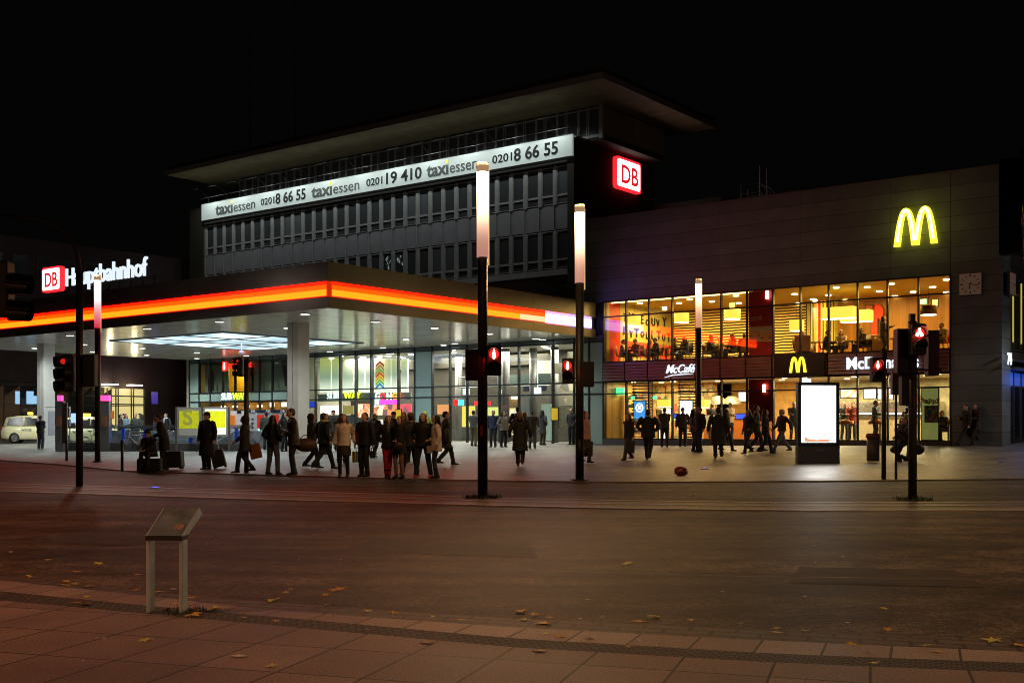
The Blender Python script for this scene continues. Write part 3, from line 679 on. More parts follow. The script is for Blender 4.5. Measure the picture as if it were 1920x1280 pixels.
for a in (10, 14.5): light('AREA', 'room_light', (a, 3.2, 3.6), 430, (1,.84,.42), MC, shape='SQUARE', size=2)
# red film panels with pictures of buns behind the glass at the seventh bay
mat('bun', (.75,.33,.1), .6); mat('meat', (.22,.07,.03), .6)
mc7 = thing('window_poster', 'tall red poster with the letters sms and two burgers in the upper floor window', 'poster', W(bays[6]+.05, .12, 4.66), TH)
mb = MB(); mb.box(0, 1.18, .0, .03, 0, 2.9); part('sheet', mb, mat('poster_red', (.55,.02,.01), .5, noise=.25, nscale=1.5), mc7)
mb = MB(); mb.box(.02, 1.16, -.012, -.004, .62, 1.3); part('photo_field', mb, mat('poster_cream', (.7,.5,.3), .6), mc7)
for a, z in ((.3,.85),(.85,.72)):
    mb = MB(); mb.ell((a,-.03,z+.16), (.27,.02,.14), 16, 8); part('bun', mb, M['bun'], mc7, True)
    mb = MB(); mb.box(a-.27,a+.27,-.04,-.02,z+.03,z+.08); part('patty', mb, M['meat'], mc7)
    mb = MB(); mb.ell((a,-.03,z), (.26,.02,.07), 16, 6); part('bun', mb, M['bun'], mc7, True)
text('lettering', 'sms', .36, mat('poster_text', (.85,.45,.3), .6), mc7, (.1,-.01,1.55), (R(90),R(-6),0), bold=.006)
mc7b = thing('window_poster', 'tall red poster with the letters sms in the ground floor window', 'poster', W(bays[6]+.05, .12, 1.7), TH)
mb = MB(); mb.box(0, 1.18, .0, .03, 0, 1.9); part('sheet', mb, M['poster_red'], mc7b)
text('lettering', 'sms', .36, M['poster_text'], mc7b, (.1,-.01,.42), (R(90),R(-6),0), bold=.006)
for par, a, z in ((mc7,.95,2.5),(mc7b,.8,1.3)):
    mb = MB(); mb.tube([(a,-.12,z),(a,-.12,z+.35)], .07, 12); l_ = part('wall_lamp', mb, emi('wall_lamp_glow', (1,.7,.5), 4 if par is mc7 else 1.5), par)
# hanging shades
sh_y = emi('shade_yellow', (1,.62,.06), 1.5); sh_b = emi('shade_glow', (1,.85,.5), 5)
def shade(x, y0, y1, wpx, b, label, box=False, dark=False):
    a = pa(x, b); Y = depth(a, b); z1, z0 = zz(y0, Y), zz(y1, Y); wd = wpx*Y/F
    T = thing('hanging_lamp', label, 'lamp', W(a, b, z0), TH, 'lamp shades hanging in the restaurant')
    h = z1-z0; mm = mat('shade_brown', (.12,.06,.03), .6) if dark else sh_y
    mb = MB()
    if box: mb.box(-wd/2, wd/2, -.28, .28, 0.03, h)
    else: mb.cyl(0,0,.03,h,wd/2,24)
    part('lamp_shade', mb, mm, T, not box)
    mb = MB()
    if box: mb.box(-wd/2+.03, wd/2-.03, -.25, .25, 0, .028)
    else: mb.cyl(0,0,0,.028,wd/2*.93,24)
    part('diffuser', mb, sh_b, T)
    mb = MB(); mb.tube([(0,0,h),(0,0,h+.6 if b > 0 and z1 < 7 else .05)], .01, 5); part('cable', mb, fr, T)
SHL = [(1189,593,612,24,1.6,'small yellow drum shade at the left end of the upper restaurant floor'),(1278,587,605,28,2.0,'yellow drum shade left of the lamp column on the upper floor'),
       (1373,580,599,31,2.0,'yellow drum shade beside the red window poster on the upper floor')]
for q in SHL: shade(*q)
shade(1573, 576, 598, 62, 2.4, 'long yellow box shade over the upper tables', True)
shade(1606, 582, 604, 56, 3.4, 'shorter yellow box shade behind the long one', True)
shade(1494, 600, 621, 20, 3.0, 'yellow shade half hidden by the striped curtain', True)
shade(1741, 573, 591, 30, 1.6, 'dark brown drum shade with a bright underside at the right end', False, True)
shade(1248, 749, 764, 24, 1.4, 'yellow shade low over the ground floor counter', True)
shade(1320, 749, 765, 12, 1.2, 'small yellow shade beside the lamp column on the ground floor', True)
def shade_grey(x, b, lab):
    a = pa(x, b); Y = depth(a,b); z = zz(757, Y)
    T = thing('pendant_lamp', lab, 'lamp', W(a,b,z), TH, 'grey dome lamps in the restaurant')
    mb = MB(); mb.tube([(0,0,0),(0,0,.2),(0,0,.38)], [.46,.4,.2], 20, cap=False); part('dome', mb, mat('dome_grey', (.28,.25,.18), .4, .3), T, True)
    mb = MB(); mb.cyl(0,0,.01,.03,.43,20); part('diffuser', mb, sh_b, T)
    mb = MB(); mb.tube([(0,0,.38),(0,0,.6)], .01, 5); part('cable', mb, fr, T)
shade_grey(1345, 3.2, 'left grey dome lamp over the ground floor counter'); shade_grey(1372, 4.2, 'right grey dome lamp over the ground floor counter')
# menu boards over the counter, counter, screens, posters
def flatbox(nm, label, cat, x0, x1, y0, y1, b, m, extra=None, th=.05, group=None):
    a0, a1 = pa(x0, b), pa(x1, b); am = (a0+a1)/2; Y = depth(am, b); z0, z1 = zz(y1, Y), zz(y0, Y)
    T = thing(nm, label, cat, W(am, b, z0), TH, group); w_ = a1-a0
    mb = MB(); mb.box(-w_/2-.04, w_/2+.04, .0, th, -.04, z1-z0+.04); part('frame', mb, fr, T)
    mb = MB(); mb.box(-w_/2, w_/2, -.012, -.002, 0, z1-z0); part('panel', mb, m, T)
    return T, w_, z1-z0
menu_m = blobs('menu_print', (1,.95,.75), [(1,.6,.2),(.4,.7,.1),(.9,.15,.05),(1,.9,.4)], 5, 1.4)
flatbox('menu_board', 'lit menu board with salad pictures above the counter', 'menu board', 1577, 1608, 728, 745, 3.6, menu_m)
flatbox('menu_board', 'plain bright white menu board in the middle of the row', 'menu board', 1620, 1642, 727, 746, 3.6, emi('menu_white', (1,.93,.75), 2.2))
flatbox('menu_board', 'lit menu board with red writing, right of the white one', 'menu board', 1646, 1674, 728, 748, 3.6, blobs('menu_red', (1,.9,.8), [(.9,.1,.05),(1,.6,.5)], 6, 1.5))
T = thing('serving_counter', 'long serving counter with steel front at the back of the ground floor', 'counter', W(12.2, 3.9, .85), TH)
mb = MB(); mb.box(-2.6, 2.6, 0, .7, 0, 1.0); part('body', mb, mat('counter_body', (.5,.42,.28), .4), T); mb = MB(); mb.box(-2.7, 2.7, -.05, .75, 1.0, 1.06); part('worktop', mb, mat('steel', (.6,.6,.58), .25, .9), T)
T = thing('kitchen_hood', 'steel kitchen hood with bright lower edge behind the counter', 'hood', W(12.2, 5.2, 2.1), TH)
mb = MB(); mb.box(-2.4, 2.4, 0, .8, 0, .5); part('hood', mb, M['steel'], T); mb = MB(); mb.box(-2.4, 2.4, -.03, -.01, -.06, 0); part('light_strip', mb, emi('hood_strip', (1,.95,.8), 4), T)
T, w_, h_ = flatbox('window_screen', 'blue screen with a white ring hanging in the left ground floor window', 'screen', 1189, 1210, 752, 785, .35, emi('blue_screen', (.03,.28,.75), 1.1))
mb = MB(); mb.torus((0,-.03,h_*.63), .19, .035, 1, 24, 6); part('ring', mb, emi('ring_white', (.8,.95,1), 1.8), T); mb = MB(); mb.box(-.09,.09,-.03,-.015,h_*.53,h_*.74); part('emblem', mb, M['ring_white'], T)
flatbox('window_screen', 'white glowing screen in the ground floor window left of the lamp column', 'screen', 1275, 1298, 751, 786, .35, emi('white_screen', (.85,1,.95), 2.6))
# slatted blinds behind bays 1 and 3 of the ground floor
slm = mat('blind_slat', (.1,.07,.05), .5)
for k in (1, 3):
    mb = MB()
    for j in range(19): mb.box(bays[k]+.06, bays[k+1]-.06, .4+.06, .46+.06, .95+j*.145, 1.0+j*.145)
    for aa in (bays[k]+.1, bays[k+1]-.14): mb.box(aa, aa+.04, .53, .57, .88, 3.64)
    one('slatted_screen', mb, slm, 'dark slatted screen behind the %s of the ground floor windows' % ('second' if k == 1 else 'fourth'), 'screen', W(0,0,0), TH)
mb = MB(); mb.box(-.25,.25,-.1,.1,0,.35); T = one('exit_light', mb, emi('exit_green', (.1,1,.35), 1.6), 'green exit light left in the ground floor window', 'exit sign', W(pa(1163,1.2),1.2,3.05), TH)
for x, lab in ((1187,'green lamp over the blue screen'),(1228,'green lamp over the middle ground floor window')):
    mb = MB(); mb.ell((0,0,0),(.12,.1,.09),12,8); one('green_lamp', mb, M['exit_green'], lab, 'lamp', W(pa(x,.5),.5,2.86), TH)
mb = MB(); mb.box(-.17,.17,-.06,.06,0,.22); one('exit_light', mb, M['exit_green'], 'green exit light at the right end of the upper floor', 'exit sign', W(pa(1730,4.5),4.5,6.95), TH)
mb = MB(); mb.box(-.2,.2,-.05,.05,0,.3); one('exit_light', mb, emi('exit_white', (.75,1,.9), 1.6), 'white exit light above the lit advertising pillar', 'exit sign', W(pa(1512,.6),.6,3.27), TH)
# posters on the wooden wall
flatbox('wall_picture', 'small framed picture on the wooden wall above the seats', 'picture', 1623, 1636, 573, 583, 6.3, mat('pic', (.4,.12,.06), .6))
mb = MB(); mb.tube([(0,0,0),(0,.03,0)], .42, 28); o = one('wall_disc', mb, mat('disc_red', (.8,.03,.01), .5), 'big red disc on the wooden wall', 'wall decoration', W(pa(1640,6.4),6.4,zz(586,depth(pa(1640,6.4),6.4))), TH)
flatbox('wall_picture', 'tall red panel below the disc on the wooden wall', 'picture', 1634, 1645, 598, 630, 6.3, mat('panel_red', (.75,.04,.01), .5))
flatbox('wall_picture', 'small white card hanging beside the brown drum shade', 'picture', 1748, 1758, 562, 575, 3.0, mat('card_white', (.7,.55,.5), .6))
flatbox('wall_picture', 'small sign hanging over the yellow shade beside the red window poster', 'picture', 1368, 1378, 568, 577, 2.4, mat('card_yellow', (.7,.55,.3), .6))
mb = MB(); mb.box(-.35,.35,0,.12,0,2.95); one('striped_column', mb, stripes('column_stripes', [((.6,.02,.01),1.5),((.7,.6,.3),1),((.1,.2,.03),1),((.75,.5,.05),1.5),((.7,.65,.4),1)], 0, .5), 'red yellow and green striped pillar on the upper floor', 'pillar', W(pa(1534,4.6),4.6,4.5), TH)
flatbox('window_poster', 'pale green poster with the word happy in coloured letters in the last ground floor window', 'poster', 1729, 1759, 728, 824, .3, mat('poster_green', (.55,.6,.2), .5, emit=(.5,.55,.15), es=.25))
hx = pa(1733,.27)
for ch, c, dx, dz in (('h',(.8,.05,.02),0,0),('a',(.05,.2,.7),.16,-.05),('p',(.1,.5,.1),.3,-.02),('p',(.8,.4,.02),.46,-.06),('y',(.5,.1,.5),.62,0)):
    text('lettering', ch, .3, mat('hp'+ch+str(dx), c, .5), bpy.data.objects['window_poster.002'], (dx-.36, -.02, 1.55+dz), bold=.012)
flatbox('window_poster', 'colourful poster of toys pinned low on the pale green poster', 'poster', 1735, 1758, 762, 790, .2, blobs('toy_print', (.8,.6,.4), [(.1,.3,.6),(.8,.15,.05),(.9,.7,.2)], 7, 0))
# arches and lettering
def arches(hgt, m, par, d=.12):
    for sx in (-1, 1):
        n = 16; mb = MB(); c = []; w0 = .155*hgt
        for i in range(n+1):
            u = -1+2*i/n; x = sx*(.25+u*.235); z = .96*(1-abs(u)**2.3)
            if u*1 < 0 and False: pass
            c.append((x*hgt*1.02, z*hgt))
        vs = []; 
        for i, (x, z) in enumerate(c):
            x0, z0 = c[max(i-1,0)]; x1, z1 = c[min(i+1,n)]; tx, tz = x1-x0, z1-z0; l = math.hypot(tx,tz); nx, nz = -tz/l, tx/l
            u = -1+2*i/n; wv = w0*(.42+.14*abs(u))
            if i in (0, n): nx, nz = (1 if nx > 0 else -1), 0
            vs.append((x+nx*wv, z+nz*wv)); vs.append((x-nx*wv, z-nz*wv))
        for (y0) in (0,):
            P = [(x, 0, z) for x, z in vs]+[(x, d, z) for x, z in vs]; k = len(vs)
            fs = []
            for i in range(0, k-2, 2):
                fs += [(i, i+1, i+3, i+2), (k+i, k+i+2, k+i+3, k+i+1), (i, i+2, k+i+2, k+i), (i+1, k+i+1, k+i+3, i+3)]
            mb.add(P, fs)
        part('arch', mb, m, par)
ye = emi('sign_yellow', (1,.85,.04), 1.6); yc = emi('sign_core', (1,.95,.35), 5)
am = pa(1718, 0); T = thing('arches_sign', 'big glowing yellow double arch sign high on the dark stone wall', 'sign', W(am, -.16, zz(460, depth(am,0))), TH)
arches(1.52, ye, T)
e0 = [c for c in T.children]
def inner(par, hgt, off_):
    for sx in (-1, 1):
        n = 16; mb = MB(); pts = []
        for i in range(n+1):
            u = -.94+1.88*i/n; pts.append((sx*(.25+u*.235)*hgt*1.02, -.01, .96*(1-abs(u)**2.3)*hgt))
        mb.tube(pts, [.035*hgt]*(n+1), 6); part('core', mb, yc, par)
inner(T, 1.52, 0)
light('POINT', 'sign_glow', (0,-.5,.8), 18, (1,.85,.1), T, shadow_soft_size=.5)
am = pa(1500, 0); T = thing('arches_sign', 'small yellow double arch sign on a black board over the restaurant door', 'sign', W(am, -.2, 3.72), TH)
mb = MB(); mb.box(pa(1455,0)-am, pa(1549,0)-am, .0, .05, -.06, .95); part('board', mb, mat('board_black', (.012,.012,.01), .4), T)
arches(.68, ye, T, .05); 
for c in T.children:
    if c.name.startswith('arch'): c.location = (0, -.06, .1)
sw = emi('sign_white', (.8,.9,1), 1.25)
T = thing('restaurant_lettering', 'white lit lettering McDonald\'s on the brown band at the right', 'sign', W(pa(1590,0), -.24, 3.9), TH)
text('lettering', "McDonald's", .72, sw, T, (0,0,0), bold=.012, ext=.04, xs=(pa(1732,0)-pa(1590,0))/3.55)
T = thing('cafe_lettering', 'white slanted lettering McCafé underlined with a swash on the brown band', 'sign', W(pa(1252,0), -.22, 3.98), TH)
text('lettering', 'McCafé', .56, sw, T, (0,0,0), bold=.006, ext=.03, xs=.88, shear=.35)
mb = MB(); mb.tube([(-.05,0,-.2),(.4,0,-.1),(.9,0,-.08),(1.45,0,-.06)], [.012,.03,.026,.01], 6); part('swash', mb, sw, T)
# station clock on the pier
def clock(loc, rz, label):
    T = thing('station_clock', label, 'clock', loc, rz, 'clocks at the corner of the restaurant block')
    mb = MB(); mb.box(-.45,.45,-.12,0,-.45,.45); part('case', mb, mat('clock_case', (.03,.03,.03), .4), T, bevel=.03)
    mb = MB(); mb.box(-.42,.42,-.13,-.122,-.42,.42); part('dial', mb, mat('dial', (.5,.42,.38), .4, emit=(.8,.5,.38), es=.03), T)
    mb = MB()
    for k in range(12):
        a = k*math.pi/6; r0, r1, w_ = .29, .38, (.018 if k % 3 else .026); s_, c_ = math.sin(a), math.cos(a)
        mb.add([(s_*r0-c_*w_,-.134,c_*r0+s_*w_),(s_*r0+c_*w_,-.134,c_*r0-s_*w_),(s_*r1+c_*w_,-.134,c_*r1-s_*w_),(s_*r1-c_*w_,-.134,c_*r1+s_*w_)], [(0,1,2,3)])
    part('hour_marks', mb, blk, T)
    for ang, ln, w_, nm in ((R(190), .21, .02, 'hour_hand'), (R(103), .33, .014, 'minute_hand')):
        s_, c_ = math.sin(ang), math.cos(ang); mb = MB()
        mb.add([(-c_*w_-s_*.06,-.14,s_*w_-c_*.06),(c_*w_-s_*.06,-.14,-s_*w_-c_*.06),(s_*ln+c_*w_,-.14,c_*ln-s_*w_),(s_*ln-c_*w_,-.14,c_*ln+s_*w_)], [(0,1,2,3)]); part(nm, mb, blk, T)
ac = pa(1821, 0); clock(W(ac, -.002, zz(533, depth(ac,0))), TH, 'square station clock on the front of the stone pier')
clock(W(AR+.13, .62, zz(530, depth(AR,0))), TH+R(90), 'square clock on the side of the stone pier, seen edge on')
# right side of the block: recessed dark glazing along the side street
SD = thing('side_shopfront', 'dark glass shopfront with blue light round the corner right of the stone pier', 'shopfront', W(0,0,0), TH)
A2 = AR-.25
mb = MB(); mb.box(A2-.3, A2, 1.3, 16, .6, 11.6); part('wall', mb, M['dark_wall'], SD)
mb = MB()
for k in range(12):
    b_ = 1.35+k*1.2; mb.box(A2+.002, A2+.08, b_, b_+.06, .7, 3.7); mb.box(A2+.002, A2+.08, b_, b_+.06, 4.6, 7.6)
for z in (3.1, 3.7, 4.6, 6.9, 7.6): mb.box(A2+.004, A2+.07, 1.41, 15, z, z+.05)
part('window_frame', mb, mat('frame_grey', (.12,.12,.13), .4, .6), SD)
for k in range(10):
    b_ = 1.43+k*1.2
    for z0, z1, m_ in ((.75,3.08,mat('side_glass_low', (.012,.014,.02), .08, spec=.8)),(3.16,3.68,emi('blue_pane', (.02,.10,.75), .5 if k < 5 else .1)),(4.66,7.58,mat('side_glass_up', (.03,.028,.02), .1, spec=.8))):
        if k >= 5 and z0 == 3.16: m_ = M['side_glass_low']
        mb = MB(); mb.add([(A2+.03,b_,z0),(A2+.03,b_+1.12,z0),(A2+.03,b_+1.12,z1),(A2+.03,b_,z1)], [(0,1,2,3)]); part('window_pane', mb, m_, SD)
mb = MB(); mb.box(A2+.0, A2+.5, 1.32, 15, 3.78, 3.86); mb.box(A2, A2+.45, 1.32, 15, 4.1, 4.16); part('ledge', mb, M['frame_grey'], SD)
for k in (0, 1, 2):
    mb = MB(); mb.tube([(A2+.2,1.9+k*1.3,4.9),(A2+.2,1.9+k*1.3,7.4)], .03, 6); part('neon_tube', mb, emi('dim_yellow', (.8,.6,.1), .6), SD)
text('lettering', '74', .62, sw, SD, (A2+.5, pb(1893,A2+.5)-.3, 3.92), (R(90),0,R(90)), bold=.02)
light('POINT', 'blue_light', (A2+.7, 2.6, 3.4), 22, (.08,.2,1), SD, shadow_soft_size=.3)
# black drum sign hanging off the corner
T = thing('hanging_drum_sign', 'black hanging box and drum high on the corner of the restaurant block', 'sign', W(AR+.3, -1.2, 8.0), TH)
gb = mat('gloss_black', (.006,.006,.007), .14, .2)
mb = MB(); mb.box(-.05,.65,-.25,.25,0,3.65); part('box', mb, gb, T, bevel=.05)
mb = MB(); mb.tube([(1.25,0,-.12),(1.25,0,3.9)], .58, 28); part('drum', mb, gb, T, True)
mb = MB(); mb.tube([(.75,.0,-.25),(.75,1.3,-.25)], .04, 6); mb.tube([(.75,0,-.25),(.75,0,.1)], .04, 6); part('bracket', mb, M['post_dark'], T)
# ------------------------------------------------------------------ station hall behind the forecourt
HL = thing('station_hall', 'glazed station hall under the canopy with lit shops inside', 'building', W(0,0,0), TH)
HX1 = [355,373,394,417,440,464,486,510,539]
HX2 = [565,591,637,666,695,746,777,810,843,875,906,936,972,1036,1076,1104]
A1 = [pa(x, 0) for x in HX1]; A2_ = [pa(x, 0) for x in HX2]+[-.03]
teal = mat('teal_panel', (.30,.42,.40), .3, noise=.08, nscale=.5); teal_d = mat('curtain_green', (.26,.31,.24), .6, noise=.25, nscale=1.2)
hm = mat('hall_mullion', (.05,.055,.06), .35, .7); g2 = glass('hall_glass', (.95,1,.98), .9, 1.6)
mb = MB(); ga = lambda a: G(*W(a,0).xy)
for a in A1+A2_:
    mb.box(a-.035, a+.035, -.03, .14, .2, ZS)
for A in (A1, A2_):
    for a0, a1 in zip(A, A[1:]):
        for z in (3.08, 3.65, 5.66): mb.box(a0+.035, a1-.035, -.02, .12, z-.035, z+.035)
part('window_frame', mb, hm, HL)
mb = MB(); mb.box(A1[0], -.03, -.08, .15, .1, .72 if False else .6); part('plinth', mb, M['plinth'], HL)
def pane(a0, a1, z0, z1, m, b=.03, nm='window_pane'):
    mb = MB(); mb.add([(a0+.036,b,z0),(a1-.036,b,z0),(a1-.036,b,z1),(a0+.036,b,z1)], [(0,1,2,3)]); part(nm, mb, m, HL)
for i, (a0, a1) in enumerate(zip(A1, A1[1:])):
    pane(a0, a1, 3.115, 3.615, teal, .03, 'panel')
    pane(a0, a1, .6, 3.045, g2 if i else teal)
    pane(a0, a1, 3.685, 5.625, teal if i == 0 else g2)
    if i not in (0, 3, 4): 
        mb = MB(); mb.box(a0, a1, .5, .55, 3.6, 5.8); part('curtain', mb, teal_d, HL)
for i, (a0, a1) in enumerate(zip(A2_, A2_[1:])):
    solid = i in (6, 14, 15)
    for z0, z1 in ((.6,3.045),(3.115,3.615),(3.685,5.625)): pane(a0, a1, z0, z1, teal if solid else g2, .03, 'panel' if solid else 'window_pane')
    pane(a0, a1, 5.695, ZS, mat('teal_dark', (.10,.14,.14), .3), .03, 'panel')
for a0, a1 in zip(A1, A1[1:]): pane(a0, a1, 5.695, ZS, M['teal_dark'], .03, 'panel')
# posters printed on the left curtains
for i, sh in ((1, [(.2,0),(.75,.1),(.8,1.1),(.6,1.5),(.35,1.2),(.15,.7)]), (7, [(.5,.2),(1.3,.3),(1.4,1.9),(.1,1.8),(.3,1.3)])):
    mb = MB(); mb.prism([(A1[i]+.2+u, 3.75+v) for u, v in sh], 1, .44, .47); part('picture', mb, mat('poster_brown', (.035,.02,.02), .6), HL)
# hall room
mb = MB(); mb.box(A1[0], -.03, .16, 12, .35, .56); part('floor', mb, mat('hall_floor', (.35,.35,.33), .2), HL)
mb = MB(); mb.box(A1[0], -.03, .16, 12, 5.75, 5.95); part('ceiling', mb, mat('hall_ceiling', (.5,.5,.47), .4), HL)
mb = MB(); mb.box(A1[0], -.03, 12, 12.2, .3, 6); mb.box(A1[0]-.3, A1[0]-.0, 0, 12, .3, 6); mb.box(A1[-1]-.1, A1[-1]+.1, .6, 12, .5, 5.75); part('back_wall', mb, mat('hall_wall', (.4,.38,.3), .6, noise=.3, nscale=.6), HL)
hd = emi('hall_disc', (1,.95,.8), 7)
rr = random.Random(11)
for k in range(48):
    a, b = rr.uniform(-22, -1), rr.uniform(.8, 9); mb = MB(); mb.cyl(a, b, 5.72, 5.745, .17, 14); part('ceiling_lamp', mb, hd, HL)
for a in (-29, -25.5): light('AREA', 'hall_light', (a, 3, 3.3), 60, (1,.72,.4), HL, shape='SQUARE', size=2)
light('AREA', 'hall_light', (pa(442,.9), .9, 5.6), 75, (1,.7,.2), HL, shape='SQUARE', size=.6)
for a in (-19, -13.5, -8.5, -4): light('AREA', 'hall_light', (a, 3.6, 5.6), 620, (1,.93,.78), HL, shape='SQUARE', size=3)
# left shops behind the ticket machines
mb = MB(); mb.box(pa(417,1.6), pa(467,1.6), 1.6, 1.7, 3.7, 5.7); part('lit_wall', mb, mat('yellow_wall', (.85,.5,.04), .6), HL)
mb = MB(); mb.box(A1[0]+.1, A1[-1]-.15, 1.8, 1.9, 2.5, 3.05); part('shop_shelf', mb, mat('orange_shelf', (.6,.3,.08), .5, noise=.5, nscale=2), HL)
for i in range(1, 8):
    mb = MB(); mb.box(A1[i]+.5, A1[i+1]-.3, 1.4, 1.5, 2.72, 2.85 if i < 5 else 3.0); part('shop_lamp', mb, emi('shop_lamp', (1,.8,.5), 2.5), HL)
redn = emi('neon_red', (1,.01,.006), 1.6); ylw = emi('neon_yellow', (.85,1,.02), 1.3); wht = emi('neon_white', (.8,1,.95), 1.3); mag = emi('neon_magenta', (.9,.03,.75), 3); ora = emi('neon_orange', (1,.25,.02), 3)
def sign(nm, lab, x, y, b, par_size, segs, rz=TH):
    """lettering on the plane b; segs = list of (text, size, material, dx)"""
    a = pa(x, b); z = zz(y, depth(a, b)); T = thing(nm, lab, 'shop sign', W(a, b, z), TH, 'shop signs in the station')
    for body, sz, m, dx, bold in segs: text('lettering', body, sz, m, T, (dx, 0, 0), bold=bold, ext=.02)
    return T
T = sign('shop_sign', 'red neon lettering supermarkt with a red and white emblem in the upper hall window', 417, 690, -.12, 1, [('supermarkt', .5, redn, .55, .012)])
mb = MB(); mb.box(0,.44,-.02,.05,-.18,.42); part('emblem', mb, redn, T); mb = MB(); mb.ell((.22,-.04,.07),(.12,.03,.2),10,8); mb.ell((.24,-.04,.3),(.07,.03,.07),8,6); part('emblem_figure', mb, wht, T)
sign('shop_sign', 'white and yellow lettering SUBWAY on the teal panels left of the column', 415, 749, -.12, 1, [('SUB', .6, wht, 0, .02), ('WAY', .6, ylw, 1.15, .02)])
sign('shop_sign', 'white and yellow lettering SUBWAY inside the hall right of the column', 613, 749, 1.6, 1, [('SUB', .62, wht, 0, .02), ('WAY', .62, ylw, 1.5, .02)])
sign('shop_sign', 'red and white shop lettering over the magenta sign in the hall', 703, 749, 1.6, 1, [('G', .6, wht, 0, .03), ('O', .55, redn, .42, .02), ('N', .55, wht, .95, .03), ('GS', .55, ora, 1.4, .02)])
sign('shop_sign', 'magenta shop lettering inside the hall', 703, 757.5, 1.6, 1, [('M', .4, wht, 0, .04), ('HUNKEMO', .33, mag, .38, .014)])
# inner shopfronts of the right part
def inner(x0, x1, y0, y1, b, m, nm='shop_window'):
    a0, a1 = pa(x0,b), pa(x1,b); Y = depth((a0+a1)/2, b); mb = MB(); mb.box(a0, a1, b, b+.1, zz(y1,Y), zz(y0,Y)); return part(nm, mb, m, HL)
gm = bpy.data.materials.new('green_gallery'); gm.use_nodes = True; nt = gm.node_tree; b = nt.nodes['Principled BSDF']; tc = nt.nodes.new('ShaderNodeTexCoord'); s_ = nt.nodes.new('ShaderNodeSeparateXYZ'); nt.links.new(tc.outputs['Object'], s_.inputs[0])
mr = nt.nodes.new('ShaderNodeMapRange'); mr.inputs[1].default_value = 3.7; mr.inputs[2].default_value = 5.4; nt.links.new(s_.outputs[2], mr.inputs[0]); rp = nt.nodes.new('ShaderNodeValToRGB'); e = rp.color_ramp.elements
e[0].color = (.9,1,.75,1); e[0].position = .05; e[1].color = (.12,.25,.14,1); e[1].position = .5; e.new(.97).color = (.35,.42,.08,1); nt.links.new(mr.outputs[0], rp.inputs[0]); nt.links.new(rp.outputs[0], b.inputs['Emission Color']); b.inputs['Emission Strength'].default_value = .8
def gal(x0, x1): inner(x0, x1, 672, 736, 2.4, gm, 'gallery_window')
for x0, x1 in ((600,620),(622,636),(643,662),(672,683),(685,694),(701,716),(718,732),(734,744),(752,764)): gal(x0, x1)
inner(596, 770, 737, 751, 1.8, mat('sign_band', (.16,.22,.18), .5), 'fascia')
inner(601, 636, 760, 776, 2.2, emi('shop_white', (1,.95,.8), 1.8)); inner(643, 662, 760, 776, 2.2, emi('shop_dim', (.6,.5,.1), .5))
inner(671, 694, 757, 782, 2.2, blobs('shop_red', (1,.5,.3), [(.9,.05,.08),(1,.8,.5),(.9,.3,.1)], 3, 1.3)); inner(701, 743, 759, 778, 2.2, blobs('shop_goods', (1,.85,.6), [(.9,.3,.1),(.2,.1,.08),(1,.9,.8),(.6,.2,.05)], 2.5, 1.2))
inner(744, 770, 757, 780, 2.2, blobs('shop_red2', (.9,.05,.1), [(1,.5,.1),(.9,.1,.1),(.25,.1,.1)], 3, 1)); inner(702, 716, 786, 806, 2.1, blobs('magazines', (1,.7,.5), [(.5,.1,.1),(1,.9,.8),(.2,.3,.5)], 5, .9))
inner(600, 700, 778, 806, 2.25, mat('shop_counter', (.16,.17,.17), .4, noise=.5, nscale=4), 'counter')
inner(1040, 1075, 680, 700, 2.4, mat('cream_wall', (.7,.66,.5), .5), 'panel'); inner(940, 952, 730, 738, 2.5, emi('pale_lamp', (1,.95,.8), 1.6), 'lamp'); inner(820, 842, 758, 776, 2.2, emi('orange_glow', (1,.4,.12), .9), 'shop_window')
inner(958, 972, 742, 748, 2.8, emi('pale_lamp2', (1,.85,.6), 1.8), 'lamp'); inner(946, 972, 742, 760, 3.0, mat('wood_panel', (.5,.32,.14), .5), 'panel'); inner(976, 1000, 742, 800, 3.4, mat('blue_panel', (.22,.28,.32), .4), 'panel'); inner(1034, 1076, 720, 760, 3.6, blobs('hall_goods', (.35,.33,.25), [(.6,.55,.4),(.2,.2,.18),(.5,.4,.2)], 2, 0), 'panel')
mb = MB()
for k in range(7): mb.tube([(pa(868,5)+k*.0, 5+k*.01, 3.6+k*.0),(pa(935,5), 5, 4.4)], .03, 5); break
for z in (3.75, 4.35): mb.tube([(pa(860,4),4,z),(pa(1076,4),4,z)], .03, 6)
for k in range(9): mb.tube([(pa(860+k*27,4),4,3.7),(pa(860+k*27,4),4,4.4)], .02, 5)
part('gallery_railing', mb, M['frame_grey'], HL)
# coloured chevrons pasted on the gallery glass
T = thing('chevron_sign', 'stack of red orange and green chevrons in the hall window', 'sign', W(pa(704,2.2),2.2,zz(730,depth(pa(704,2.2),2.2))), TH)
for k, c in enumerate(((.1,.4,.8),(.3,.7,.1),(.95,.6,.02),(.9,.15,.02),(.3,.5,.1),(.5,.35,.1),(.4,.08,.02))):
    z = k*.22; mb = MB(); mb.prism([(0,z),(.35,z+.25),(.7,z),(.7,z+.17),(.35,z+.42),(0,z+.17)], 1, 0, .03); part('chevron', mb, mat('chev%d' % k, c, .5, emit=c, es=.35), T)
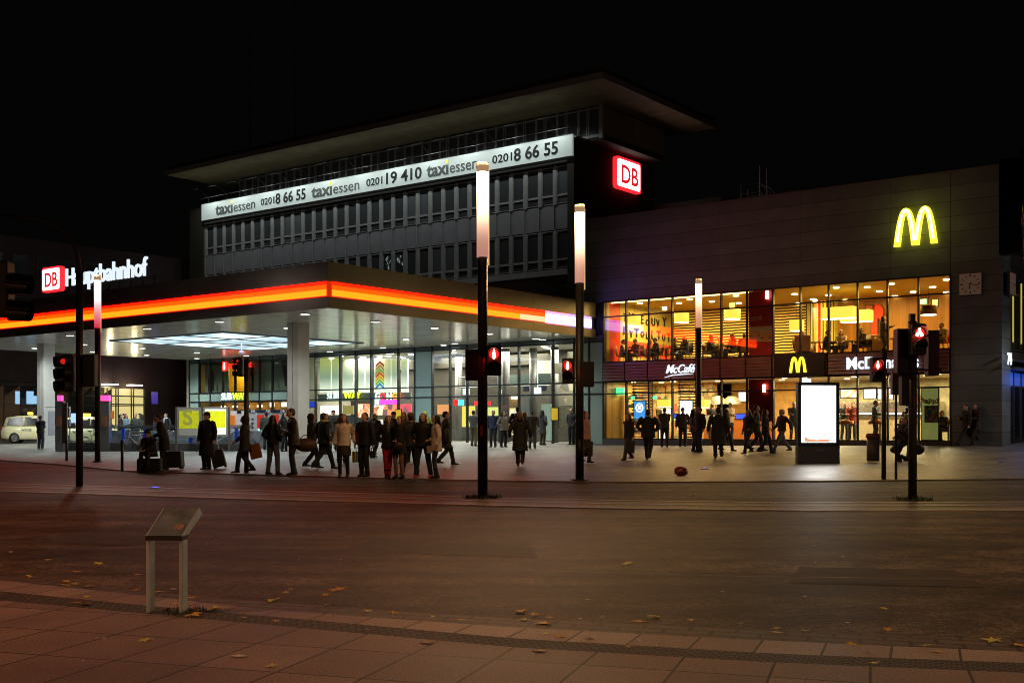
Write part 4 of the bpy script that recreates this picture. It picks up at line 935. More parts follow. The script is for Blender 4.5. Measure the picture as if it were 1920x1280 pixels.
# middle hall
inner(866, 889, 761, 800, 3.2, emi('yellow_box', (.95,.75,.06), 1.05), 'poster_box'); inner(909, 935, 763, 779, 3.2, emi('yellow_green_box', (.8,.85,.2), 1.0), 'poster_box')
inner(943, 970, 765, 815, 5, blobs('kiosk', (1,.55,.15), [(1,.8,.4),(.3,.5,.8),(.9,.25,.02),(1,.4,.02)], 2, 1.1)); inner(872, 895, 710, 722, 6, emi('shop_far', (1,.75,.5), 1.4)); inner(912, 935, 697, 705, 6, emi('band_red', (1,.3,.15), 1.2))
inner(1015, 1033, 757, 826, 2.6, emi('green_door', (.4,.55,.42), .5), 'door'); inner(1032, 1080, 765, 806, 3.4, mat('hall_panel', (.25,.25,.18), .5, noise=.4), 'panel')
inner(1000, 1036, 676, 700, 4, mat('cream_panel', (.6,.55,.42), .6), 'panel'); inner(981, 1023, 724, 733, 3, mat('navy_band', (.02,.03,.08), .5), 'panel'); inner(932, 1037, 702, 722, 3.1, mat('teal_band', (.16,.22,.2), .4), 'panel')
for x, b_ in ((948,2.5),(1000,3),(860,4.5),(1040,3)):
    a = pa(x,b_); mb = MB(); mb.cyl(a, b_, .5, 5.75, .22, 18); part('pillar', mb, mat('pillar_grey', (.14,.14,.13), .4), HL, True)
for x, y in ((874,735),(1008,733)):
    a = pa(x,.6); z = zz(y, depth(a,.6)); mb = MB(); mb.box(-.2,.2,-.05,.05,-.14,.2); mb.box(-.02,.02,-.02,.02,.2,.9); one('exit_light', mb, M['exit_white'], 'white exit light %s in the station hall' % ('beside the tallest lamp column' if x < 900 else 'over the group of waiting people'), 'exit sign', W(a,.6,z), TH)
a = pa(858,.5)
T = thing('hall_sign', 'small sign half red half cyan at the hall entrance', 'sign', W(a,.4,zz(760,depth(a,.4))), TH)
mb = MB(); mb.box(-.2,.12,0,.06,0,.32); part('red_half', mb, redn, T); mb = MB(); mb.box(.12,.5,0,.06,0,.32); part('cyan_half', mb, emi('cyan', (.05,.6,1), 2.5), T)
for x0, x1 in ((889,896),(912,918)): inner(x0, x1, 752, 760, 1.2, redn, 'small_sign')
for x0, x1, y0, y1, b_, lab in ((742,752,768,786,-.25,'left yellow notice board outside the station hall'),(1034,1046,765,787,-.2,'right yellow notice board outside the station hall')):
    flatbox('notice_board', lab, 'notice board', x0, x1, y0, y1, b_, mat('notice_yellow', (.8,.5,.02), .5, emit=(.8,.5,.02), es=.15))
# blue parking-like sign left of the right shops
flatbox('blue_sign', 'blue sign on the pale board right of the thick canopy column', 'sign', 579, 590, 753, 763, -.3, mat('sign_blue', (.01,.05,.5), .5, emit=(.01,.05,.6), es=.3))

# ------------------------------------------------------------------ office tower
TB = 5.0; TL, TR = -37.9, -5.08
TW = thing('office_tower', 'long dark office block with rows of narrow windows and a broad flat roof', 'building', W(0,0,0), TH)
mb = MB(); mb.box(TL-1.6, TR-.0, TB+.3, 13.4, .5, 17.45); mb.box(TL, TR, TB, TB+.3, 5, 9.9); mb.box(TL-1.6, TL, TB-.2, TB+.3, 5, 17.45); mb.box(TR-.45, TR, TB-.2, TB+.3, 5, 17.45)
part('wall', mb, mat('tower_wall', (.04,.036,.024), .8, noise=.25, nscale=.7), TW)
mb = MB(); mb.box(TR-5, TR+4.6, 13.4, 22, .5, 15); part('rear_wing', mb, M['tower_wall'], TW)
off = mat('frame_light', (.5,.5,.52), .5, .2); pan = mat('panel_lilac', (.36,.36,.4), .5, noise=.12, nscale=1); dg = mat('office_glass', (.075,.08,.085), .15, spec=.8)
NB = 31; bw = (TR-.45-TL)/NB
wm_l = []
mb = MB()
for z0, z1 in ((TB, TB),): pass
mb.box(TL, TR-.45, TB+.05, TB+.25, 9.9, 16.3); part('panel_backing', mb, M['frame_dark'], TW)
# one window: frame with a transom; a pane above, a flap below
def win_mesh(w_, h):
    mb = MB(); t = .05
    mb.box(0, t, -.06, .04, 0, h); mb.box(w_-t, w_, -.06, .04, 0, h); mb.box(t, w_-t, -.05, .04, 0, t*.7); mb.box(t, w_-t, -.05, .04, h-t, h); mb.box(t, w_-t, -.055, .04, .42, .53)
    return mesh('window', mb, off)
def pane_mesh(w_, h):
    mb = MB(); mb.add([(.07,-.01,.05),(w_-.07,-.01,.05),(w_-.07,-.01,.42),(.07,-.01,.42),(.07,-.01,.53),(w_-.07,-.01,.53),(w_-.07,-.01,h-.07),(.07,-.01,h-.07)], [(0,1,2,3),(4,5,6,7)]); return mesh('pane', mb, dg)
ww = bw-.22
wmesh, pmesh = win_mesh(ww, 2.1), pane_mesh(ww, 2.1)
pmesh2 = pmesh.copy(); pmesh2.materials.clear(); pmesh2.materials.append(mat('office_blind', (.12,.13,.14), .4))
for row, z in ((0, 10.35), (1, 13.95)):
    for i in range(NB):
        o = obj('window', wmesh, TW); o.location = (TL+i*bw+.22, TB, z); p_ = obj('pane', pmesh2 if (i*7+row*3) % 11 in (0, 4) else pmesh, o)
mb = MB()
for i in range(NB+1):
    a = TL+i*bw
    for z0 in (10.3, 13.9): mb.prism([(a,z0),(a+.22,z0),(a+.22,z0+1.95),(a+.15,z0+2.2),(a+.07,z0+2.2),(a,z0+1.95)], 1, TB-.08, TB+.05)
    mb.box(a+.0, a+.05, TB-.08, TB+.05, 12.5, 13.9)
part('pilasters', mb, mat('pilaster', (.4,.4,.39), .5, noise=.1), TW)
for i in range(NB): mb = MB(); mb.box(TL+i*bw+.06, TL+(i+1)*bw-.01, TB-.03, TB+.05, 12.52, 13.88); part('spandrel_panel', mb, pan, TW)
mb = MB(); mb.box(TL, TR-.2, TB-.14, TB+.05, 16.2, 16.3); mb.box(TL, TR-.4, TB-.1, TB+.05, 9.95, 10.28); part('ledge', mb, off, TW)
# penthouse and roof slab
mb = MB(); mb.box(TL+2.5, -4.0-.05, 6.0+.1, 12.9, 17.45, 19.4); part('penthouse_wall', mb, M['tower_wall'], TW)
mb = MB(); mb.box(TL-.6, TR+.02, TB-.0, 13.4, 17.45, 17.6); part('parapet', mb, mat('parapet', (.12,.115,.09), .6), TW)
phm = mat('penthouse_glass', (.06,.062,.07), .1, spec=.7)
nP = 21; pw_ = (-4.1-(TL+2.6))/nP
for i in range(nP):
    a = TL+2.6+i*pw_; mb = MB()
    for x0, x1 in ((a,a+.06),(a+pw_*.36,a+pw_*.36+.05),(a+pw_*.45,a+pw_*.45+.05),(a+pw_-.08,a+pw_-.02)): mb.box(x0, x1, 5.98, 6.1, 17.6, 19.36)
    mb.box(a+.06, a+pw_-.08, 5.985, 6.1, 19.2, 19.28); mb.box(a+.06, a+pw_-.08, 5.985, 6.1, 17.6, 17.75)
    f = part('window', mb, mat('ph_frame', (.34,.34,.36), .5), TW); mb = MB(); mb.add([(a+.05,6.05,17.7),(a+pw_-.05,6.05,17.7),(a+pw_-.05,6.05,19.25),(a+.05,6.05,19.25)], [(0,1,2,3)]); part('pane', mb, phm, f)
mb = MB(); mb.box(-4.04, -3.98, 6.1, 9.2, 17.75, 19.3); part('penthouse_panel', mb, mat('ph_panel', (.24,.23,.23), .6), TW)
mb = MB(); mb.box(-4.04, -3.99, 9.3, 11, 17.75, 19.3); mb.box(-4.04, -3.99, 11.1, 12.8, 17.75, 19.3); part('penthouse_panel', mb, M['ph_frame'], TW)
mb = MB(); mb.box(-4.2, -3.95, 5.95, 6.15, 17.5, 19.4); part('corner_post', mb, M['ph_frame'], TW)
rs = planks('roof_boards', (.36,.29,.17), 1, .5, rough=.8, depth=.3, noise=.12, joint=.03)
mb = MB(); mb.box(-38.6, -1.4, 2.0, 14.6, 19.402, 19.62); part('roof_slab', mb, rs, TW)
mb = MB(); mb.box(-38.62, -1.38, 1.96, 1.998, 19.35, 19.68); mb.box(-1.398, -1.35, 1.96, 14.6, 19.352, 19.678); part('roof_edge', mb, mat('roof_edge', (.28,.27,.25), .5), TW)
mb = MB(); mb.box(-38.5, -1.5, 2.1, 14.5, 19.625, 20.0); part('roof_top', mb, M['tower_wall'], TW)
# small lit scribble stickers in a lower window
for i in (17, 18):
    mb = MB(); rr = random.Random(i)
    for k in range(6):
        x, z = rr.uniform(.15, ww-.15), rr.uniform(1.1, 1.8); mb.tube([(x,-.07,z),(x+.1,-.07,z+rr.uniform(-.2,.2)),(x+.04,-.07,z+.12)], .015, 4)
    o = part('window_sticker', mb, emi('faint_white', (.6,.8,.8), .35), TW); o.location = (TL+i*bw+.22, TB, 10.35)
# roof-edge sign: white banner lit by lamps on arms
BN = thing('taxi_banner', 'long white lit banner with taxi call numbers along the front of the office block', 'banner', W(TL, TB-.35, 16.42), TH)
LB = TR-.0-TL
mb = MB(); mb.box(0, LB, 0, .12, 0, 1.2); part('board', mb, mat('banner_white', (.72,.78,.76), .5, emit=(.7,.85,.8), es=.22), BN)  # faint glow of the board stands in for lamplight falling on it
mb = MB(); mb.box(-.02, LB+.02, -.03, -.002, -.08, 0); mb.box(-.02, LB+.02, -.03, -.002, 1.2, 1.23); part('board_edge', mb, M['frame_dark'], BN)
gl = mat('letter_grey', (.13,.14,.14), .5); bk = mat('letter_black', (.01,.01,.012), .5); yl = mat('letter_yellow', (.9,.8,.03), .5, emit=(.9,.8,.03), es=.5)
B0_ = TB-.35
def bx_(x): return pa(x, B0_)-TL
for x0, x1, kind in ((405,477,'t'),(489,573,'a'),(585,672,'t'),(687,786,'b'),(801,893,'t'),(923,1046,'a')):
    u0, u1 = bx_(x0), bx_(x1); L_ = u1-u0
    if kind == 't':
        t1 = text('taxi_lettering', 'tax\u0131', 1.12, gl, BN, (u0, -.02, .24), bold=.028, ext=.01); w1 = .45*L_; t1.scale = (w1/max(t1.dimensions.x, .1), 1, 1)
        t2 = text('essen_lettering', 'essen', .98, gl, BN, (u0+w1+.05, -.02, .24), ext=.01); t2.scale = ((L_-w1)/max(t2.dimensions.x, .1), 1, 1)
        mb = MB(); mb.box(u0+w1-.2, u0+w1-.04, -.03, -.015, .86, 1.05); part('yellow_dot', mb, yl, BN)
    else:
        t1 = text('prefix_number', '0201', .66, bk, BN, (u0, -.02, .34), bold=.006, ext=.01); t1.scale = (.31*L_/t1.dimensions.x, 1, 1)
        t2 = text('call_number', '8 66 55' if kind == 'a' else '19 410', 1.0, bk, BN, (u0+.34*L_, -.02, .26), bold=.018, ext=.01); t2.scale = (.66*L_/t2.dimensions.x, 1, 1)
for x in (390,425,461,500,540,580,627,667,716,763,806,848,893,926,980,1043):
    u = bx_(x); mb = MB(); mb.tube([(u,.06,1.2),(u,0,1.6),(u,-.6,1.97),(u,-1.25,2.0)], .02, 6); mb.box(u-.45, u+.45, -1.33, -1.17, 1.98, 2.04); part('lamp_arm', mb, mat('lamp_arm', (.03,.03,.03), .5), BN)
mb = MB(); mb.tube([(0,-.3,1.52),(LB,-.3,1.52)], .022, 5); part('rail', mb, M['lamp_arm'], BN)
for k in range(11):
    light('SPOT', 'banner_light', (LB*(k+.5)/11, -1.25, 1.9), 115, (.9,1,.96), BN, shadow_soft_size=.03, spot_size=R(150), spot_blend=.6, rot=(R(20),0,0))
# logo boxes and station lettering
dbr = emi('logo_red', (.95,.02,.03), 1.3); dbw = emi('logo_white', (1,.88,.88), 2.6); dbl = emi('logo_letter', (.8,.01,.02), .9)
def logo(loc, rz, w_, h, label):
    T = thing('logo_sign', label, 'sign', loc, rz)
    def rbox(x0, x1, z0, z1, r_):
        P = []
        for cx, cz, a0 in ((x1-r_,z1-r_,0),(x0+r_,z1-r_,90),(x0+r_,z0+r_,180),(x1-r_,z0+r_,270)):
            for k in range(5): t = R(a0+k*22.5); P.append((cx+r_*math.cos(t), cz+r_*math.sin(t)))
        return P
    mb = MB(); mb.prism(rbox(0,w_,0,h,.12*h), 1, -.02, .22); part('frame', mb, dbr, T)
    e_ = .075*h; mb = MB(); mb.prism(rbox(e_,w_-e_,e_,h-e_,.08*h), 1, -.035, -.021); part('field', mb, dbw, T)
    t = text('letters', 'DB', h*.8, dbl, T, (w_*.17, -.05, h*.21), bold=h*.012, ext=.01); t.scale = (w_*.66/t.dimensions.x, 1, 1)
    return T
db0, db1 = pb(1148, TR), pb(1195, TR)
logo(W(TR+.25, db0, 15.32), TH+R(90), db1-db0, 1.86, 'red and white DB logo box on the side of the office block')
HB = -17.0; a0 = pa(79, HB); Yh = depth(a0, HB)
logo(W(a0, HB, zz(549, Yh)), TH, pa(114, HB)-a0, (549-503)*Yh/F, 'red and white DB logo box on the canopy left of the lettering')
T = thing('station_lettering', 'white lit lettering Hauptbahnhof standing on the canopy', 'sign', W(pa(122, HB), HB, zz(537, depth(pa(122,HB),HB))), TH)
t = text('lettering', 'Hauptbahnhof', 1.22, emi('lettering_white', (.8,.9,1), 1.02), T, (0,0,0), bold=.006, ext=.05); t.scale = ((pa(274,HB)-pa(122,HB))/t.dimensions.x, 1, 1)
mb = MB(); mb.box(0, 7.2, .05, .12, -.12, -.06); 
for k in range(9): mb.box(k*.88, k*.88+.05, .05, .1, -.75, -.12)
part('support', mb, M['frame_dark'], T)
# roof stair right of the tower
T = thing('roof_stair', 'steel stair with railings on the roof behind the office block', 'stair', W(.5, 14, 11.7), TH)
sm = mat('stair_steel', (.2,.2,.21), .5, .6)
for s_ in (0, .9):
    mb = MB(); mb.tube([(0,s_,.2),(0,s_,3.9),(1.2,s_,3.9),(2.8,s_,2.2),(2.8,s_,0)], .03, 5); mb.tube([(0,s_,3.4),(1.2,s_,3.4),(2.8,s_,1.7)], .02, 5); mb.tube([(0,s_,2.9),(1.2,s_,2.9),(2.8,s_,1.2)], .02, 5); mb.tube([(1.2,s_,4.9),(1.2,s_,0)], .04, 5); part('railing', mb, sm, T)
mb = MB()
for k in range(11): mb.box(1.2+k*.15, 1.4+k*.15, 0, .9, 2.6-k*.24, 2.65-k*.24)
mb.box(0,1.2,0,.9,2.75,2.82); part('treads', mb, sm, T)
# far masts
for x, b_, y, h in ((469,8,110,14),(554,9,60,16)):
    a = pa(x,b_); mb = MB(); mb.tube([(0,0,0),(0,0,h*.5),(0,0,h)], [.07,.05,.03], 6); one('roof_mast', mb, mat('mast', (.16,.12,.1), .6), '%s antenna mast on the roof of the office block' % ('thin left' if x < 500 else 'taller right'), 'mast', W(a,b_,20), TH)

# ------------------------------------------------------------------ dark west wing
WA = -42.0; WZ = 4.2
WW = thing('west_wing', 'dark brown wing of the station left of the forecourt with a lit entrance', 'building', W(0,0,0), TH)
brk = mat('wing_brick', (.06,.032,.036), .7, noise=.2, nscale=1)
mb = MB(); mb.box(WA-12, WA-.29, -50, 14, .0, 14.2); mb.box(WA-.3, WA, -50, .0, WZ+.05, 14.1); part('wall', mb, brk, WW)
mb = MB(); mb.box(WA-.02, WA+.35, -40, 0, WZ, WZ+.12); part('ledge', mb, mat('ledge_dark', (.05,.05,.05), .5), WW)
e0_, e1_ = pb(200, WA), pb(272, WA)
mb = MB()
k = 0; b_ = -38.0
while b_ < -.2:
    mb.box(WA-.02, WA+.04, b_, b_+.06, .3, WZ); b_ += 1.15
for z in (1.3, 2.9, 3.6): mb.box(WA-.01, WA+.03, -38, e0_, z, z+.05); mb.box(WA-.01, WA+.03, e1_, -.2, z, z+.05)
part('window_frame', mb, mat('wing_frame', (.07,.06,.065), .4, .4), WW)
b_ = -38.0; rr = random.Random(5)
wg = [mat('wing_glass', (.02,.018,.022), .08, spec=.8), mat('wing_glass_warm', (.05,.03,.02), .2, emit=(.5,.22,.08), es=.035)]
while b_ < -.4:
    if not (e0_-.5 < b_ < e1_): mb = MB(); mb.add([(WA,b_+.06,.3),(WA,b_+1.15,.3),(WA,b_+1.15,WZ),(WA,b_+.06,3.5)], [(0,1,2,3)]); part('window_pane', mb, wg[rr.random() < .25], WW)
    b_ += 1.15
for y0, y1, x0, x1 in ((733,757,28,36),(733,757,49,62),(742,757,62,68)):
    b0_, b1_ = pb(x0,WA), pb(x1,WA); mb = MB(); Yd = depth(WA,b0_); mb.box(WA+.04, WA+.07, b0_, b1_, zz(y1,Yd), zz(y0,Yd)); part('lit_pane', mb, emi('pale_blue', (.35,.65,.95), .9), WW)
ey = mat('entrance_wall', (.75,.6,.25), .6)
mb = MB(); mb.box(WA-.28, WA-.22, e0_, e1_, .3, WZ); part('entrance_back', mb, emi('entrance_glow', (1,.82,.32), .75), WW)
mb = MB()
for f_ in (0, .22, .28, .62, .68, .97): bb = e0_+f_*(e1_-e0_); mb.box(WA-.02, WA+.05, bb, bb+.07, .3, WZ)
mb.box(WA-.01, WA+.04, e0_, e1_, 3.0, 3.1); mb.box(WA-.01, WA+.04, e0_, e1_, 3.62, 3.7); part('entrance_frame', mb, M['wing_frame'], WW)
for x in (200, 246):
    b_ = pb(x+6, WA+.6); mb = MB(); mb.box(WA+.35, WA+.9, b_-.5, b_+.5, WZ+.2, WZ+.28); part('entrance_lamp', mb, emi('entrance_lamp', (1,.9,.7), 6), WW)
    light('POINT', 'entrance_light', (WA+.6, b_, WZ), 45, (1,.85,.45), WW, shadow_soft_size=.2)
# upper windows, almost lost in the dark
uw = MB(); uw.box(-.03,.03,0,1.0,0,1.5); uwm = mesh('window', uw, mat('wing_upper_glass', (.02,.02,.022), .12)); uf = MB(); uf.box(-.04,.045,-.05,0,-.05,1.55); uf.box(-.04,.045,1.0,1.05,-.05,1.55); uf.box(-.04,.045,0,1,1.5,1.55); uf.box(-.04,.06,0,1,-.05,0); ufm = mesh('frame', uf, mat('wing_upper_frame', (.11,.1,.1), .6))
for i in range(12):
    for z in (8.6, 11.4):
        o = obj('window', uwm, WW); o.location = (WA+.02, -2.2-i*1.75, z); obj('frame', ufm, o)
# wing behind the tower foot on the left, above the canopy
mb = MB(); mb.box(WA, TL-.0+5, 4.9, 5.0, 5.9, 12.4)
# low roof pavilion between tower and restaurant block
T = one('roof_house', MB().box(0,4.6,0,4,0,3.0), mat('roof_house', (.10,.09,.08), .7), 'low plain roof house between the canopy and the office block', 'roof house', W(-9.5, .4, 6.1), TH)
mb = MB(); mb.box(-.1,.1,0,.9,0,1.2)
# ------------------------------------------------------------------ street furniture
def at(x, y): return gp(x, y)
def px(Y): return Y/F                                   # metres per photo pixel at depth Y
dk = mat('signal_black', (.012,.012,.013), .5); post = M['post_dark']
sig_r = emi('signal_red', (1,.03,.015), 9); sig_c = emi('signal_core', (1,.35,.25), 9); sig_dim = emi('signal_dim', (.5,.01,.005), 1.2)
def lens(mb_par, x, y, z, r, m, axis='y'):
    mb = MB(); mb.tube([(x, y, z), (x, y-.03, z)], r, 18); return part('lens', mb, m, mb_par, True)
def visor(par, x, y, z, r):
    mb = MB(); P = []; n = 12
    for d in (0, -.2):
        for k in range(n+1):
            t = R(-20)+R(220)*k/n; P.append((x+r*1.12*math.cos(t), y+d*(.6+.4*math.sin(t)), z+r*1.12*math.sin(t)))
    mb.add(P, [(k, k+1, n+2+k, n+1+k) for k in range(n)]); part('visor', mb, dk, par, True)
def ped_head(par, x, z, rz, figure='stand', y=0):
    """two-lamp pedestrian signal: upper lamp lit with a red figure"""
    H = obj('signal_head', MB_mesh_ped, par); H.location = (x, y, z); H.rotation_euler = (0,0,rz)
    fig = MB()
    if figure == 'stand': fig.ell((0,-.155,.70),(.022,.01,.024),10,6); fig.ell((0,-.155,.60),(.036,.01,.085),10,8)
    else: fig.ell((0,-.155,.695),(.026,.01,.03),10,6); fig.tube([(0,-.155,.67),(-.055,-.155,.56)], [.02,.035], 8); fig.tube([(0,-.155,.67),(.055,-.155,.56)], [.02,.035], 8)
    a = part('red_figure', fig, sig_c, H, True); b = part('lens', MB().tube([(0,-.14,.62),(0,-.15,.62)], .1, 20), sig_dimr, H, True); part('lens', MB().tube([(0,-.14,.36),(0,-.15,.36)], .1, 20), mat('lens_off', (.02,.03,.02), .3), H, True)
    for z_ in (.62,.36): 
        visor(H, 0, -.145, z_, .11)
    light('POINT', 'signal_glow', (0,-.3,.62), 5, (1,.03,.02), H, shadow_soft_size=.05)
    return H
sig_dimr = emi('lens_red_glow', (1,.015,.01), 1.6)
_m = MB(); _m.box(-.14,.14,-.14,.1,.2,.8); _m.box(-.15,.15,-.02,.06,.18,.82); MB_mesh_ped = mesh('signal_head', _m, dk)
def post_sig(x, y, htop, rad, label, extra_z=0):
    p = at(x, y); T = thing('signal_post', label, 'traffic light', (p.x, p.y, p.z+extra_z), 0)
    mb = MB(); mb.cyl(0,0,0,htop,rad,16); part('post', mb, post, T, True); return T, p
# in front of the restaurant: tall post in the strip
T, p = post_sig(1711, 937, 3.6, .085, 'pedestrian signal post in the strip at the right, its red figure spread like a triangle', .012)
s_ = px(p.y)
for dx, w_, h0, h1 in ((-.2,.24,2.55,3.45),(.42,.22,2.5,3.42)):
    mb = MB(); mb.box(dx-w_/2, dx+w_/2, -.05,.22, h0, h1); part('signal_head', mb, dk, T, bevel=.02)
ped_head(T, .03, 2.72, 0, 'spread', -.16)
H = obj('signal_head', MB_mesh_ped, T); H.location = (-.05, .1, 2.05); H.rotation_euler = (0,0,R(150))
mb = MB(); mb.box(-.22,-.02,-.02,.2,1.9,2.5); part('signal_head', mb, dk, T, bevel=.02)
mb = MB(); mb.box(-.06,.04,-.06,.06,3.6,3.75); part('post_cap', mb, dk, T)
mb = MB(); mb.box(-.1,.6,.0,.04,2.6,2.64); mb.box(-.1,.6,.0,.04,3.3,3.34); part('bracket', mb, dk, T)
T, p = post_sig(1657, 898, 3.4, .06, 'thin pedestrian signal post at the kerb right of the bin')
ped_head(T, -.2, 2.35, 0, 'stand')
mb = MB(); mb.box(.2,.42,-.1,.1,2.2,2.9); part('signal_head', mb, dk, T, bevel=.02); mb = MB(); mb.cyl(.32,0,0,3.0,.035,10); part('side_post', mb, post, T, True)
# heads on the lamp columns
def heads_on(x, y, lab, items):
    p = at(x, y); T = thing('pedestrian_signal', lab, 'traffic light', (p.x, p.y, p.z+.012), 0)
    for kind, dx, z, rz in items:
        if kind == 'ped': ped_head(T, dx, z, rz, 'stand', -.02)
        else: mb = MB(); mb.box(dx-.16, dx+.16, -.15, .15, z+.02, z+.66); part('signal_head', mb, dk, T, bevel=.02)
        mb = MB(); mb.box(min(dx,0), max(dx,0), -.02, .02, z+.3, z+.33); part('bracket', mb, dk, T)
    return T
heads_on(905, 932, 'pair of pedestrian signal heads on the tallest lamp column, red figure lit', [('ped', .24, 2.36, 0), ('box', -.2, 2.42, 0)])
heads_on(1087, 901, 'single pedestrian signal head left of the lamp column at the kerb, red figure lit', [('ped', -.29, 2.28, R(-10)), ('box', .2, 2.35, 0)])
# vehicle signals seen from the side
def veh_head(par, x, z, s=1, lit=True):
    mb = MB(); mb.box(x-.12*s, x+.14*s, -.14, .14, z, z+.92*s); part('signal_head', mb, dk, par, bevel=.03)
    for k in range(3):
        zc = z+(.16+.3*k)*s
        mb = MB(); mb.tube([(x-.1*s,-.05,zc),(x-.34*s,-.1,zc-.02)], [.13*s,.125*s], 14, cap=False); mb.tube([(x+.02,-.1,zc),(x-.06,-.36*s,zc-.02)], [.12*s,.12*s], 14, cap=False); part('visor', mb, dk, par, True)
        if k == 2 and lit:
            mb = MB(); mb.ell((x-.29*s,-.09,zc),(.04,.1*s,.1*s),10,8); mb.ell((x-.03,-.31*s,zc-.02),(.07*s,.02,.07*s),10,8); part('lens', mb, sig_dim, par, True)
T, p = post_sig(462, 886, 3.35, .07, 'traffic light post with one dark head, right of the man in the long coat')
veh_head(T, -.18, 2.85-.0, .62)
T, p = post_sig(149, 912, 9.0, .095, 'tall mast at the left carrying vehicle signals, bending over the road at its top', .012)
veh_head(T, -.25, 2.32, 1.0); mb = MB(); mb.box(.12,.42,-.15,.15,2.45,3.25); part('signal_head', mb, dk, T, bevel=.03)
mb = MB(); mb.tube([(0,0,2.9),(-.25,0,2.9)], .02, 5); part('bracket', mb, dk, T)
mb = MB(); mb.tube([(0,0,5.6),(-.1,0,6.0),(-.4,0,6.35),(-.95,0,6.55),(-2.2,0,6.62)], [.05,.045,.04,.035,.03], 8); 
T.children[0].name = 'post'
for c in list(T.children):
    if c.name.startswith('post'): bpy.data.objects.remove(c)
mb2 = MB(); mb2.cyl(0,0,0,5.3,.085,16); part('post', mb2, post, T, True)
mb = MB(); mb.tube([(0,0,5.3),(-.05,0,5.75),(-.25,0,6.15),(-.6,0,6.45),(-1.1,0,6.6),(-2.2,0,6.7)], [.06,.055,.05,.045,.04,.035], 10); part('arm', mb, post, T, True)
# dark signal head reaching in at the left edge
p = at(-40, 960); T = thing('edge_signal_post', 'dark traffic signal with glinting visors cut by the left edge of the view', 'traffic light', (p.x-.2, p.y, 0.012), 0)
mb = MB(); mb.cyl(0,0,0,5.2,.09,14); part('post', mb, post, T, True)
xx = (30-960)*px(p.y)-p.x+.2
mb = MB(); mb.box(xx-.62, xx-.1, -.1, .2, zz(594,p.y)-.012, zz(490,p.y)-.012); part('signal_head', mb, dk, T, bevel=.03)
for y in (512, 562):
    z = zz(y,p.y)-.05; mb = MB(); mb.tube([(xx-.1,0,z-.14),(xx+.25,-.02,z-.17)], [.19,.17], 16, cap=False); part('visor', mb, mat('visor_gloss', (.01,.01,.01), .15), T, True)
# bollards and slim posts
for x, y, h, r_, lab in ((229,883,1.55,.045,'dark bollard at the kerb left of the person sitting on a suitcase'),):
    p = at(x, y); mb = MB(); mb.cyl(0,0,0,h*.6,r_,12); mb.ell((0,0,h*.6),(r_,r_,.03),12,6); one('bollard', mb, post, lab, 'bollard', p, 0, None, True)
for x, y, yt, lab, w_ in ((125,864,755,'slim grey plank shaped post at the far left of the forecourt',.19),):
    p = at(x,y); h = (y-yt)*px(p.y); mb = MB(); mb.cyl(0,0,0,h*.36,.05,12); a_ = MB(); T = thing('information_post', lab, 'post', p, 0); part('foot', mb, post, T, True)
    mb = MB(); mb.box(-w_/2-.07,w_/2-.07,-.04,.04,h*.3,h); part('panel', mb, mat('post_steel', (.25,.25,.26), .4, .7), T)
# telephone pillars with pink tops
for x, xm, y, yt, lab in ((198,0,846,741,'grey telephone pillar with a glowing pink top beside the left lamp column'),(113,0,846,741,'telephone pillar with a small pink light beside the white canopy column')):
    p = at(x, y); h = (y-yt)*px(p.y); T = thing('telephone_pillar', lab, 'telephone', p, 0, 'telephone pillars')
    mb = MB(); mb.box(-.2,.2,-.12,.12,0,h*.9); part('body', mb, mat('post_steel', (.25,.25,.26), .4, .7), T); mb = MB(); mb.box(-.2 if x > 150 else -.1,.21 if x > 150 else .1,-.14,.14,h*.9,h); part('top_light', mb, emi('pink_light', (1,.05,.35), 1.8), T)
    mb = MB(); mb.box(-.14,.1,-.17,-.12,h*.45,h*.62); part('telephone', mb, mat('phone_pink', (.3,.12,.07), .5), T); mb = MB(); mb.box(-.6,-.2,-.02,.0,h*.28,h*.72); part('side_glass', mb, glass('side_pane', (.8,.8,.85), .8, 1.6), T)
# balustrade of the stairs down to the underground line
bm = mat('rail_steel', (.45,.47,.48), .3, .9); bp_ = at(128, 843); bq = at(452, 848)
def along(t, b): return None
T = thing('stair_balustrade', 'steel and glass balustrade round the stairs with blue uprights', 'railing', (0,0,0), 0)
P0, P1 = at(128, 845), at(470, 845); d = (P1-P0); Lb = math.hypot(d.x, d.y); rzb = math.atan2(d.y, d.x)
T.location = P0; T.rotation_euler = (0,0,rzb); h = 1.25
mb = MB(); mb.box(0,Lb,-.08,.16,-.1,.42); part('base_wall', mb, mat('balus_concrete', (.09,.09,.09), .5, noise=.3, nscale=2), T)
mb = MB(); mb.box(0,Lb,-.02,.03,.45,.5); mb.box(0,Lb,-.05,.06,1.12,1.2); part('handrail', mb, bm, T)
mb = MB(); mb.box(0,Lb,.15,.17,1.22,1.28); part('handrail', mb, bm, T)
gm_ = glass('balustrade_glass', (.7,.78,.8), .95, 1.8)
n = 12
for k in range(n):
    mb = MB(); mb.add([(Lb*k/n+.05,0,.5),(Lb*(k+1)/n-.05,0,.5),(Lb*(k+1)/n-.05,0,1.1),(Lb*k/n+.05,0,1.1)], [(0,1,2,3)]); part('glass_panel', mb, gm_, T)
blu = mat('upright_blue', (.01,.05,.45), .4, emit=(.01,.04,.5), es=.25)
for x in (208,233,273,357,376,437):
    u = (at(x,845)-P0).length; mb = MB(); mb.box(u-.09,u+.09,.18,.24,.42,1.2); part('upright', mb, blu, T)
for u in (Lb*.42, Lb*.62, Lb*.75):
    mb = MB(); mb.tube([(u,.6,.3),(u+1.2,.9,1.0)], .05, 8); part('stair_rail', mb, bm, T)
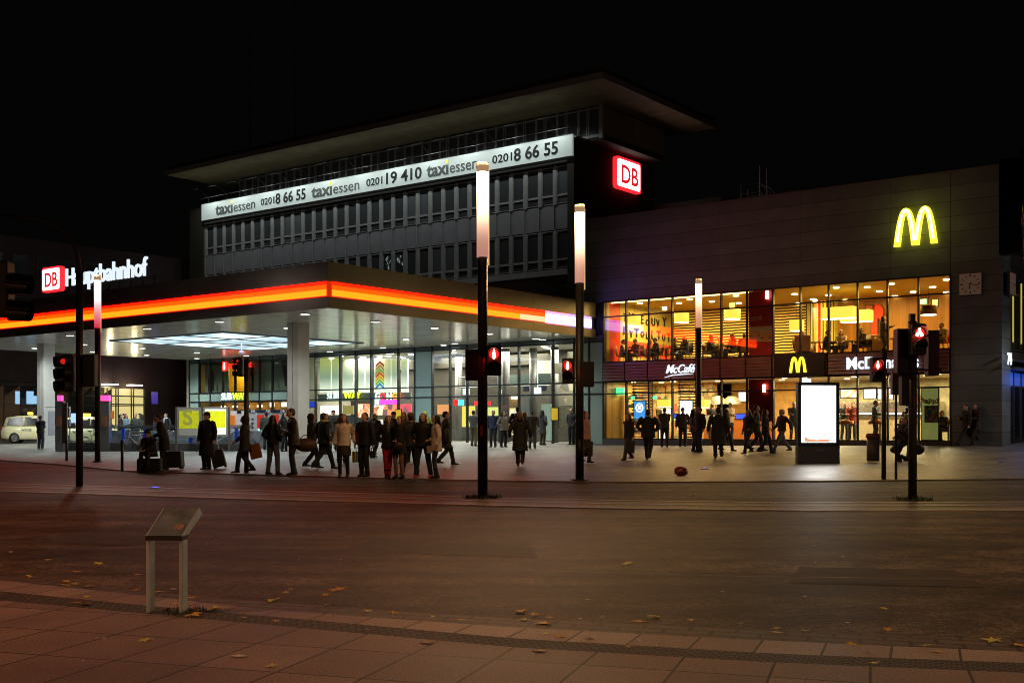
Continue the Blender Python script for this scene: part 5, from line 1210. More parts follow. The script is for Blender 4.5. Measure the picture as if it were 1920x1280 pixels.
mb = MB(); mb.box(0,Lb,2.6,2.7,-.1,1.0); part('rear_panel', mb, mat('rear_panel', (.22,.25,.27), .3, noise=.5, nscale=2), T)
# map panels on two posts
def map_panel(x0, x1, y0, y1, yb, m, lab, lit):
    p = at((x0+x1)/2, yb); k = px(p.y); w_ = (x1-x0)*k; z0, z1 = zz(y1,p.y)-p.z, zz(y0,p.y)-p.z
    T = thing('map_panel', lab, 'information panel', p, 0, 'map panels'); fm = mat('panel_frame', (.45,.46,.46), .4, .3)
    mb = MB(); mb.box(-w_/2,w_/2,-.05,.05,z0,z1); part('frame', mb, fm, T, bevel=.01)
    t = .09; mb = MB(); mb.box(-w_/2+t,w_/2-t,-.06,-.052,z0+t,z1-t); part('back_sheet', mb, emi('sheet_lit', (.8,.9,.85), 1.3) if lit else mat('sheet_dim', (.4,.42,.4), .5, emit=(.4,.42,.4), es=.15), T)
    mb = MB(); mb.box(-w_/2+t*1.2,w_/2-t*1.2,-.07,-.062,z0+(z1-z0)*.3,z1-t*1.9); part('map', mb, m, T)
    for sx in (-1,1): mb = MB(); mb.box(sx*w_/2-.04-(.04 if sx < 0 else -.04),sx*w_/2+.04-(.04 if sx<0 else -.04),-.04,.04,0,z1); part('leg', mb, mat('panel_leg', (.12,.11,.11), .5), T)
    return T, w_, z0, z1
def map_mat(nm, s):
    m = bpy.data.materials.new(nm); m.use_nodes = True; nt = m.node_tree; b = nt.nodes['Principled BSDF']; tc = nt.nodes.new('ShaderNodeTexCoord'); v = nt.nodes.new('ShaderNodeTexVoronoi'); v.feature = 'DISTANCE_TO_EDGE'; v.inputs['Scale'].default_value = 9
    nt.links.new(tc.outputs['Object'], v.inputs[0]); rp = nt.nodes.new('ShaderNodeValToRGB'); e = rp.color_ramp.elements; e[0].color = (.35,.4,.0,1); e[1].position = .12; e[1].color = (.75,.78,.01,1); nt.links.new(v.outputs[0], rp.inputs[0])
    nt.links.new(rp.outputs[0], b.inputs['Emission Color']); b.inputs['Emission Strength'].default_value = s; b.inputs['Base Color'].default_value = (.3,.3,.02,1); return m
T, w_, z0, z1 = map_panel(332, 378, 763, 820, 848, map_mat('map_dim', .55), 'left map panel with a large pale S on dull yellow', False)
t = text('route_letter', 'S', 1.0, mat('map_S', (.25,.27,.05), .5, emit=(.3,.33,.08), es=.5), T, (-.28, -.075, z0+(z1-z0)*.42), bold=.02, ext=.002)
map_panel(382, 428, 763, 818, 846, map_mat('map_bright', 1.15), 'right map panel, brightly lit yellow behind the man in the long coat', True)
# ticket machines
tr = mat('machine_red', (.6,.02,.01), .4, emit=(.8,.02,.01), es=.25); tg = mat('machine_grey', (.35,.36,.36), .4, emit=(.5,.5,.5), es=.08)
ta = at(500, 838)
for k, (x, lab) in enumerate(((466,'leftmost red and grey ticket machine, half behind the traffic light post'),(494,'middle ticket machine with the man with a backpack before it'),(521,'rightmost ticket machine beside the thick canopy column'))):
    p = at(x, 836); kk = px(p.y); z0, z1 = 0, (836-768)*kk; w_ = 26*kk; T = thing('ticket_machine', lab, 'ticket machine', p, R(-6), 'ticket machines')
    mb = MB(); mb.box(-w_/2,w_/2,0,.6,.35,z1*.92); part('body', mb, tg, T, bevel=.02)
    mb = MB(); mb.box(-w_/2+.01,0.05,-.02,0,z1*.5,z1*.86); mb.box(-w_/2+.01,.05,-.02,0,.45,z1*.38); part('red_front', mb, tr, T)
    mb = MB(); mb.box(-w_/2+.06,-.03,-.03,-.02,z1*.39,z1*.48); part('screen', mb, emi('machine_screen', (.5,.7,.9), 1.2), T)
    for zq in (.72,.6,.48): mb = MB(); mb.box(.15,.27,-.02,0,z1*zq,z1*zq+.09); part('slot', mb, dk, T)
    mb = MB(); mb.box(-w_/2,w_/2,-.04,.6,z1*.92,z1); part('header', mb, mat('machine_header', (.015,.02,.04), .4), T)
    text('header_digits', 'DB', .16, emi('header_text', (.7,.8,.9), .8), T, (.15,-.045,z1*.935), ext=.002)
    mb = MB(); mb.box(-w_/2,w_/2,0,.6,0,.35); part('base', mb, M['balus_concrete'], T)
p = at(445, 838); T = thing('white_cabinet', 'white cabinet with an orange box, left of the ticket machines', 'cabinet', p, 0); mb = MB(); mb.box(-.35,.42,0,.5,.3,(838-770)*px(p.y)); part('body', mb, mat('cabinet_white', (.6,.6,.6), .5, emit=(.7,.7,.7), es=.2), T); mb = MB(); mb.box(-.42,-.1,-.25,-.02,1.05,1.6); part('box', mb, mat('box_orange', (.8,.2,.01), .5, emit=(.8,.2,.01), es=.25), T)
mb = MB(); mb.box(.0,.2,-.04,-.01,1.7,1.85); part('plate', mb, dk, T)
# advertising pillar
p = at(1533, 869); k = px(p.y); T = thing('advertising_pillar', 'dark advertising pillar with a glaring white lit poster, in front of the restaurant', 'advertising pillar', p, R(6))
W_, Hh = 80*k, (869-717)*k; mb = MB(); mb.box(-W_/2,W_/2,-.14,.14,(869-836)*k,Hh); part('case', mb, mat('pillar_case', (.02,.022,.025), .3, .4), T, bevel=.03)
mb = MB(); mb.box(-W_/2-.005,W_/2-.0,-.13,.13,0,(869-836)*k); part('base', mb, mat('pillar_base', (.055,.05,.055), .5), T)
zl, zh = (869-829)*k, (869-723)*k
def poster_mat():
    m = bpy.data.materials.new('poster_white'); m.use_nodes = True; nt = m.node_tree; b = nt.nodes['Principled BSDF']; b.inputs['Emission Color'].default_value = (1,.97,.9,1); b.inputs['Emission Strength'].default_value = 9; b.inputs['Base Color'].default_value = (.2,.2,.2,1); return m
mb = MB(); mb.box(-W_/2+.1,W_/2-.14,-.155,-.142,zl,zh); part('poster', mb, poster_mat(), T)
mb = MB(); mb.prism([(-W_/2+.2,zl+.01),(W_/2-.36,zl+.01),(W_/2-.36,zl+.12),(-.1,zl+.09),(-.35,zl+.12),(-W_/2+.2,zl+.2)], 1, -.162, -.156); part('poster_motif', mb, emi('motif', (1,.45,.25), .9), T)
mb = MB(); mb.box(W_/2-.0,W_/2+.012,-.08,.08,.4,Hh-.1); part('edge_strip', mb, mat('edge_blue', (.1,.14,.2), .3, .5), T)  # bluish metal strip along the right side of the case
mb = MB(); mb.box(-.1,.15,-.142,-.13,.42,.46); part('plate', mb, mat('plate_grey', (.15,.14,.14), .5), T)
# litter bin
p = at(1637, 866); k = px(p.y); T = thing('litter_bin', 'round dark litter bin with a red rimmed top between the pillar and the signal post', 'litter bin', p, 0)
mb = MB(); mb.cyl(0,0,.03,46*k,.2,20); part('body', mb, mat('bin_grey', (.08,.07,.075), .5), T, True); mb = MB(); mb.tube([(0,0,46*k),(0,0,54*k)], [.24,.2], 20); part('lid', mb, mat('bin_red', (.16,.03,.03), .5), T, True)
# crumpled red bag on the plaza
p = at(1277, 891); k = px(p.y); r_ = random.Random(2); mb = MB(); mb.ell((0,0,.11),(.2,.16,.12),14,9)
mb.v = [(x*r_.uniform(.85,1.12), y*r_.uniform(.85,1.12), max(0, z*r_.uniform(.85,1.15))) for x, y, z in mb.v]; one('crumpled_bag', mb, mat('bag_red', (.22,.02,.012), .5, noise=.5, nscale=12), 'crumpled dark red bag lying on the paving', 'bag', p)
# blue lights let into the ground
bl = emi('ground_blue', (.08,.15,1), 7)
for x, y, lab in ((291,916,'blue light let into the strip at the left'),(1322,879,'blue light let into the paving beside the crumpled bag'),(1878,866,'blue light let into the paving at the far right')):
    p = at(x, y); T = thing('ground_light', lab, 'ground light', (p.x,p.y,p.z+(.018 if y > 905 else .004)), 0, 'blue ground lights'); mb = MB(); mb.cyl(0,0,0,.012,.11,18); part('lens', mb, bl, T); mb = MB(); mb.torus((0,0,.006),.125,.014,2,20,5); part('ring', mb, bm, T)
# bicycles
def bicycle(x, y, rz, label, fcol, s=1):
    p = at(x, y); T = thing('bicycle', label, 'bicycle', p, rz, 'parked bicycles'); T.scale = (s,s,s)
    fm = mat('bike_'+str(fcol), fcol, .3, .3); tm = mat('tyre', (.015,.015,.015), .7)
    for wx in (-.52,.52):
        mb = MB(); mb.torus((wx,0,.34),.32,.018,1,28,6); w1 = part('wheel', mb, tm, T, True)
        mb = MB(); mb.torus((wx,0,.34),.298,.01,1,28,4)
        for q in range(14): t = q*math.pi/7; mb.tube([(wx,0,.34),(wx+.29*math.cos(t),0,.34+.29*math.sin(t))], .003, 3)
        part('rim', mb, bm, w1)
    a, b, c, d_ = (-.52,0,.34),(-.08,0,.3),(-.22,0,.86),(.36,0,.82)
    mb = MB()
    for P in ([b,c],[b,(.38,0,.72)],[(-.18,0,.76),(.36,0,.8)],[a,b],[a,(-.18,0,.76)],[(.33,0,.95),(.42,0,.66),(.52,0,.34)]): mb.tube(P, .02, 6)
    mb.tube([(b[0],0,b[2]),(-.24,0,.92)], .017, 6); part('bike_frame', mb, fm, T, True)
    mb = MB(); mb.tube([(.2,-.26,1.02),(.33,-.18,1.0),(.33,.18,1.0),(.2,.26,1.02)], .014, 6); mb.tube([(.33,0,.95),(.33,0,1.0)], .014, 6); part('handlebar', mb, dk, T, True)
    mb = MB(); mb.ell((-.25,0,.95),(.15,.07,.035),10,6); part('saddle', mb, mat('saddle_yellow', (.45,.5,.1), .5) if fcol[0] > .4 else dk, T, True)
    mb = MB(); mb.torus((b[0],.03,b[2]),.09,.012,1,16,4); mb.tube([(b[0],-.05,b[2]),(b[0]+.1,-.08,b[2]-.13)], .012, 5); mb.box(b[0]+.05,b[0]+.16,-.16,-.06,b[2]-.15,b[2]-.13); part('crank', mb, dk, T)
bicycle(256, 846, R(168), 'white bicycle with a yellow saddle leaning on the balustrade', (.6,.5,.55))
bicycle(176, 843, R(60), 'bicycle half hidden by the left lamp column', (.4,.42,.15))
bicycle(392, 842, R(8), 'grey bicycle behind the man in the long coat', (.25,.25,.26))
# cream taxis
cream = mat('taxi_cream', (.9,.83,.5), .25, noise=.04, nscale=1); cg = mat('car_glass', (.012,.012,.014), .2, spec=.25); rub = mat('rubber', (.015,.015,.015), .7); alu = mat('alloy', (.55,.55,.55), .25, .9)
def taxi(loc, rz, label):
    T = thing('taxi', label, 'taxi', loc, rz, 'cream taxis'); T.scale = (.95, 1, 1.06)
    # side profile stations along the car: x, sill z, shoulder z, half width
    prof = [(-2.15,.42,.82,.70),(-2.1,.3,.98,.80),(-1.7,.24,1.0,.88),(-1.0,.22,1.0,.9),(0,.22,.98,.9),(.9,.22,.95,.9),(1.35,.24,.9,.88),(1.8,.26,.8,.84),(2.08,.3,.68,.74),(2.16,.4,.56,.6)]
    mb = MB(); rings = []
    for x, z0, z1, hw in prof:
        rings.append([(x,-hw*.93,z0),(x,-hw,z0+.12),(x,-hw,(z0+z1)/2+.02),(x,-hw*.97,z1-.05),(x,-hw*.9,z1),(x,0,z1+.025),(x,hw*.9,z1),(x,hw*.97,z1-.05),(x,hw,(z0+z1)/2+.02),(x,hw,z0+.12),(x,hw*.93,z0)])
    m_ = 11
    for rg in rings: mb.v += rg
    for i in range(len(rings)-1):
        for k in range(m_): mb.f.append((i*m_+k, i*m_+(k+1)%m_, (i+1)*m_+(k+1)%m_, (i+1)*m_+k))
    mb.f.append(tuple(range(m_))); mb.f.append(tuple(reversed([(len(rings)-1)*m_+k for k in range(m_)])))
    part('body', mb, cream, T, True)
    cab = [(-2.02,.99,.99,.80,.80),(-1.85,.99,1.50,.80,.66),(-1.2,.99,1.60,.82,.66),(0,.98,1.63,.82,.67),(.35,.98,1.57,.82,.65),(1.2,.93,.95,.80,.78)]
    mb = MB()
    for x, z0, z1, w0, w1 in cab: mb.v += [(x,-w0,z0),(x,-w1-.02,z1-.07),(x,-w1+.06,z1),(x,w1-.06,z1),(x,w1+.02,z1-.07),(x,w0,z0)]
    for i in range(len(cab)-1):
        for k in range(6): mb.f.append((i*6+k, i*6+(k+1)%6, (i+1)*6+(k+1)%6, (i+1)*6+k))
    mb.f.append((0,1,2,3,4,5)); mb.f.append(tuple(reversed([(len(cab)-1)*6+k for k in range(6)]))); part('cabin', mb, cream, T, True)
    for sy in (-1, 1):
        for pts in ([(-1.78,1.05),(-1.66,1.45),(-.85,1.52),(-.78,1.05)],[(-.7,1.05),(-.72,1.52),(.15,1.53),(.2,1.05)],[(.28,1.05),(.24,1.5),(.42,1.47),(1.0,1.05)]):
            mb = MB(); 
            mb.add([(x, sy*(.845-(z-1.0)*.29), z) for x, z in pts], [(0,1,2,3) if sy < 0 else (3,2,1,0)]); part('side_window', mb, cg, T)
        mb = MB(); mb.ell((-2.08,sy*.72,.85),(.06,.1,.12),8,6); part('tail_light', mb, mat('tail_red', (.4,.01,.01), .3, emit=(.6,.01,.01), es=.25), T, True)
        mb = MB(); mb.ell((2.0,sy*.6,.66),(.1,.14,.09),10,6); part('headlight', mb, mat('headlight', (.7,.7,.7), .1), T, True)
        mb = MB(); mb.ell((.95,sy*.98,1.02),(.09,.1,.07),8,6); part('mirror', mb, cream, T, True)
        for wx in (-1.32,1.35):
            mb = MB(); mb.tube([(wx,sy*.72,.31),(wx,sy*.9,.31)], .315, 24); w1 = part('wheel', mb, rub, T, True)
            mb = MB(); mb.tube([(wx,sy*.9,.31),(wx,sy*.915,.31)], .2, 20)
            for q in range(6): t = q*math.pi/3; mb.tube([(wx,sy*.915,.31),(wx+.19*math.cos(t),sy*.915,.31+.19*math.sin(t))], .03, 5)
            part('rim', mb, alu, w1)
    mb = MB(); mb.add([(-2.06,-.62,1.05),(-2.06,.62,1.05),(-1.93,.56,1.42),(-1.93,-.56,1.42)], [(0,1,2,3)]); part('rear_window', mb, cg, T)
    mb = MB(); mb.add([(1.12,-.7,.99),(1.12,.7,.99),(.42,.6,1.54),(.42,-.6,1.54)], [(3,2,1,0)]); w_ = part('windscreen', mb, cg, T); w_.location = (.03,0,.02)
    mb = MB(); mb.box(-.62,-.38,-.36,.36,1.66,1.82); part('roof_sign', mb, emi('taxi_sign', (1,.6,.05), 2.5), T, bevel=.03)
    text('door_lettering', 'WOGE', .2, dk, T, (-.9,-.907,.72), ext=.002); text('sign_lettering', 'TAXI', .14, dk, T, (-.625,.2,1.69), (R(90),0,R(-90)), ext=.002)
    return T
p = at(38, 831); taxi((p.x+.75, p.y+.9, p.z), R(14), 'cream taxi at the far left edge, seen from its rear side')
p = at(150, 836); taxi((p.x-.7, p.y+4, p.z-.05), R(-8), 'cream taxi half hidden by the white canopy column and the poles')
# cab rank post beside the column
p = at(131, 840); T = thing('shelter_frame', 'white pipe frame with a small blue screen right of the white canopy column', 'frame', p, 0); mb = MB(); mb.tube([(-1.3,0,2.2),(0,0,2.2),(0,0,0)], .03, 6); part('pipe', mb, mat('pipe_white', (.5,.5,.5), .4), T, True); mb = MB(); mb.box(.08,.3,-.05,.05,1.35,1.85); part('screen', mb, emi('small_screen', (.3,.5,1), 1.5), T)
# blue sign on the dark wing, orange posters by the entrance
for x0, x1, y0, y1, m, lab in ((284,296,735,757,mat('sign_violet', (.04,.02,.4), .5, emit=(.05,.02,.5), es=.3),'blue violet sign fixed to the dark wing'),(205,213,771,784,emi('poster_orange', (.9,.2,.02), .5),'orange poster left of the lit entrance')):
    b_ = pb((x0+x1)/2, WA+.4); Yd = depth(WA+.4, b_); T = thing('wall_sign', lab, 'sign', W(WA+.4, b_, zz(y1,Yd)), 0); w_ = (x1-x0)*px(Yd); mb = MB(); mb.box(-w_/2,w_/2,0,.05,0,(y1-y0)*px(Yd)); part('panel', mb, m, T); mb = MB(); mb.box(-w_/2-.02,w_/2+.02,.05,.08,-.03,(y1-y0)*px(Yd)+.03); part('frame', mb, dk, T)
# camera hanging under the canopy
a, b = sp(416, 640, ZS); a, b = -16.5, -9
q = W(a,b,ZS); T = thing('ceiling_camera', 'small camera hanging under the skylights', 'camera', (q.x,q.y,q.z-.55), 0); mb = MB(); mb.tube([(0,0,0),(0,0,.5)], .03, 6); part('stem', mb, bm, T); mb = MB(); mb.ell((0,0,-.05),(.12,.12,.12),12,8); part('dome', mb, mat('dome_glass', (.3,.25,.4), .1), T, True)
# ------------------------------------------------------------------ people
skin_c = mat('skin', (.56,.34,.24), .5)
def cm(c, rough=.75):
    k = 'cloth_%.3f_%.3f_%.3f' % c
    return mat(k, c, rough, noise=.12, nscale=9)
def evaluate(mb, name, m, vox, smooth=2, parent=None):
    me = bpy.data.meshes.new(name); me.from_pydata(mb.v, [], mb.f); o = bpy.data.objects.new(name, me); COL.objects.link(o)
    r = o.modifiers.new('r', 'REMESH'); r.mode = 'VOXEL'; r.voxel_size = vox
    s = o.modifiers.new('s', 'SMOOTH'); s.factor = .5; s.iterations = smooth
    dg = bpy.context.evaluated_depsgraph_get(); me2 = bpy.data.meshes.new_from_object(o.evaluated_get(dg)); bpy.data.objects.remove(o); bpy.data.meshes.remove(me)
    me2.materials.clear(); me2.materials.append(m); me2.polygons.foreach_set('use_smooth', [True]*len(me2.polygons)); me2.name = name
    return obj(name, me2, parent)
def ik(a, c, l1, l2, bend):
    """middle joint of a two-bone limb from a to c, bending towards `bend`"""
    a, c, bend = Vector(a), Vector(c), Vector(bend); d = c-a; L_ = d.length
    if L_ > (l1+l2)*.999: c = a+d*((l1+l2)*.999/L_); d = c-a; L_ = d.length
    x = (l1*l1-l2*l2+L_*L_)/(2*L_); h = math.sqrt(max(0, l1*l1-x*x)); u = d/L_; b = bend-u*bend.dot(u); b.normalize()
    return a+u*x+b*h, c
def person(label, x, y, face, h=1.74, pose='stand', arms=('down','down'), coat=(.02,.02,.022), hem=.84, legs=(.025,.027,.035), shoe=(.015,.012,.01), hair=(.03,.018,.012),
           hairlen=0, hat=None, scarf=None, boots=0, skirt=None, stride=.3, lean=0, skin=None, wide=1, group='people in the station square', loc=None, hood=None, detail=1, tilt=0, phase=1, zoff=0):
    p = loc if loc is not None else at(x, y); s = h/1.75
    T = thing('person', label, 'person', (p[0], p[1], p[2]+zoff), math.pi+R(face), group); T.scale = (s,)*3
    fem = hairlen > 0; k = 1.0 if fem else 1.1; k *= wide
    # joints
    hipz = .93; ly = 0
    feet = {-1: (0,), 1: (0,)}
    if pose == 'stand': F_ = {-1: Vector((-.11,.02,.08)), 1: Vector((.12,-.03,.08))}
    elif pose == 'wide': F_ = {-1: Vector((-.24,.04,.08)), 1: Vector((.2,-.02,.08))}
    elif pose == 'cross': F_ = {-1: Vector((-.03,.1,.08)), 1: Vector((.06,-.06,.08))}
    elif pose == 'walk': F_ = {-1*phase: Vector((-.07*phase, stride, .09)), 1*phase: Vector((.08*phase, -stride*1.05, .15))}; hipz = .93-stride*stride*.35
    elif pose == 'sit': hipz = .48; F_ = {-1: Vector((-.13,.46,.08)), 1: Vector((.13,.42,.08))}
    elif pose == 'kneel': hipz = .62; F_ = {-1: Vector((-.1,.22,.08)), 1: Vector((.1,-.25,.1))}
    hip = Vector((0, 0, hipz)); ang = R(lean)
    def up(zr, yo=0, xo=0):       # a point on the torso, zr above the hips, leaning forward
        return Vector((hip.x+xo+math.sin(R(tilt))*zr, hip.y+yo*math.cos(ang)+math.sin(ang)*zr, hip.z+zr*math.cos(ang)-yo*math.sin(ang)))
    J = {}
    for sd in (-1, 1):
        hp = hip+Vector((sd*.09, 0, 0)); kn, ft = ik(hp, F_[sd], .435, .425, (sd*.05, 1, .1)); J['h',sd], J['k',sd], J['f',sd] = hp, kn, ft
        sh = up(.49, -.01, sd*.185*k); J['s',sd] = sh
        a = arms[0 if sd < 0 else 1]; w_ = {'down': (sd*.27,.04,-.52), 'bag': (sd*.29,.03,-.55), 'pocket': (sd*.2,.1,-.40), 'bent': (sd*.07,.26,-.24), 'front': (sd*.02,.2,-.36), 'phone': (sd*.06,.16,.12), 'up': (sd*.26,.2,.32),
             'swf': (sd*.2,.26,-.44), 'swb': (sd*.24,-.24,-.46), 'hips': (sd*.14,.06,-.36), 'lap': (sd*.04,.34,-.34), 'reach': (sd*.15,.42,-.12), 'table': (sd*.12,.36,-.26), 'out': (sd*.3,.05,-.47)}[a]
        wr = sh+Vector((w_[0]-sd*.185, w_[1], w_[2])); bend = (sd*.8,-.9,-.2) if a in ('pocket','hips') else (sd*.35,-1,-.4)
        el, wr = ik(sh, wr, .29, .255, bend); J['e',sd], J['w',sd] = el, wr
    nk = up(.56, .0); hd = up(.70, .025)
    # one continuous body
    B = MB(); side = (1,0,0)
    B.tube([up(-.06), up(.04), up(.18), up(.32), up(.45), up(.52,-.005), up(.57,0), up(.60,.01)], [(.14,.1),(.15*k,.105),(.125*k,.09),(.15*k,.1),(.165*k,.095),(.1,.075),(.055,.058),(.052,.056)], 12, side)
    B.tube([up(.575,.02), up(.60,.035), up(.64,.032), up(.685,.025), up(.73,.018), up(.775,.012), up(.805,.008)], [(.03,.03),(.052,.062),(.066,.084),(.076,.096),(.078,.1),(.066,.084),(.03,.04)], 12, side)
    B.tube([up(.70,.11), up(.68,.128), up(.66,.135), up(.65,.115)], [.008,.012,.018,.01], 6)      # nose
    B.ell(tuple(up(.61,.085)), (.022,.02,.02), 8, 6); B.tube([up(.632,.105,-.024), up(.63,.116), up(.632,.105,.024)], [.006,.009,.006], 6)   # chin and lips
    for sd in (-1, 1):
        B.ell(tuple(up(.685,.0,sd*.08)), (.012,.022,.034), 6, 6)                                    # ears
        B.ell(tuple(up(.715,.092,sd*.032)), (.022,.012,.008), 8, 5)                                 # brows
        hp, kn, ft = J['h',sd], J['k',sd], J['f',sd]
        B.tube([hp+Vector((0,0,.03)), hp.lerp(kn,.35), kn, kn.lerp(ft,.3), kn.lerp(ft,.7), ft], [.082,.074,.052,.054,.04,.034], 10, side)
        B.tube([ft+Vector((0,-.05,-.035)), ft+Vector((0,.05,-.045)), ft+Vector((0,.15,-.055))], [(.032,.03),(.038,.028),(.034,.018)], 8, side)
        sh, el, wr = J['s',sd], J['e',sd], J['w',sd]
        B.tube([sh+Vector((-sd*.05,0,.0)), sh, sh.lerp(el,.5), el, el.lerp(wr,.4), wr], [.05,.055,.044,.037,.035,.024], 8)
        # hand: palm, four curled fingers of unequal length, a thumb off its side
        d = (wr-el).normalized(); fwd = Vector((0,1,0)); fwd = (fwd-d*fwd.dot(d)); fwd = fwd.normalized() if fwd.length > .2 else Vector((sd,0,0)); nrm = d.cross(fwd).normalized()*(-sd)
        if detail:
            B.tube([wr-d*.01, wr+d*.04, wr+d*.085], [(.026,.017),(.038,.016),(.04,.014)], 8, tuple(fwd))
            for q, (o_, ln) in enumerate(((.03,.066),(.010,.076),(-.010,.07),(-.029,.054))):
                b0 = wr+d*.08+fwd*o_; B.tube([b0, b0+d*ln*.5+nrm*.006, b0+d*ln*.85+nrm*.024], [.0095,.009,.0075], 6)
            b0 = wr+d*.025+fwd*.03; B.tube([b0, b0+d*.03+fwd*.024, b0+d*.062+fwd*.03+nrm*.008], [.012,.011,.008], 6)
        else: B.tube([wr, wr+d*.07, wr+d*.15], [(.03,.018),(.04,.018),(.02,.012)], 8, tuple(fwd))
    sk = skin_c if skin is None else mat('skin_%.2f' % skin[0], skin, .5)
    evaluate(B, 'body', sk, .013 if detail else .02, 1, T)
    if detail > 1:
        for sd in (-1, 1):
            e = MB(); e.ell(tuple(up(.695,.1,sd*.031)), (.013,.01,.008), 8, 6); part('eye', e, mat('eye_dark', (.02,.015,.012), .2), T, True)
    # trousers or tights
    C = MB(); C.tube([up(-.07), up(.0), up(.1)], [(.15,.11),(.17,.125),(.15,.11)], 12, side)
    tight = skirt is not None or boots > 0
    for sd in (-1, 1):
        hp, kn, ft = J['h',sd], J['k',sd], J['f',sd]; q = .8 if tight else 1
        C.tube([hp+Vector((0,0,.02)), hp.lerp(kn,.35), kn, kn.lerp(ft,.35), kn.lerp(ft,.75), ft+Vector((0,0,.0))], [.105,.1*max(q,.9),.08*q,.077*q,.068*q,.068*q*(1 if tight else 1.15)], 10, side)
    evaluate(C, 'trousers', cm(legs), .018, 2, T)
    if skirt is not None:
        C = MB(); C.tube([up(.1), up(-.03), up(-.2)-Vector((0,math.sin(ang)*-.2,0)), Vector((0,.0,hipz-.34))], [(.15,.11),(.18,.135),(.2,.16),(.21,.17)], 14, side); evaluate(C, 'skirt', cm(skirt), .018, 2, T)
    # jacket or coat with sleeves
    C = MB(); bot = hem-hipz if pose not in ('sit','kneel') else -.08
    pts = [up(.57), up(.52), up(.45), up(.32), up(.18), up(.04)]; rad = [(.08,.075),(.14,.11),(.2*k,.14),(.19*k,.15),(.175*k,.145),(.19*k,.15)]
    if bot < 0:
        n = 3 if bot < -.2 else 1
        for q in range(1, n+1): 
            pts.append(Vector((0, 0, hipz+bot*q/n))); fl_ = .185*k+(.04 if fem else .03)*q/n*(-bot/.45+.4); rad.append((fl_, fl_*.78+ (stride*.3 if pose == 'walk' and q == n and bot < -.25 else 0)))
    C.tube(pts, rad, 14, side)
    for sd in (-1, 1):
        sh, el, wr = J['s',sd], J['e',sd], J['w',sd]
        C.tube([sh+Vector((-sd*.06,0,.01)), sh+Vector((-sd*.005,0,-.005)), sh.lerp(el,.5), el, el.lerp(wr,.5), wr+(wr-el).normalized()*.0], [.08,.09,.078,.07,.06,.052], 10)
    if hood: C.tube([up(.54,-.1), up(.6,-.12), up(.65,-.1)], [(.1,.05),(.12,.06),(.07,.04)], 10, side)
    else: C.tube([up(.54), up(.585,-.01)], [(.085,.08),(.068,.07)], 12, side)
    evaluate(C, 'coat' if hem < .7 else 'jacket', cm(coat), .018, 2, T)
    if hood and hood is not True: q = MB(); q.torus(tuple(up(.6,-.03)), .11, .04, 2, 18, 6); evaluate(q, 'fur_trim', cm(hood), .016, 2, T)
    # shoes or boots
    for sd in (-1, 1):
        kn, ft = J['k',sd], J['f',sd]; q = MB()
        q.tube([ft+Vector((0,-.085,-.04)), ft+Vector((0,-.04,-.035)), ft+Vector((0,.05,-.04)), ft+Vector((0,.14,-.052)), ft+Vector((0,.19,-.06))], [(.03,.035),(.042,.045),(.045,.04),(.046,.028),(.03,.016)], 10, side)
        top = ft.lerp(kn, boots if boots else .12); q.tube([ft+Vector((0,-.01,-.03)), ft+Vector((0,-.01,.03)), top], [.045,.05,.062 if boots else .05], 10, side)
        evaluate(q, 'boot' if boots else 'shoe', cm(shoe), .014, 2, T)
    # hair
    if hair and hat != 'hood':
        q = MB(); q.ell(tuple(up(.735,-.012)), (.088,.105,.092), 12, 9); q.ell(tuple(up(.69,-.045)), (.084,.075,.09), 10, 8)
        if hairlen > 0:
            L_ = .12+.28*hairlen
            q.tube([up(.72,-.05), up(.62,-.085), up(.62-L_*.5,-.12), up(.62-L_,-.12)], [(.085,.05),(.1,.05),(.105,.04),(.07,.025)], 10, side)
            for sd in (-1, 1): q.tube([up(.75,.01,sd*.07), up(.66,.01,sd*.088), up(.58,.03,sd*.09), up(.6-L_*.6,.06,sd*.085)], [.028,.03,.03,.02], 8)
        evaluate(q, 'hair', cm(hair, .5), .016, 1, T)
    if hat in ('cap','beanie','hood','bobble'):
        q = MB(); hc = cm(hatcol.get(label[:14], coat) if False else (HATC or coat))
        if hat == 'hood': q.ell(tuple(up(.70,-.02)), (.115,.125,.14), 14, 10); q.tube([up(.52,-.03), up(.6,-.03)], [(.13,.1),(.11,.1)], 12, side)
        else:
            q.ell(tuple(up(.755,-.005)), (.096,.112,.085), 14, 9); q.tube([up(.735), up(.765)], [(.098,.115),(.096,.112)], 14, side)
            if hat == 'cap': q.tube([up(.745,.06), up(.742,.17)], [(.075,.012),(.05,.008)], 10, side)
            if hat == 'bobble': q.ell(tuple(up(.86,-.01)), (.035,.035,.035), 8, 6)
        evaluate(q, 'hood' if hat == 'hood' else ('cap' if hat == 'cap' else 'hat'), hc, .015, 1, T)
    if scarf: q = MB(); q.torus(tuple(up(.565,.01)), .082, .035, 2, 18, 6); q.tube([up(.56,.09), up(.45,.14), up(.33,.15)], [(.05,.025),(.055,.022),(.05,.018)], 8, side); evaluate(q, 'scarf', cm(scarf), .015, 1, T)
    T['_j'] = 0; del T['_j']
    mw = Matrix.Translation(T.location) @ Matrix.Rotation(math.pi+R(face), 4, 'Z') @ Matrix.Scale(s, 4)
    return {'T': T, 'wl': mw @ J['w',-1], 'wr': mw @ J['w',1], 'hip': mw @ hip, 'chest': mw @ up(.4), 'back': mw @ up(.3,-.17), 'rz': math.pi+R(face), 's': s}
HATC = None
hatcol = {}
def P_(*a, **k):
    global HATC
    HATC = k.pop('hatc', None); return person(*a, **k)
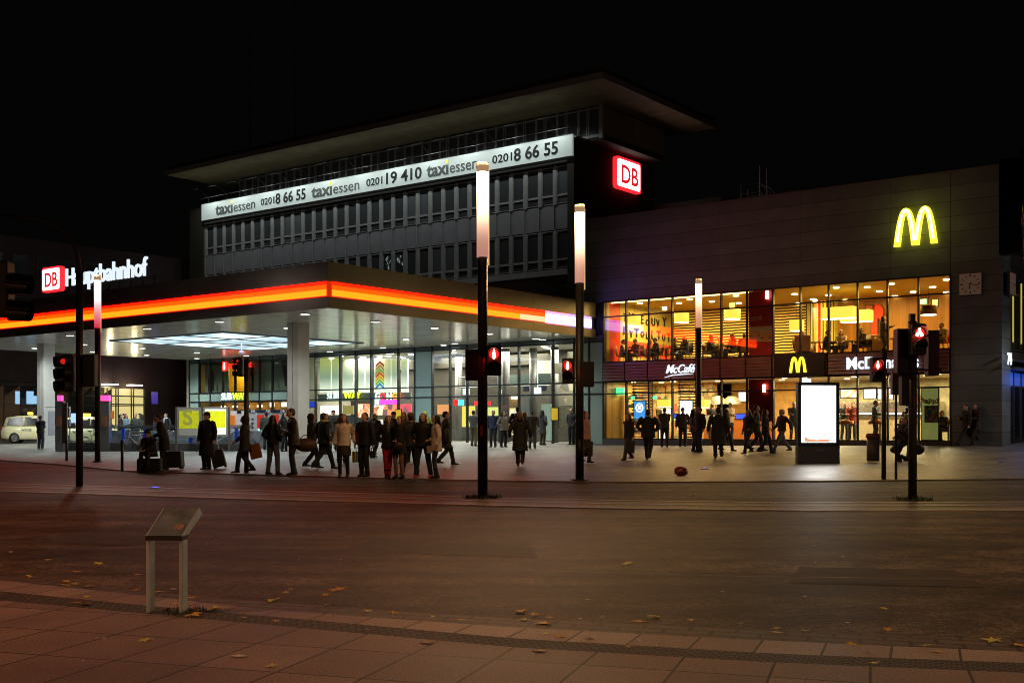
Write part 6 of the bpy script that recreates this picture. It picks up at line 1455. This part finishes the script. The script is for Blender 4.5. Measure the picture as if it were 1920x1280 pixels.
def hang_bag(pt, w_, h_, d_, c, label, nm='shopping_bag', cat='bag', rz=0, handle=.14, tiltx=0, m=None):
    T = thing(nm, label, cat, (pt[0], pt[1], pt[2]-handle-h_-.06), rz); T.rotation_euler = (0, tiltx, rz)
    mb = MB(); a, b = w_/2, d_/2
    mb.add([(-a*.92,-b,0),(a*.92,-b,0),(a*.92,b,0),(-a*.92,b,0),(-a,-b*.6,h_),(a,-b*.6,h_),(a,b*.6,h_),(-a,b*.6,h_)], [(0,3,2,1),(4,5,6,7),(0,1,5,4),(1,2,6,5),(2,3,7,6),(3,0,4,7)]); part('body', mb, m or cm(c, .5), T, bevel=.012)
    for yy in (-b*.5, b*.5): mb = MB(); mb.tube([(-a*.45,yy,h_),(-a*.2,yy*.4,h_+handle),(a*.2,yy*.4,h_+handle),(a*.45,yy,h_)], .008, 5); part('handle', mb, cm((.03,.025,.02)), T)
    return T
def soft_bag(pt, r_, c, label, rz=0, nm='shoulder_bag', strap=None):
    T = thing(nm, label, 'bag', (pt[0], pt[1], pt[2]-r_[2]), rz); mb = MB(); mb.ell((0,0,r_[2]), r_, 16, 10); evaluate(mb, 'body', cm(c,.55), .02, 2, T)
    mb = MB(); mb.tube([(-r_[0]*.6,0,r_[2]*1.7),(-r_[0]*.2,0,r_[2]*1.7+.14),(r_[0]*.2,0,r_[2]*1.7+.14),(r_[0]*.6,0,r_[2]*1.7)], .013, 6); part('handle', mb, cm((.02,.015,.012)), T); return T
def suitcase(x, y, w_, d_, h_, label, rz=0, pull=0, lean_=0):
    p = at(x, y); T = thing('suitcase', label, 'suitcase', p, rz, 'suitcases at the kerb'); T.rotation_euler = (0, lean_, rz)
    mb = MB(); mb.box(-w_/2,w_/2,-d_/2,d_/2,.06,h_); part('shell', mb, cm((.012,.012,.013),.5), T, bevel=.04)
    for sx in (-1,1):
        mb = MB(); mb.tube([(sx*w_*.4,-d_*.3,.04),(sx*w_*.4,d_*.3,.04)], .04, 10); part('wheel', mb, rub, T)
    mb = MB(); mb.box(-w_*.38,w_*.38,-d_/2-.012,-d_/2-.002,h_*.35,h_*.8); part('pocket', mb, cm((.018,.018,.018)), T)
    if pull: mb = MB(); mb.tube([(-w_*.22,0,h_),(-w_*.22,0,h_+pull),(w_*.22,0,h_+pull),(w_*.22,0,h_)], .012, 6); part('pull_handle', mb, bm, T)
    return T
BLK = (.012,.012,.014); NAVY = (.012,.016,.03); JEANS = (.035,.045,.07); LJ = (.12,.14,.19); DKJ = (.02,.024,.035); BROWN = (.045,.028,.018)
# kerb row, left to right
q = P_('man in a long black coat and cap standing apart with a wheeled suitcase', 388, 880, -28, 1.8, 'stand', ('down','bag'), BLK, .42, BLK, hat='cap', hatc=(.02,.018,.016), scarf=(.06,.05,.04), wide=1.12, detail=2)
suitcase(414, 878, .42, .26, .62, 'black wheeled suitcase held by the man in the long coat', R(10), .28, R(-14))
q = P_('person in black sitting on a suitcase, bent over a phone', 284, 883, -12, 1.68, 'sit', ('lap','lap'), BLK, .5, BLK, hairlen=0, hat='beanie', hatc=(.015,.012,.012), lean=20, zoff=.07, detail=2)
suitcase(281, 884, .72, .34, .5, 'large black suitcase lying under the sitting person', R(2))
q = P_('person in a long dark olive coat bending over beside the sitting person', 309, 881, -75, 1.78, 'stand', ('front','down'), (.022,.02,.012), .62, BLK, hair=(.06,.02,.012), lean=16, detail=2)
suitcase(326, 880, .62, .36, .58, 'black travel bag with sloping top right of the bending person', R(-4), 0, R(-4))
q = P_('walker in dark clothes half hidden by the traffic light post, carrying an orange paper bag', 459, 887, -80, 1.72, 'walk', ('swf','bag'), (.025,.018,.014), .66, BLK, hat='hood', hatc=(.02,.015,.012), stride=.22)
p2 = at(482, 886); hang_bag((p2.x, p2.y, zz(825, p2.y)+.1), .36, .44, .14, (.5,.17,.02), 'orange brown paper bag swinging behind the traffic light post', rz=R(8), tiltx=R(-14))
q = P_('woman in a navy jacket and flared grey jeans standing with legs apart', 512, 890, 150, 1.7, 'wide', ('pocket','pocket'), NAVY, .88, (.13,.13,.15), hair=(.018,.012,.01), hairlen=.15, detail=2)
q = P_('tall man in a brown jacket in profile holding a duffel bag', 551, 890, -72, 1.9, 'stand', ('front','front'), (.03,.018,.012), .76, (.012,.011,.011), hair=(.08,.05,.035), lean=6, wide=1.12, detail=2)
pq = at(577, 889); soft_bag((pq.x-.05, pq.y+.0, zz(834, pq.y)), (.33,.2,.2), (.07,.035,.02), 'brown duffel bag slung in front of the tall man', R(12), 'duffel_bag')
q = P_('person with black hood walking right behind the duffel bag', 584, 878, 100, 1.74, 'walk', ('swf','down'), BLK, .6, BLK, hat='hood', hatc=(.01,.01,.011), stride=.2)
q = P_('striding man in black with a yellow green collar', 607, 880, 130, 1.78, 'walk', ('pocket','down'), (.014,.014,.015), .78, BLK, scarf=(.55,.6,.03), stride=.3, wide=1.1, phase=-1)
q = P_('woman with long red hair in a white jacket, dark skirt and black tights', 645, 893, -2, 1.72, 'stand', ('out','down'), (.78,.64,.54), .86, BLK, (.06,.035,.03), (.16,.03,.02), .9, skirt=(.035,.028,.015), boots=.35, detail=2)
soft_bag((q['wl'].x+.14, q['wl'].y+.05, q['wl'].z+.12), (.13,.1,.2), (.22,.015,.02), 'dark red bag under the arm of the woman in the white jacket')
q = P_('young man in a black jacket and jeans holding a full shopping bag', 684, 893, -32, 1.76, 'stand', ('bag','bag'), (.013,.013,.014), .84, (.022,.024,.03), hair=(.07,.03,.015), wide=1.05, detail=2)
stripe_bag = stripes('bag_stripes', [((.7,.6,.4),1),((.03,.03,.03),1),((.6,.55,.05),1),((.03,.03,.03),1.5)], 0, .13)
hang_bag((q['wr'].x+.12, q['wr'].y-.05, q['wr'].z), .42, .3, .18, (.1,.1,.05), 'black yellow and white shopping bag held by the young man', rz=R(5), m=stripe_bag)
hang_bag((q['wl'].x-.02, q['wl'].y-.05, q['wl'].z-.02), .16, .2, .1, (.02,.02,.02), 'small dark bag in the left hand of the young man', rz=R(-5), handle=.1)
q = P_('girl in bright red trousers with a black coat and grey scarf', 728, 895, 4, 1.68, 'cross', ('pocket','pocket'), (.014,.013,.014), .82, (.55,.02,.012), (.015,.012,.012), (.04,.015,.012), .5, scarf=(.09,.085,.09), boots=.4, detail=2)
q = P_('girl in a black coat, tan leggings and high black boots', 749, 896, -25, 1.66, 'stand', ('front','front'), (.015,.012,.012), .68, (.30,.17,.08), (.012,.011,.012), (.05,.02,.015), .8, boots=.78, detail=2)
soft_bag((q['hip'].x-.02, q['hip'].y-.22, q['hip'].z-.02), (.14,.07,.12), (.05,.025,.015), 'small brown handbag before the girl in high boots')
q = P_('man with a brown woollen hat standing behind, in bright red shoes', 770, 891, -150, 1.74, 'wide', ('pocket','down'), (.016,.016,.018), .8, (.03,.022,.014), (.6,.05,.02), hat='beanie', hatc=(.12,.07,.045))
q = P_('man in a black jacket, blue jeans and red shoes smiling at the kerb', 793, 895, -12, 1.73, 'wide', ('down','pocket'), (.013,.013,.015), .84, JEANS, (.55,.06,.03), hair=(.12,.03,.02), hairlen=.12, wide=1.12, detail=2)
q = P_('woman with long black hair in a cream coat and jeans, in profile', 818, 896, -80, 1.68, 'stand', ('down','front'), (.8,.66,.52), .74, JEANS, (.02,.014,.012), (.012,.009,.009), .9, boots=.45, detail=2)
hang_bag((q['wr'].x-.0, q['wr'].y-.05, q['wr'].z+.04), .14, .2, .06, (.5,.38,.28), 'small pale bag held by the woman in the cream coat')
q = P_('person in a long dark coat walking behind the woman in the cream coat', 836, 872, 100, 1.78, 'walk', ('down','swb'), (.02,.02,.022), .55, BLK, hair=(.015,.012,.012), stride=.25)
soft_bag((q['hip'].x+.0, q['hip'].y-.25, q['hip'].z+.05), (.14,.1,.28), (.01,.01,.01), 'long black bag hanging from the person in the dark coat', nm='shoulder_bag')
# second row
SR = [(500,843,'man with a dark backpack at the middle ticket machine',172,1.78,'stand',(.03,.035,.032),.84,DKJ,(.03,.02,.015),0,None,None),
 (533,846,'person in black beside the tall man in the brown jacket',60,1.7,'stand',BLK,.7,BLK,(.015,.012,.012),.3,None,None),
 (640,868,'person with a dark fur hood turned away behind the woman in the white jacket',170,1.72,'stand',(.04,.038,.032),.8,BLK,(.1,.06,.04),0,(.1,.08,.06),None),
 (625,845,'man with a pointed black hat far back before the bright shop',20,1.8,'stand',BLK,.8,BLK,None,0,None,('beanie',BLK)),
 (612,852,'person with fair hair behind the striding man',-40,1.68,'stand',(.02,.02,.02),.8,BLK,(.3,.17,.1),0,None,None),
 (702,857,'woman with a white fur hood and a pale green bag walking away',165,1.7,'walk',(.02,.02,.021),.74,DKJ,(.3,.25,.15),.3,(.55,.5,.42),None),
 (757,868,'woman with long fair brown hair in the second row',-20,1.74,'stand',(.05,.035,.025),.75,BLK,(.25,.13,.07),.9,None,None),
 (738,862,'man in a dark cap in the second row behind the red trousers',10,1.74,'stand',BLK,.8,BLK,None,0,None,('cap',BLK)),
 (772,866,'person with dark hair before the left notice board',20,1.6,'stand',(.03,.025,.02),.8,BLK,(.03,.02,.012),.2,None,None),
 (797,838,'person in a yellow green hat and green jacket by the pale wall panel',5,1.7,'stand',(.12,.15,.03),.8,DKJ,(.05,.03,.02),.4,None,('bobble',(.55,.6,.02))),
 (888,836,'man with a grey jacket, backpack and khaki trousers beside the yellow poster box',150,1.74,'stand',(.06,.065,.06),.88,(.11,.1,.05),(.02,.012,.01),0,None,None),
 (925,838,'man in a blue jacket with a bag, right of the tallest lamp column',-20,1.74,'stand',(.015,.02,.045),.86,DKJ,(.14,.09,.06),0,None,None),
 (944,838,'woman in a grey jacket and black trousers before the orange kiosk',40,1.68,'stand',(.1,.1,.1),.82,BLK,(.05,.025,.015),.6,None,None),
 (971,846,'tall man in black directly behind the person with the fur hood',170,1.9,'stand',BLK,.7,BLK,(.012,.01,.01),0,None,None),
 (998,841,'man in a dark jacket and jeans seen from behind',175,1.72,'stand',(.02,.02,.022),.88,(.05,.06,.08),(.05,.03,.02),0,None,None),
 (985,838,'dark haired person behind the man in jeans seen from behind',100,1.66,'stand',(.03,.03,.03),.8,BLK,(.03,.02,.015),.2,None,None),
 (1017,834,'woman in a knee length grey coat and brown boots with a shoulder bag',140,1.72,'stand',(.035,.035,.038),.55,(.1,.06,.03),(.02,.015,.012),.3,None,None),
 (1072,833,'man in black leaning by the hall glass left of the kerb lamp column',-40,1.8,'stand',BLK,.86,BLK,(.03,.02,.015),0,None,None),
 (1246,838,'man with hands in his jacket before the glowing ground floor light',180,1.8,'stand',(.014,.012,.011),.84,BLK,(.03,.02,.015),0,None,None),
 (1280,837,'man with a flat cap and open jacket before the white window screen',0,1.76,'stand',(.016,.015,.013),.84,BLK,None,0,None,('cap',(.02,.018,.015))),
 (1311,848,'man in black standing before the lamp column post by the restaurant',-60,1.82,'stand',(.012,.011,.011),.8,BLK,(.015,.012,.012),0,None,None),
 (1300,846,'person in dark brown partly behind the man at the small lamp column',90,1.72,'stand',(.03,.015,.012),.8,BLK,(.02,.012,.01),.3,None,None),
 (1362,846,'dark figure behind the person in the long swinging coat',90,1.7,'walk',BLK,.8,BLK,(.02,.012,.01),0,None,None),
 (1403,851,'person with a dark jacket walking left before the red window poster',-60,1.7,'walk',(.013,.012,.012),.78,DKJ,(.02,.012,.01),.3,None,None),
 (1418,845,'tall blurred dark person behind the red window poster walkers',80,1.84,'walk',(.02,.016,.014),.7,(.03,.03,.045),(.02,.012,.01),0,None,None),
 (1435,850,'woman with long black hair walking beside the white hat',75,1.7,'walk',(.013,.012,.013),.72,BLK,(.01,.008,.008),.9,None,None)]
for i, (x, y, lab, f_, h_, ps, co, hm_, lg, hr, hl, hd_, ht) in enumerate(SR):
    P_(lab, x, y, f_, h_, ps, (('down','pocket'),('pocket','pocket'),('front','front'),('pocket','down'))[i % 4], tuple(c*(1.6 if i % 3 else 2.4) for c in co), hm_, lg, hair=hr, hairlen=hl, hood=hd_, hat=ht[0] if ht else None, hatc=ht[1] if ht else None, detail=1, stride=.24, phase=1 if i % 2 else -1)
# backpacks
for x, y, lab, c in ((500,843,'dark backpack on the man at the middle ticket machine',(.03,.035,.03)),(888,836,'grey backpack on the man beside the yellow poster box',(.08,.08,.07))):
    pass
# plaza walkers
q = P_('person in a long black coat with a fawn fur hood walking away alone', 975, 874, 176, 1.72, 'walk', ('out','out'), (.011,.011,.012), .5, BLK, (.05,.02,.01), hair=(.2,.1,.06), hood=(.3,.16,.1), stride=.1, wide=1.1, detail=1)
q = P_('woman in a beige pink jacket passing behind the kerb lamp column', 1097, 868, 60, 1.74, 'walk', ('bag','hips'), (.5,.25,.18), .8, (.03,.02,.02), hair=(.1,.02,.015), hairlen=.3, stride=.12, wide=1.15)
hang_bag((q['wl'].x-.05, q['wl'].y-.1, q['wl'].z+.05), .3, .5, .14, (.012,.011,.011), 'black bag carried by the woman in the beige pink jacket')
q = P_('woman in a dark coat walking left with a brown and a black bag', 1178, 863, -55, 1.66, 'walk', ('bag','swb'), (.016,.012,.011), .78, (.04,.05,.07), hair=(.06,.025,.015), hairlen=.2, stride=.24)
hang_bag((q['wl'].x-.08, q['wl'].y, q['wl'].z+.06), .28, .42, .12, (.012,.012,.011), 'black carrier bag of the woman walking left'); hang_bag((q['wl'].x-.16, q['wl'].y+.12, q['wl'].z+.16), .24, .26, .1, (.16,.06,.02), 'brown bag of the woman walking left')
q = P_('broad man in black walking towards the restaurant', 1215, 862, 165, 1.82, 'walk', ('pocket','pocket'), (.011,.01,.01), .76, (.014,.012,.011), hair=(.012,.01,.01), stride=.26, wide=1.15)
q = P_('person in a long swinging dark green coat walking away', 1347, 860, 178, 1.84, 'walk', ('out','down'), (.022,.02,.012), .5, BLK, hair=(.012,.01,.009), stride=.2, wide=1.15)
q = P_('woman in a white knitted hat, dark jacket and light jeans striding', 1466, 848, -70, 1.72, 'walk', ('swb','swf'), (.03,.028,.024), .84, LJ, (.12,.07,.04), hair=(.06,.03,.02), hat='beanie', hatc=(.8,.7,.6), stride=.42)
q = P_('left figure of the couple hurrying past the stone pier', 1812, 836, -85, 1.72, 'walk', ('down','bent'), (.014,.011,.012), .72, BLK, hair=(.02,.015,.014), stride=.42)
q = P_('right figure of the couple hurrying past the stone pier, in dark red', 1831, 836, -80, 1.68, 'walk', ('bent','pocket'), (.035,.016,.018), .68, (.03,.015,.018), hair=(.03,.016,.016), hairlen=.3, stride=.25)
q = P_('dark figure kneeling over luggage behind the tall signal post', 1694, 866, -70, 1.8, 'kneel', ('reach','lap'), (.014,.013,.013), .5, BLK, hair=(.02,.015,.012), lean=-5)
pq = at(1722, 866); soft_bag((pq.x, pq.y, pq.z+.42), (.2,.14,.18), (.016,.014,.014), 'dark travel bag right of the tall signal post'); pq = at(1678, 866); soft_bag((pq.x, pq.y-.1, pq.z+.4), (.2,.12,.12), (.04,.016,.014), 'small dark red bag left of the tall signal post')
pq = at(1706, 864); P_('person in black standing behind the tall signal post', 1704, 858, 90, 1.74, 'stand', ('pocket','pocket'), BLK, .6, BLK, hair=(.02,.015,.012))
q = P_('man in a dark jacket and jeans standing at the taxi', 76, 843, 170, 1.76, 'stand', ('bent','bent'), (.018,.018,.02), .86, (.03,.035,.045), (.35,.33,.3), hair=(.02,.014,.012), detail=1)
for x, y, f_, lab, co, hr, hl, arm in ((236,833,60,'woman in a pale blue jacket behind the balustrade',(.22,.32,.42),(.12,.04,.02),.2,'bent'),(254,833,0,'man in a dark grey jacket facing out behind the balustrade',(.05,.06,.06),(.2,.12,.08),0,'down'),
      (226,835,110,'person raising an arm behind the balustrade',(.03,.02,.02),(.03,.015,.01),0,'up'),(264,831,-60,'person with striped sleeves behind the balustrade',(.08,.07,.07),(.02,.015,.012),.3,'up'),
      (298,834,5,'bald man behind the bending person',(.07,.06,.06),None,0,'down'),(311,836,-30,'man in a dark suit with a white shirt behind the bending person',(.015,.015,.018),(.02,.015,.012),0,'down')):
    P_(lab, x, y, f_, 1.78, 'stand', (arm,'down'), co, .82, DKJ, hair=hr, hairlen=hl, scarf=(.6,.6,.6) if 'suit' in lab else None)
# ------------------------------------------------------------------ diners and furniture in the restaurant
tw = mat('table_top', (.35,.2,.09), .35); ch_m = mat('chair_shell', (.30,.24,.1), .4); ch_r = mat('chair_red', (.4,.03,.015), .45); ch_d = mat('chair_dark', (.05,.03,.02), .5)
def table(a, b, z, w_, label, round_=True):
    T = thing('table', label, 'table', W(a,b,z), TH, 'restaurant tables'); mb = MB()
    if round_: mb.cyl(0,0,.72,.75,w_/2,20)
    else: mb.box(-w_/2,w_/2,-.35,.35,.72,.75)
    part('table_top', mb, tw, T); mb = MB(); mb.cyl(0,0,.02,.72,.035,8); mb.cyl(0,0,0,.02,.22,14); part('foot', mb, fr, T)
    mb = MB(); mb.box(-.14,.1,-.1,.1,.752,.765); part('tray', mb, mat('tray', (.25,.08,.03), .5), T); mb = MB(); mb.cyl(.14,.08,.752,.88,.04,10,.045); part('cup', mb, mat('cup', (.8,.7,.6), .5), T)
def chair(a, b, z, rz, m, label):
    T = thing('chair', label, 'chair', W(a,b,z), TH+rz, 'restaurant chairs'); mb = MB(); mb.box(-.23,.23,-.22,.22,.42,.47); part('seat', mb, m, T, bevel=.02)
    mb = MB(); mb.tube([(0,.22,.45),(0,.27,.7),(0,.3,.98)], [(.24,.025),(.25,.025),(.17,.02)], 12, (1,0,0)); part('backrest', mb, m, T, True)
    for sx in (-.19,.19):
        for sy in (-.18,.18): mb = MB(); mb.tube([(sx*.6,sy*.6,.43),(sx,sy,0)], .012, 5); part('leg', mb, fr, T)
UZ, LZ = 4.5, .85
UP_P = [(1166,.9,70,'white','in a white shirt at the left end'),(1194,1.0,-60,'red','in dark red facing the man in white'),(1216,1.6,60,'red','in red reading'),(1232,1.0,-80,'black','in black leaning back'),(1262,1.3,80,'black','in black by the striped wall'),(1286,1.0,-60,'dark','in a dark jumper left of the lamp column'),
        (1330,1.0,60,'dark','stretching an arm right of the lamp column'),(1352,2.2,-60,'green','in a yellow green shirt at the back'),(1376,1.0,-70,'dark','with a pale bag beside the red window poster'),(1396,1.2,180,'black','in black next to the red window poster'),
        (1548,1.8,70,'dark','in grey blue under the long yellow shade'),(1578,2.0,-30,'white','in a white top under the long yellow shade'),(1618,1.6,-70,'black','in black with long hair at the wooden screen'),(1768,1.2,-60,'white','in a white hat at the right end'),(1500,1.5,60,'white','in pale clothes behind the striped curtain')]
CC = {'white': (.6,.5,.35), 'red': (.25,.03,.02), 'black': (.015,.012,.012), 'dark': (.03,.035,.05), 'green': (.35,.4,.03)}
for i, (x, b, f_, c, lab) in enumerate(UP_P):
    a = pa(x, b); q = W(a, b, UZ); ph = math.pi+R(f_)-TH
    P_('seated diner upstairs '+lab, 0, 0, f_, 1.74, 'sit', (('table','lap'),('bent','table'),('table','table'))[i % 3], CC[c], .5, (.03,.03,.045), hair=((.03,.015,.01),(.1,.04,.02),(.25,.15,.06))[i % 3], hairlen=.5 if i % 3 == 2 else 0, lean=8, loc=(q.x,q.y,q.z), detail=0, group='diners in the restaurant')
    chair(a, b, UZ, math.pi+R(f_)-TH+math.pi, (ch_m, ch_r, ch_d)[i % 3], 'chair under the diner '+lab)
for i, (x, b) in enumerate(((1180,1.0),(1224,1.2),(1249,1.1),(1274,1.2),(1318,.9),(1342,1.3),(1364,1.0),(1386,1.4),(1562,1.9),(1598,1.9),(1634,1.7),(1528,1.6),(1752,1.3),(1675,1.6),(1700,2.2))):
    table(pa(x,b), b, UZ, .75, ['leftmost upstairs table by the wooden wall','upstairs table below the olive wall','upstairs table left of the yellow shade','upstairs table under the yellow shade by the striped wall','upstairs table right behind the lamp column','upstairs table in the middle of the striped wall','upstairs table below the last shade of the striped wall','upstairs table next to the red window poster','table under the left end of the long shade','table between the two box shades','table before the big red disc','table beside the striped pillar','table under the brown drum shade','table hidden by the tall signal head','back table right of the red disc'][i])
q = P_('person standing upstairs before the red panel with an arm out', 0, 0, 80, 1.7, 'stand', ('reach','bent'), (.02,.013,.012), .8, BLK, hair=(.02,.012,.01), hairlen=.6, loc=W(pa(1656,1.2),1.2,UZ), detail=0, group='diners in the restaurant')
# bench backs upstairs
for x0, x1, b, lab in ((1490,1520,.9,'tan bench back behind the upstairs glass left of the striped pillar'),(1625,1662,2.4,'tan bench back below the big red disc')):
    a0, a1 = pa(x0,b), pa(x1,b); T = thing('bench', lab, 'bench', W((a0+a1)/2,b,UZ), TH, 'restaurant benches'); w_ = (a1-a0)/2; mm = mat('bench_tan', (.35,.22,.1), .5) if 'tan' in lab else ch_d
    mb = MB(); mb.box(-w_,w_,-.06,.06,.3,1.02); part('backrest', mb, mm, T, bevel=.03); mb = MB(); mb.box(-w_,w_,.07,.5,.3,.46); part('seat', mb, mm, T, bevel=.03); mb = MB(); mb.box(-w_+.05,w_-.05,.1,.45,0,.29); part('base', mb, ch_d, T)
# ground floor guests and staff
for x, b, f_, ps, c, lab in ((1583,2.9,10,'stand','black','staff member in black under the salad board'),(1598,2.6,-20,'stand','red','staff member in red beside the steel hood'),(1640,1.0,60,'stand','dark','guest bending at the counter left of the thin signal post'),(1700,.9,-70,'sit','black','guest seated between the two signal posts'),
        (1768,.8,-50,'sit','dark','guest seated at the right end of the ground floor'),(1742,.9,70,'sit','white','guest seated by the happy poster'),(1368,1.2,30,'stand','white','guest in pale clothes left of the red ground floor poster'),(1488,1.4,0,'stand','dark','guest behind the glass door left of the advertising pillar'),(1335,2.2,170,'stand','black','guest in black at the till'),(1240,1.3,0,'stand','white','server in white behind the yellow shade')):
    q = W(pa(x,b), b, LZ); P_(lab, 0, 0, f_, 1.74, ps, ('bent','table'), CC[c], .8, (.03,.03,.045), hair=(.04,.02,.012), loc=(q.x,q.y,q.z), lean=10 if ps == 'sit' else 4, detail=0, group='guests on the ground floor of the restaurant')
for x, b, lab in ((1592,1.2,'high table with food before the salad board'),(1650,.9,'high table with food left of the thin signal post'),(1712,1.1,'low table behind the tall signal post'),(1778,.9,'table with a red tray at the right end of the ground floor')): table(pa(x,b), b, LZ, .8, lab, False)
for x, y, b, lab in ((1641,782,.9,'orange pile of food on the table left of the thin signal post'),(1772,783,.85,'orange pile of food on the table at the far right window'),(1585,786,1.1,'cups and food on the table before the salad board')):
    a = pa(x,b); mb = MB(); mb.ell((0,0,.08),(.24,.1,.1),10,6); mb.ell((-.2,0,.05),(.12,.1,.08),8,5); mb.ell((.22,0,.05),(.12,.1,.07),8,5); one('food_pile', mb, mat('food_orange', (.8,.25,.03), .5, noise=.4, nscale=12), lab, 'food', W(a,b,LZ+.755), TH, 'food on the ground floor tables', True)
# cafe counter, display case and lit fridge on the ground floor left
for x0, x1, y0, y1, b, m, lab in ((1236,1252,806,824,.8,emi('floor_glow', (1,.75,.45), 2.4),'glowing white display box standing low in the third ground floor window'),(1236,1258,766,776,1.2,emi('shelf_glow', (1,.8,.5), 2.2),'bright shelf under the yellow shade in the third ground floor window'),
      (1156,1172,744,756,2.0,emi('kiosk_sign', (1,.6,.2), 1.3),'orange lit sign over the shelves at the left end of the ground floor'),(1380,1398,776,785,1.5,emi('till_blue', (.03,.08,.7), 1.6),'blue till screen left of the red ground floor poster'),(1262,1272,776,783,1.3,emi('till_blue2', (.03,.08,.6), 1.2),'blue till screen left of the white window screen'),
      (1322,1345,778,800,2.0,mat('cake_case', (.5,.4,.2), .3, emit=(.9,.7,.35), es=.5, noise=.6, nscale=6),'glass cake case on the cafe counter'),(1385,1402,735,752,4.5,emi('menu_small', (.9,.9,.75), 1.2),'small pale menu board above the cafe counter'),(1700,1724,742,760,3.2,red,'red board on the wooden wall behind the signal posts')):
    flatbox('lit_board', lab, 'board', x0, x1, y0, y1, b, m)
T = thing('cafe_counter', 'orange fronted cafe counter below the grey dome lamps', 'counter', W(5.8, 3.0, LZ), TH); mb = MB(); mb.box(-1.9,1.9,0,.6,0,1.0); part('body', mb, mat('cafe_orange', (.6,.2,.04), .4), T); mb = MB(); mb.box(-1.95,1.95,-.04,.64,1.0,1.05); part('worktop', mb, mat('cafe_top', (.5,.4,.25), .3), T)
# goods on shelves at the left end
r = random.Random(21)
T = thing('goods_shelf', 'shelf of small coloured goods at the left end of the ground floor', 'shelf', W(.75, 1.6, LZ), TH); mb = MB()
for k in range(5): mb.box(-.5,.5,0,.35,.3+k*.42,.33+k*.42)
for sx in (-.52,.5): mb.box(sx,sx+.02,0,.35,0,2.3)
part('rack', mb, slm, T)
for k in range(5):
    for j in range(7):
        c = r.choice([(.6,.1,.05),(.7,.6,.3),(.1,.3,.1),(.7,.65,.6),(.6,.35,.05)]); mb = MB(); mb.box(-.47+j*.14,-.36+j*.14,.05,.2,.33+k*.42,.33+k*.42+r.uniform(.12,.28)); part('goods', mb, mat('goods%.2f%.2f' % c[:2], c, .5), T)
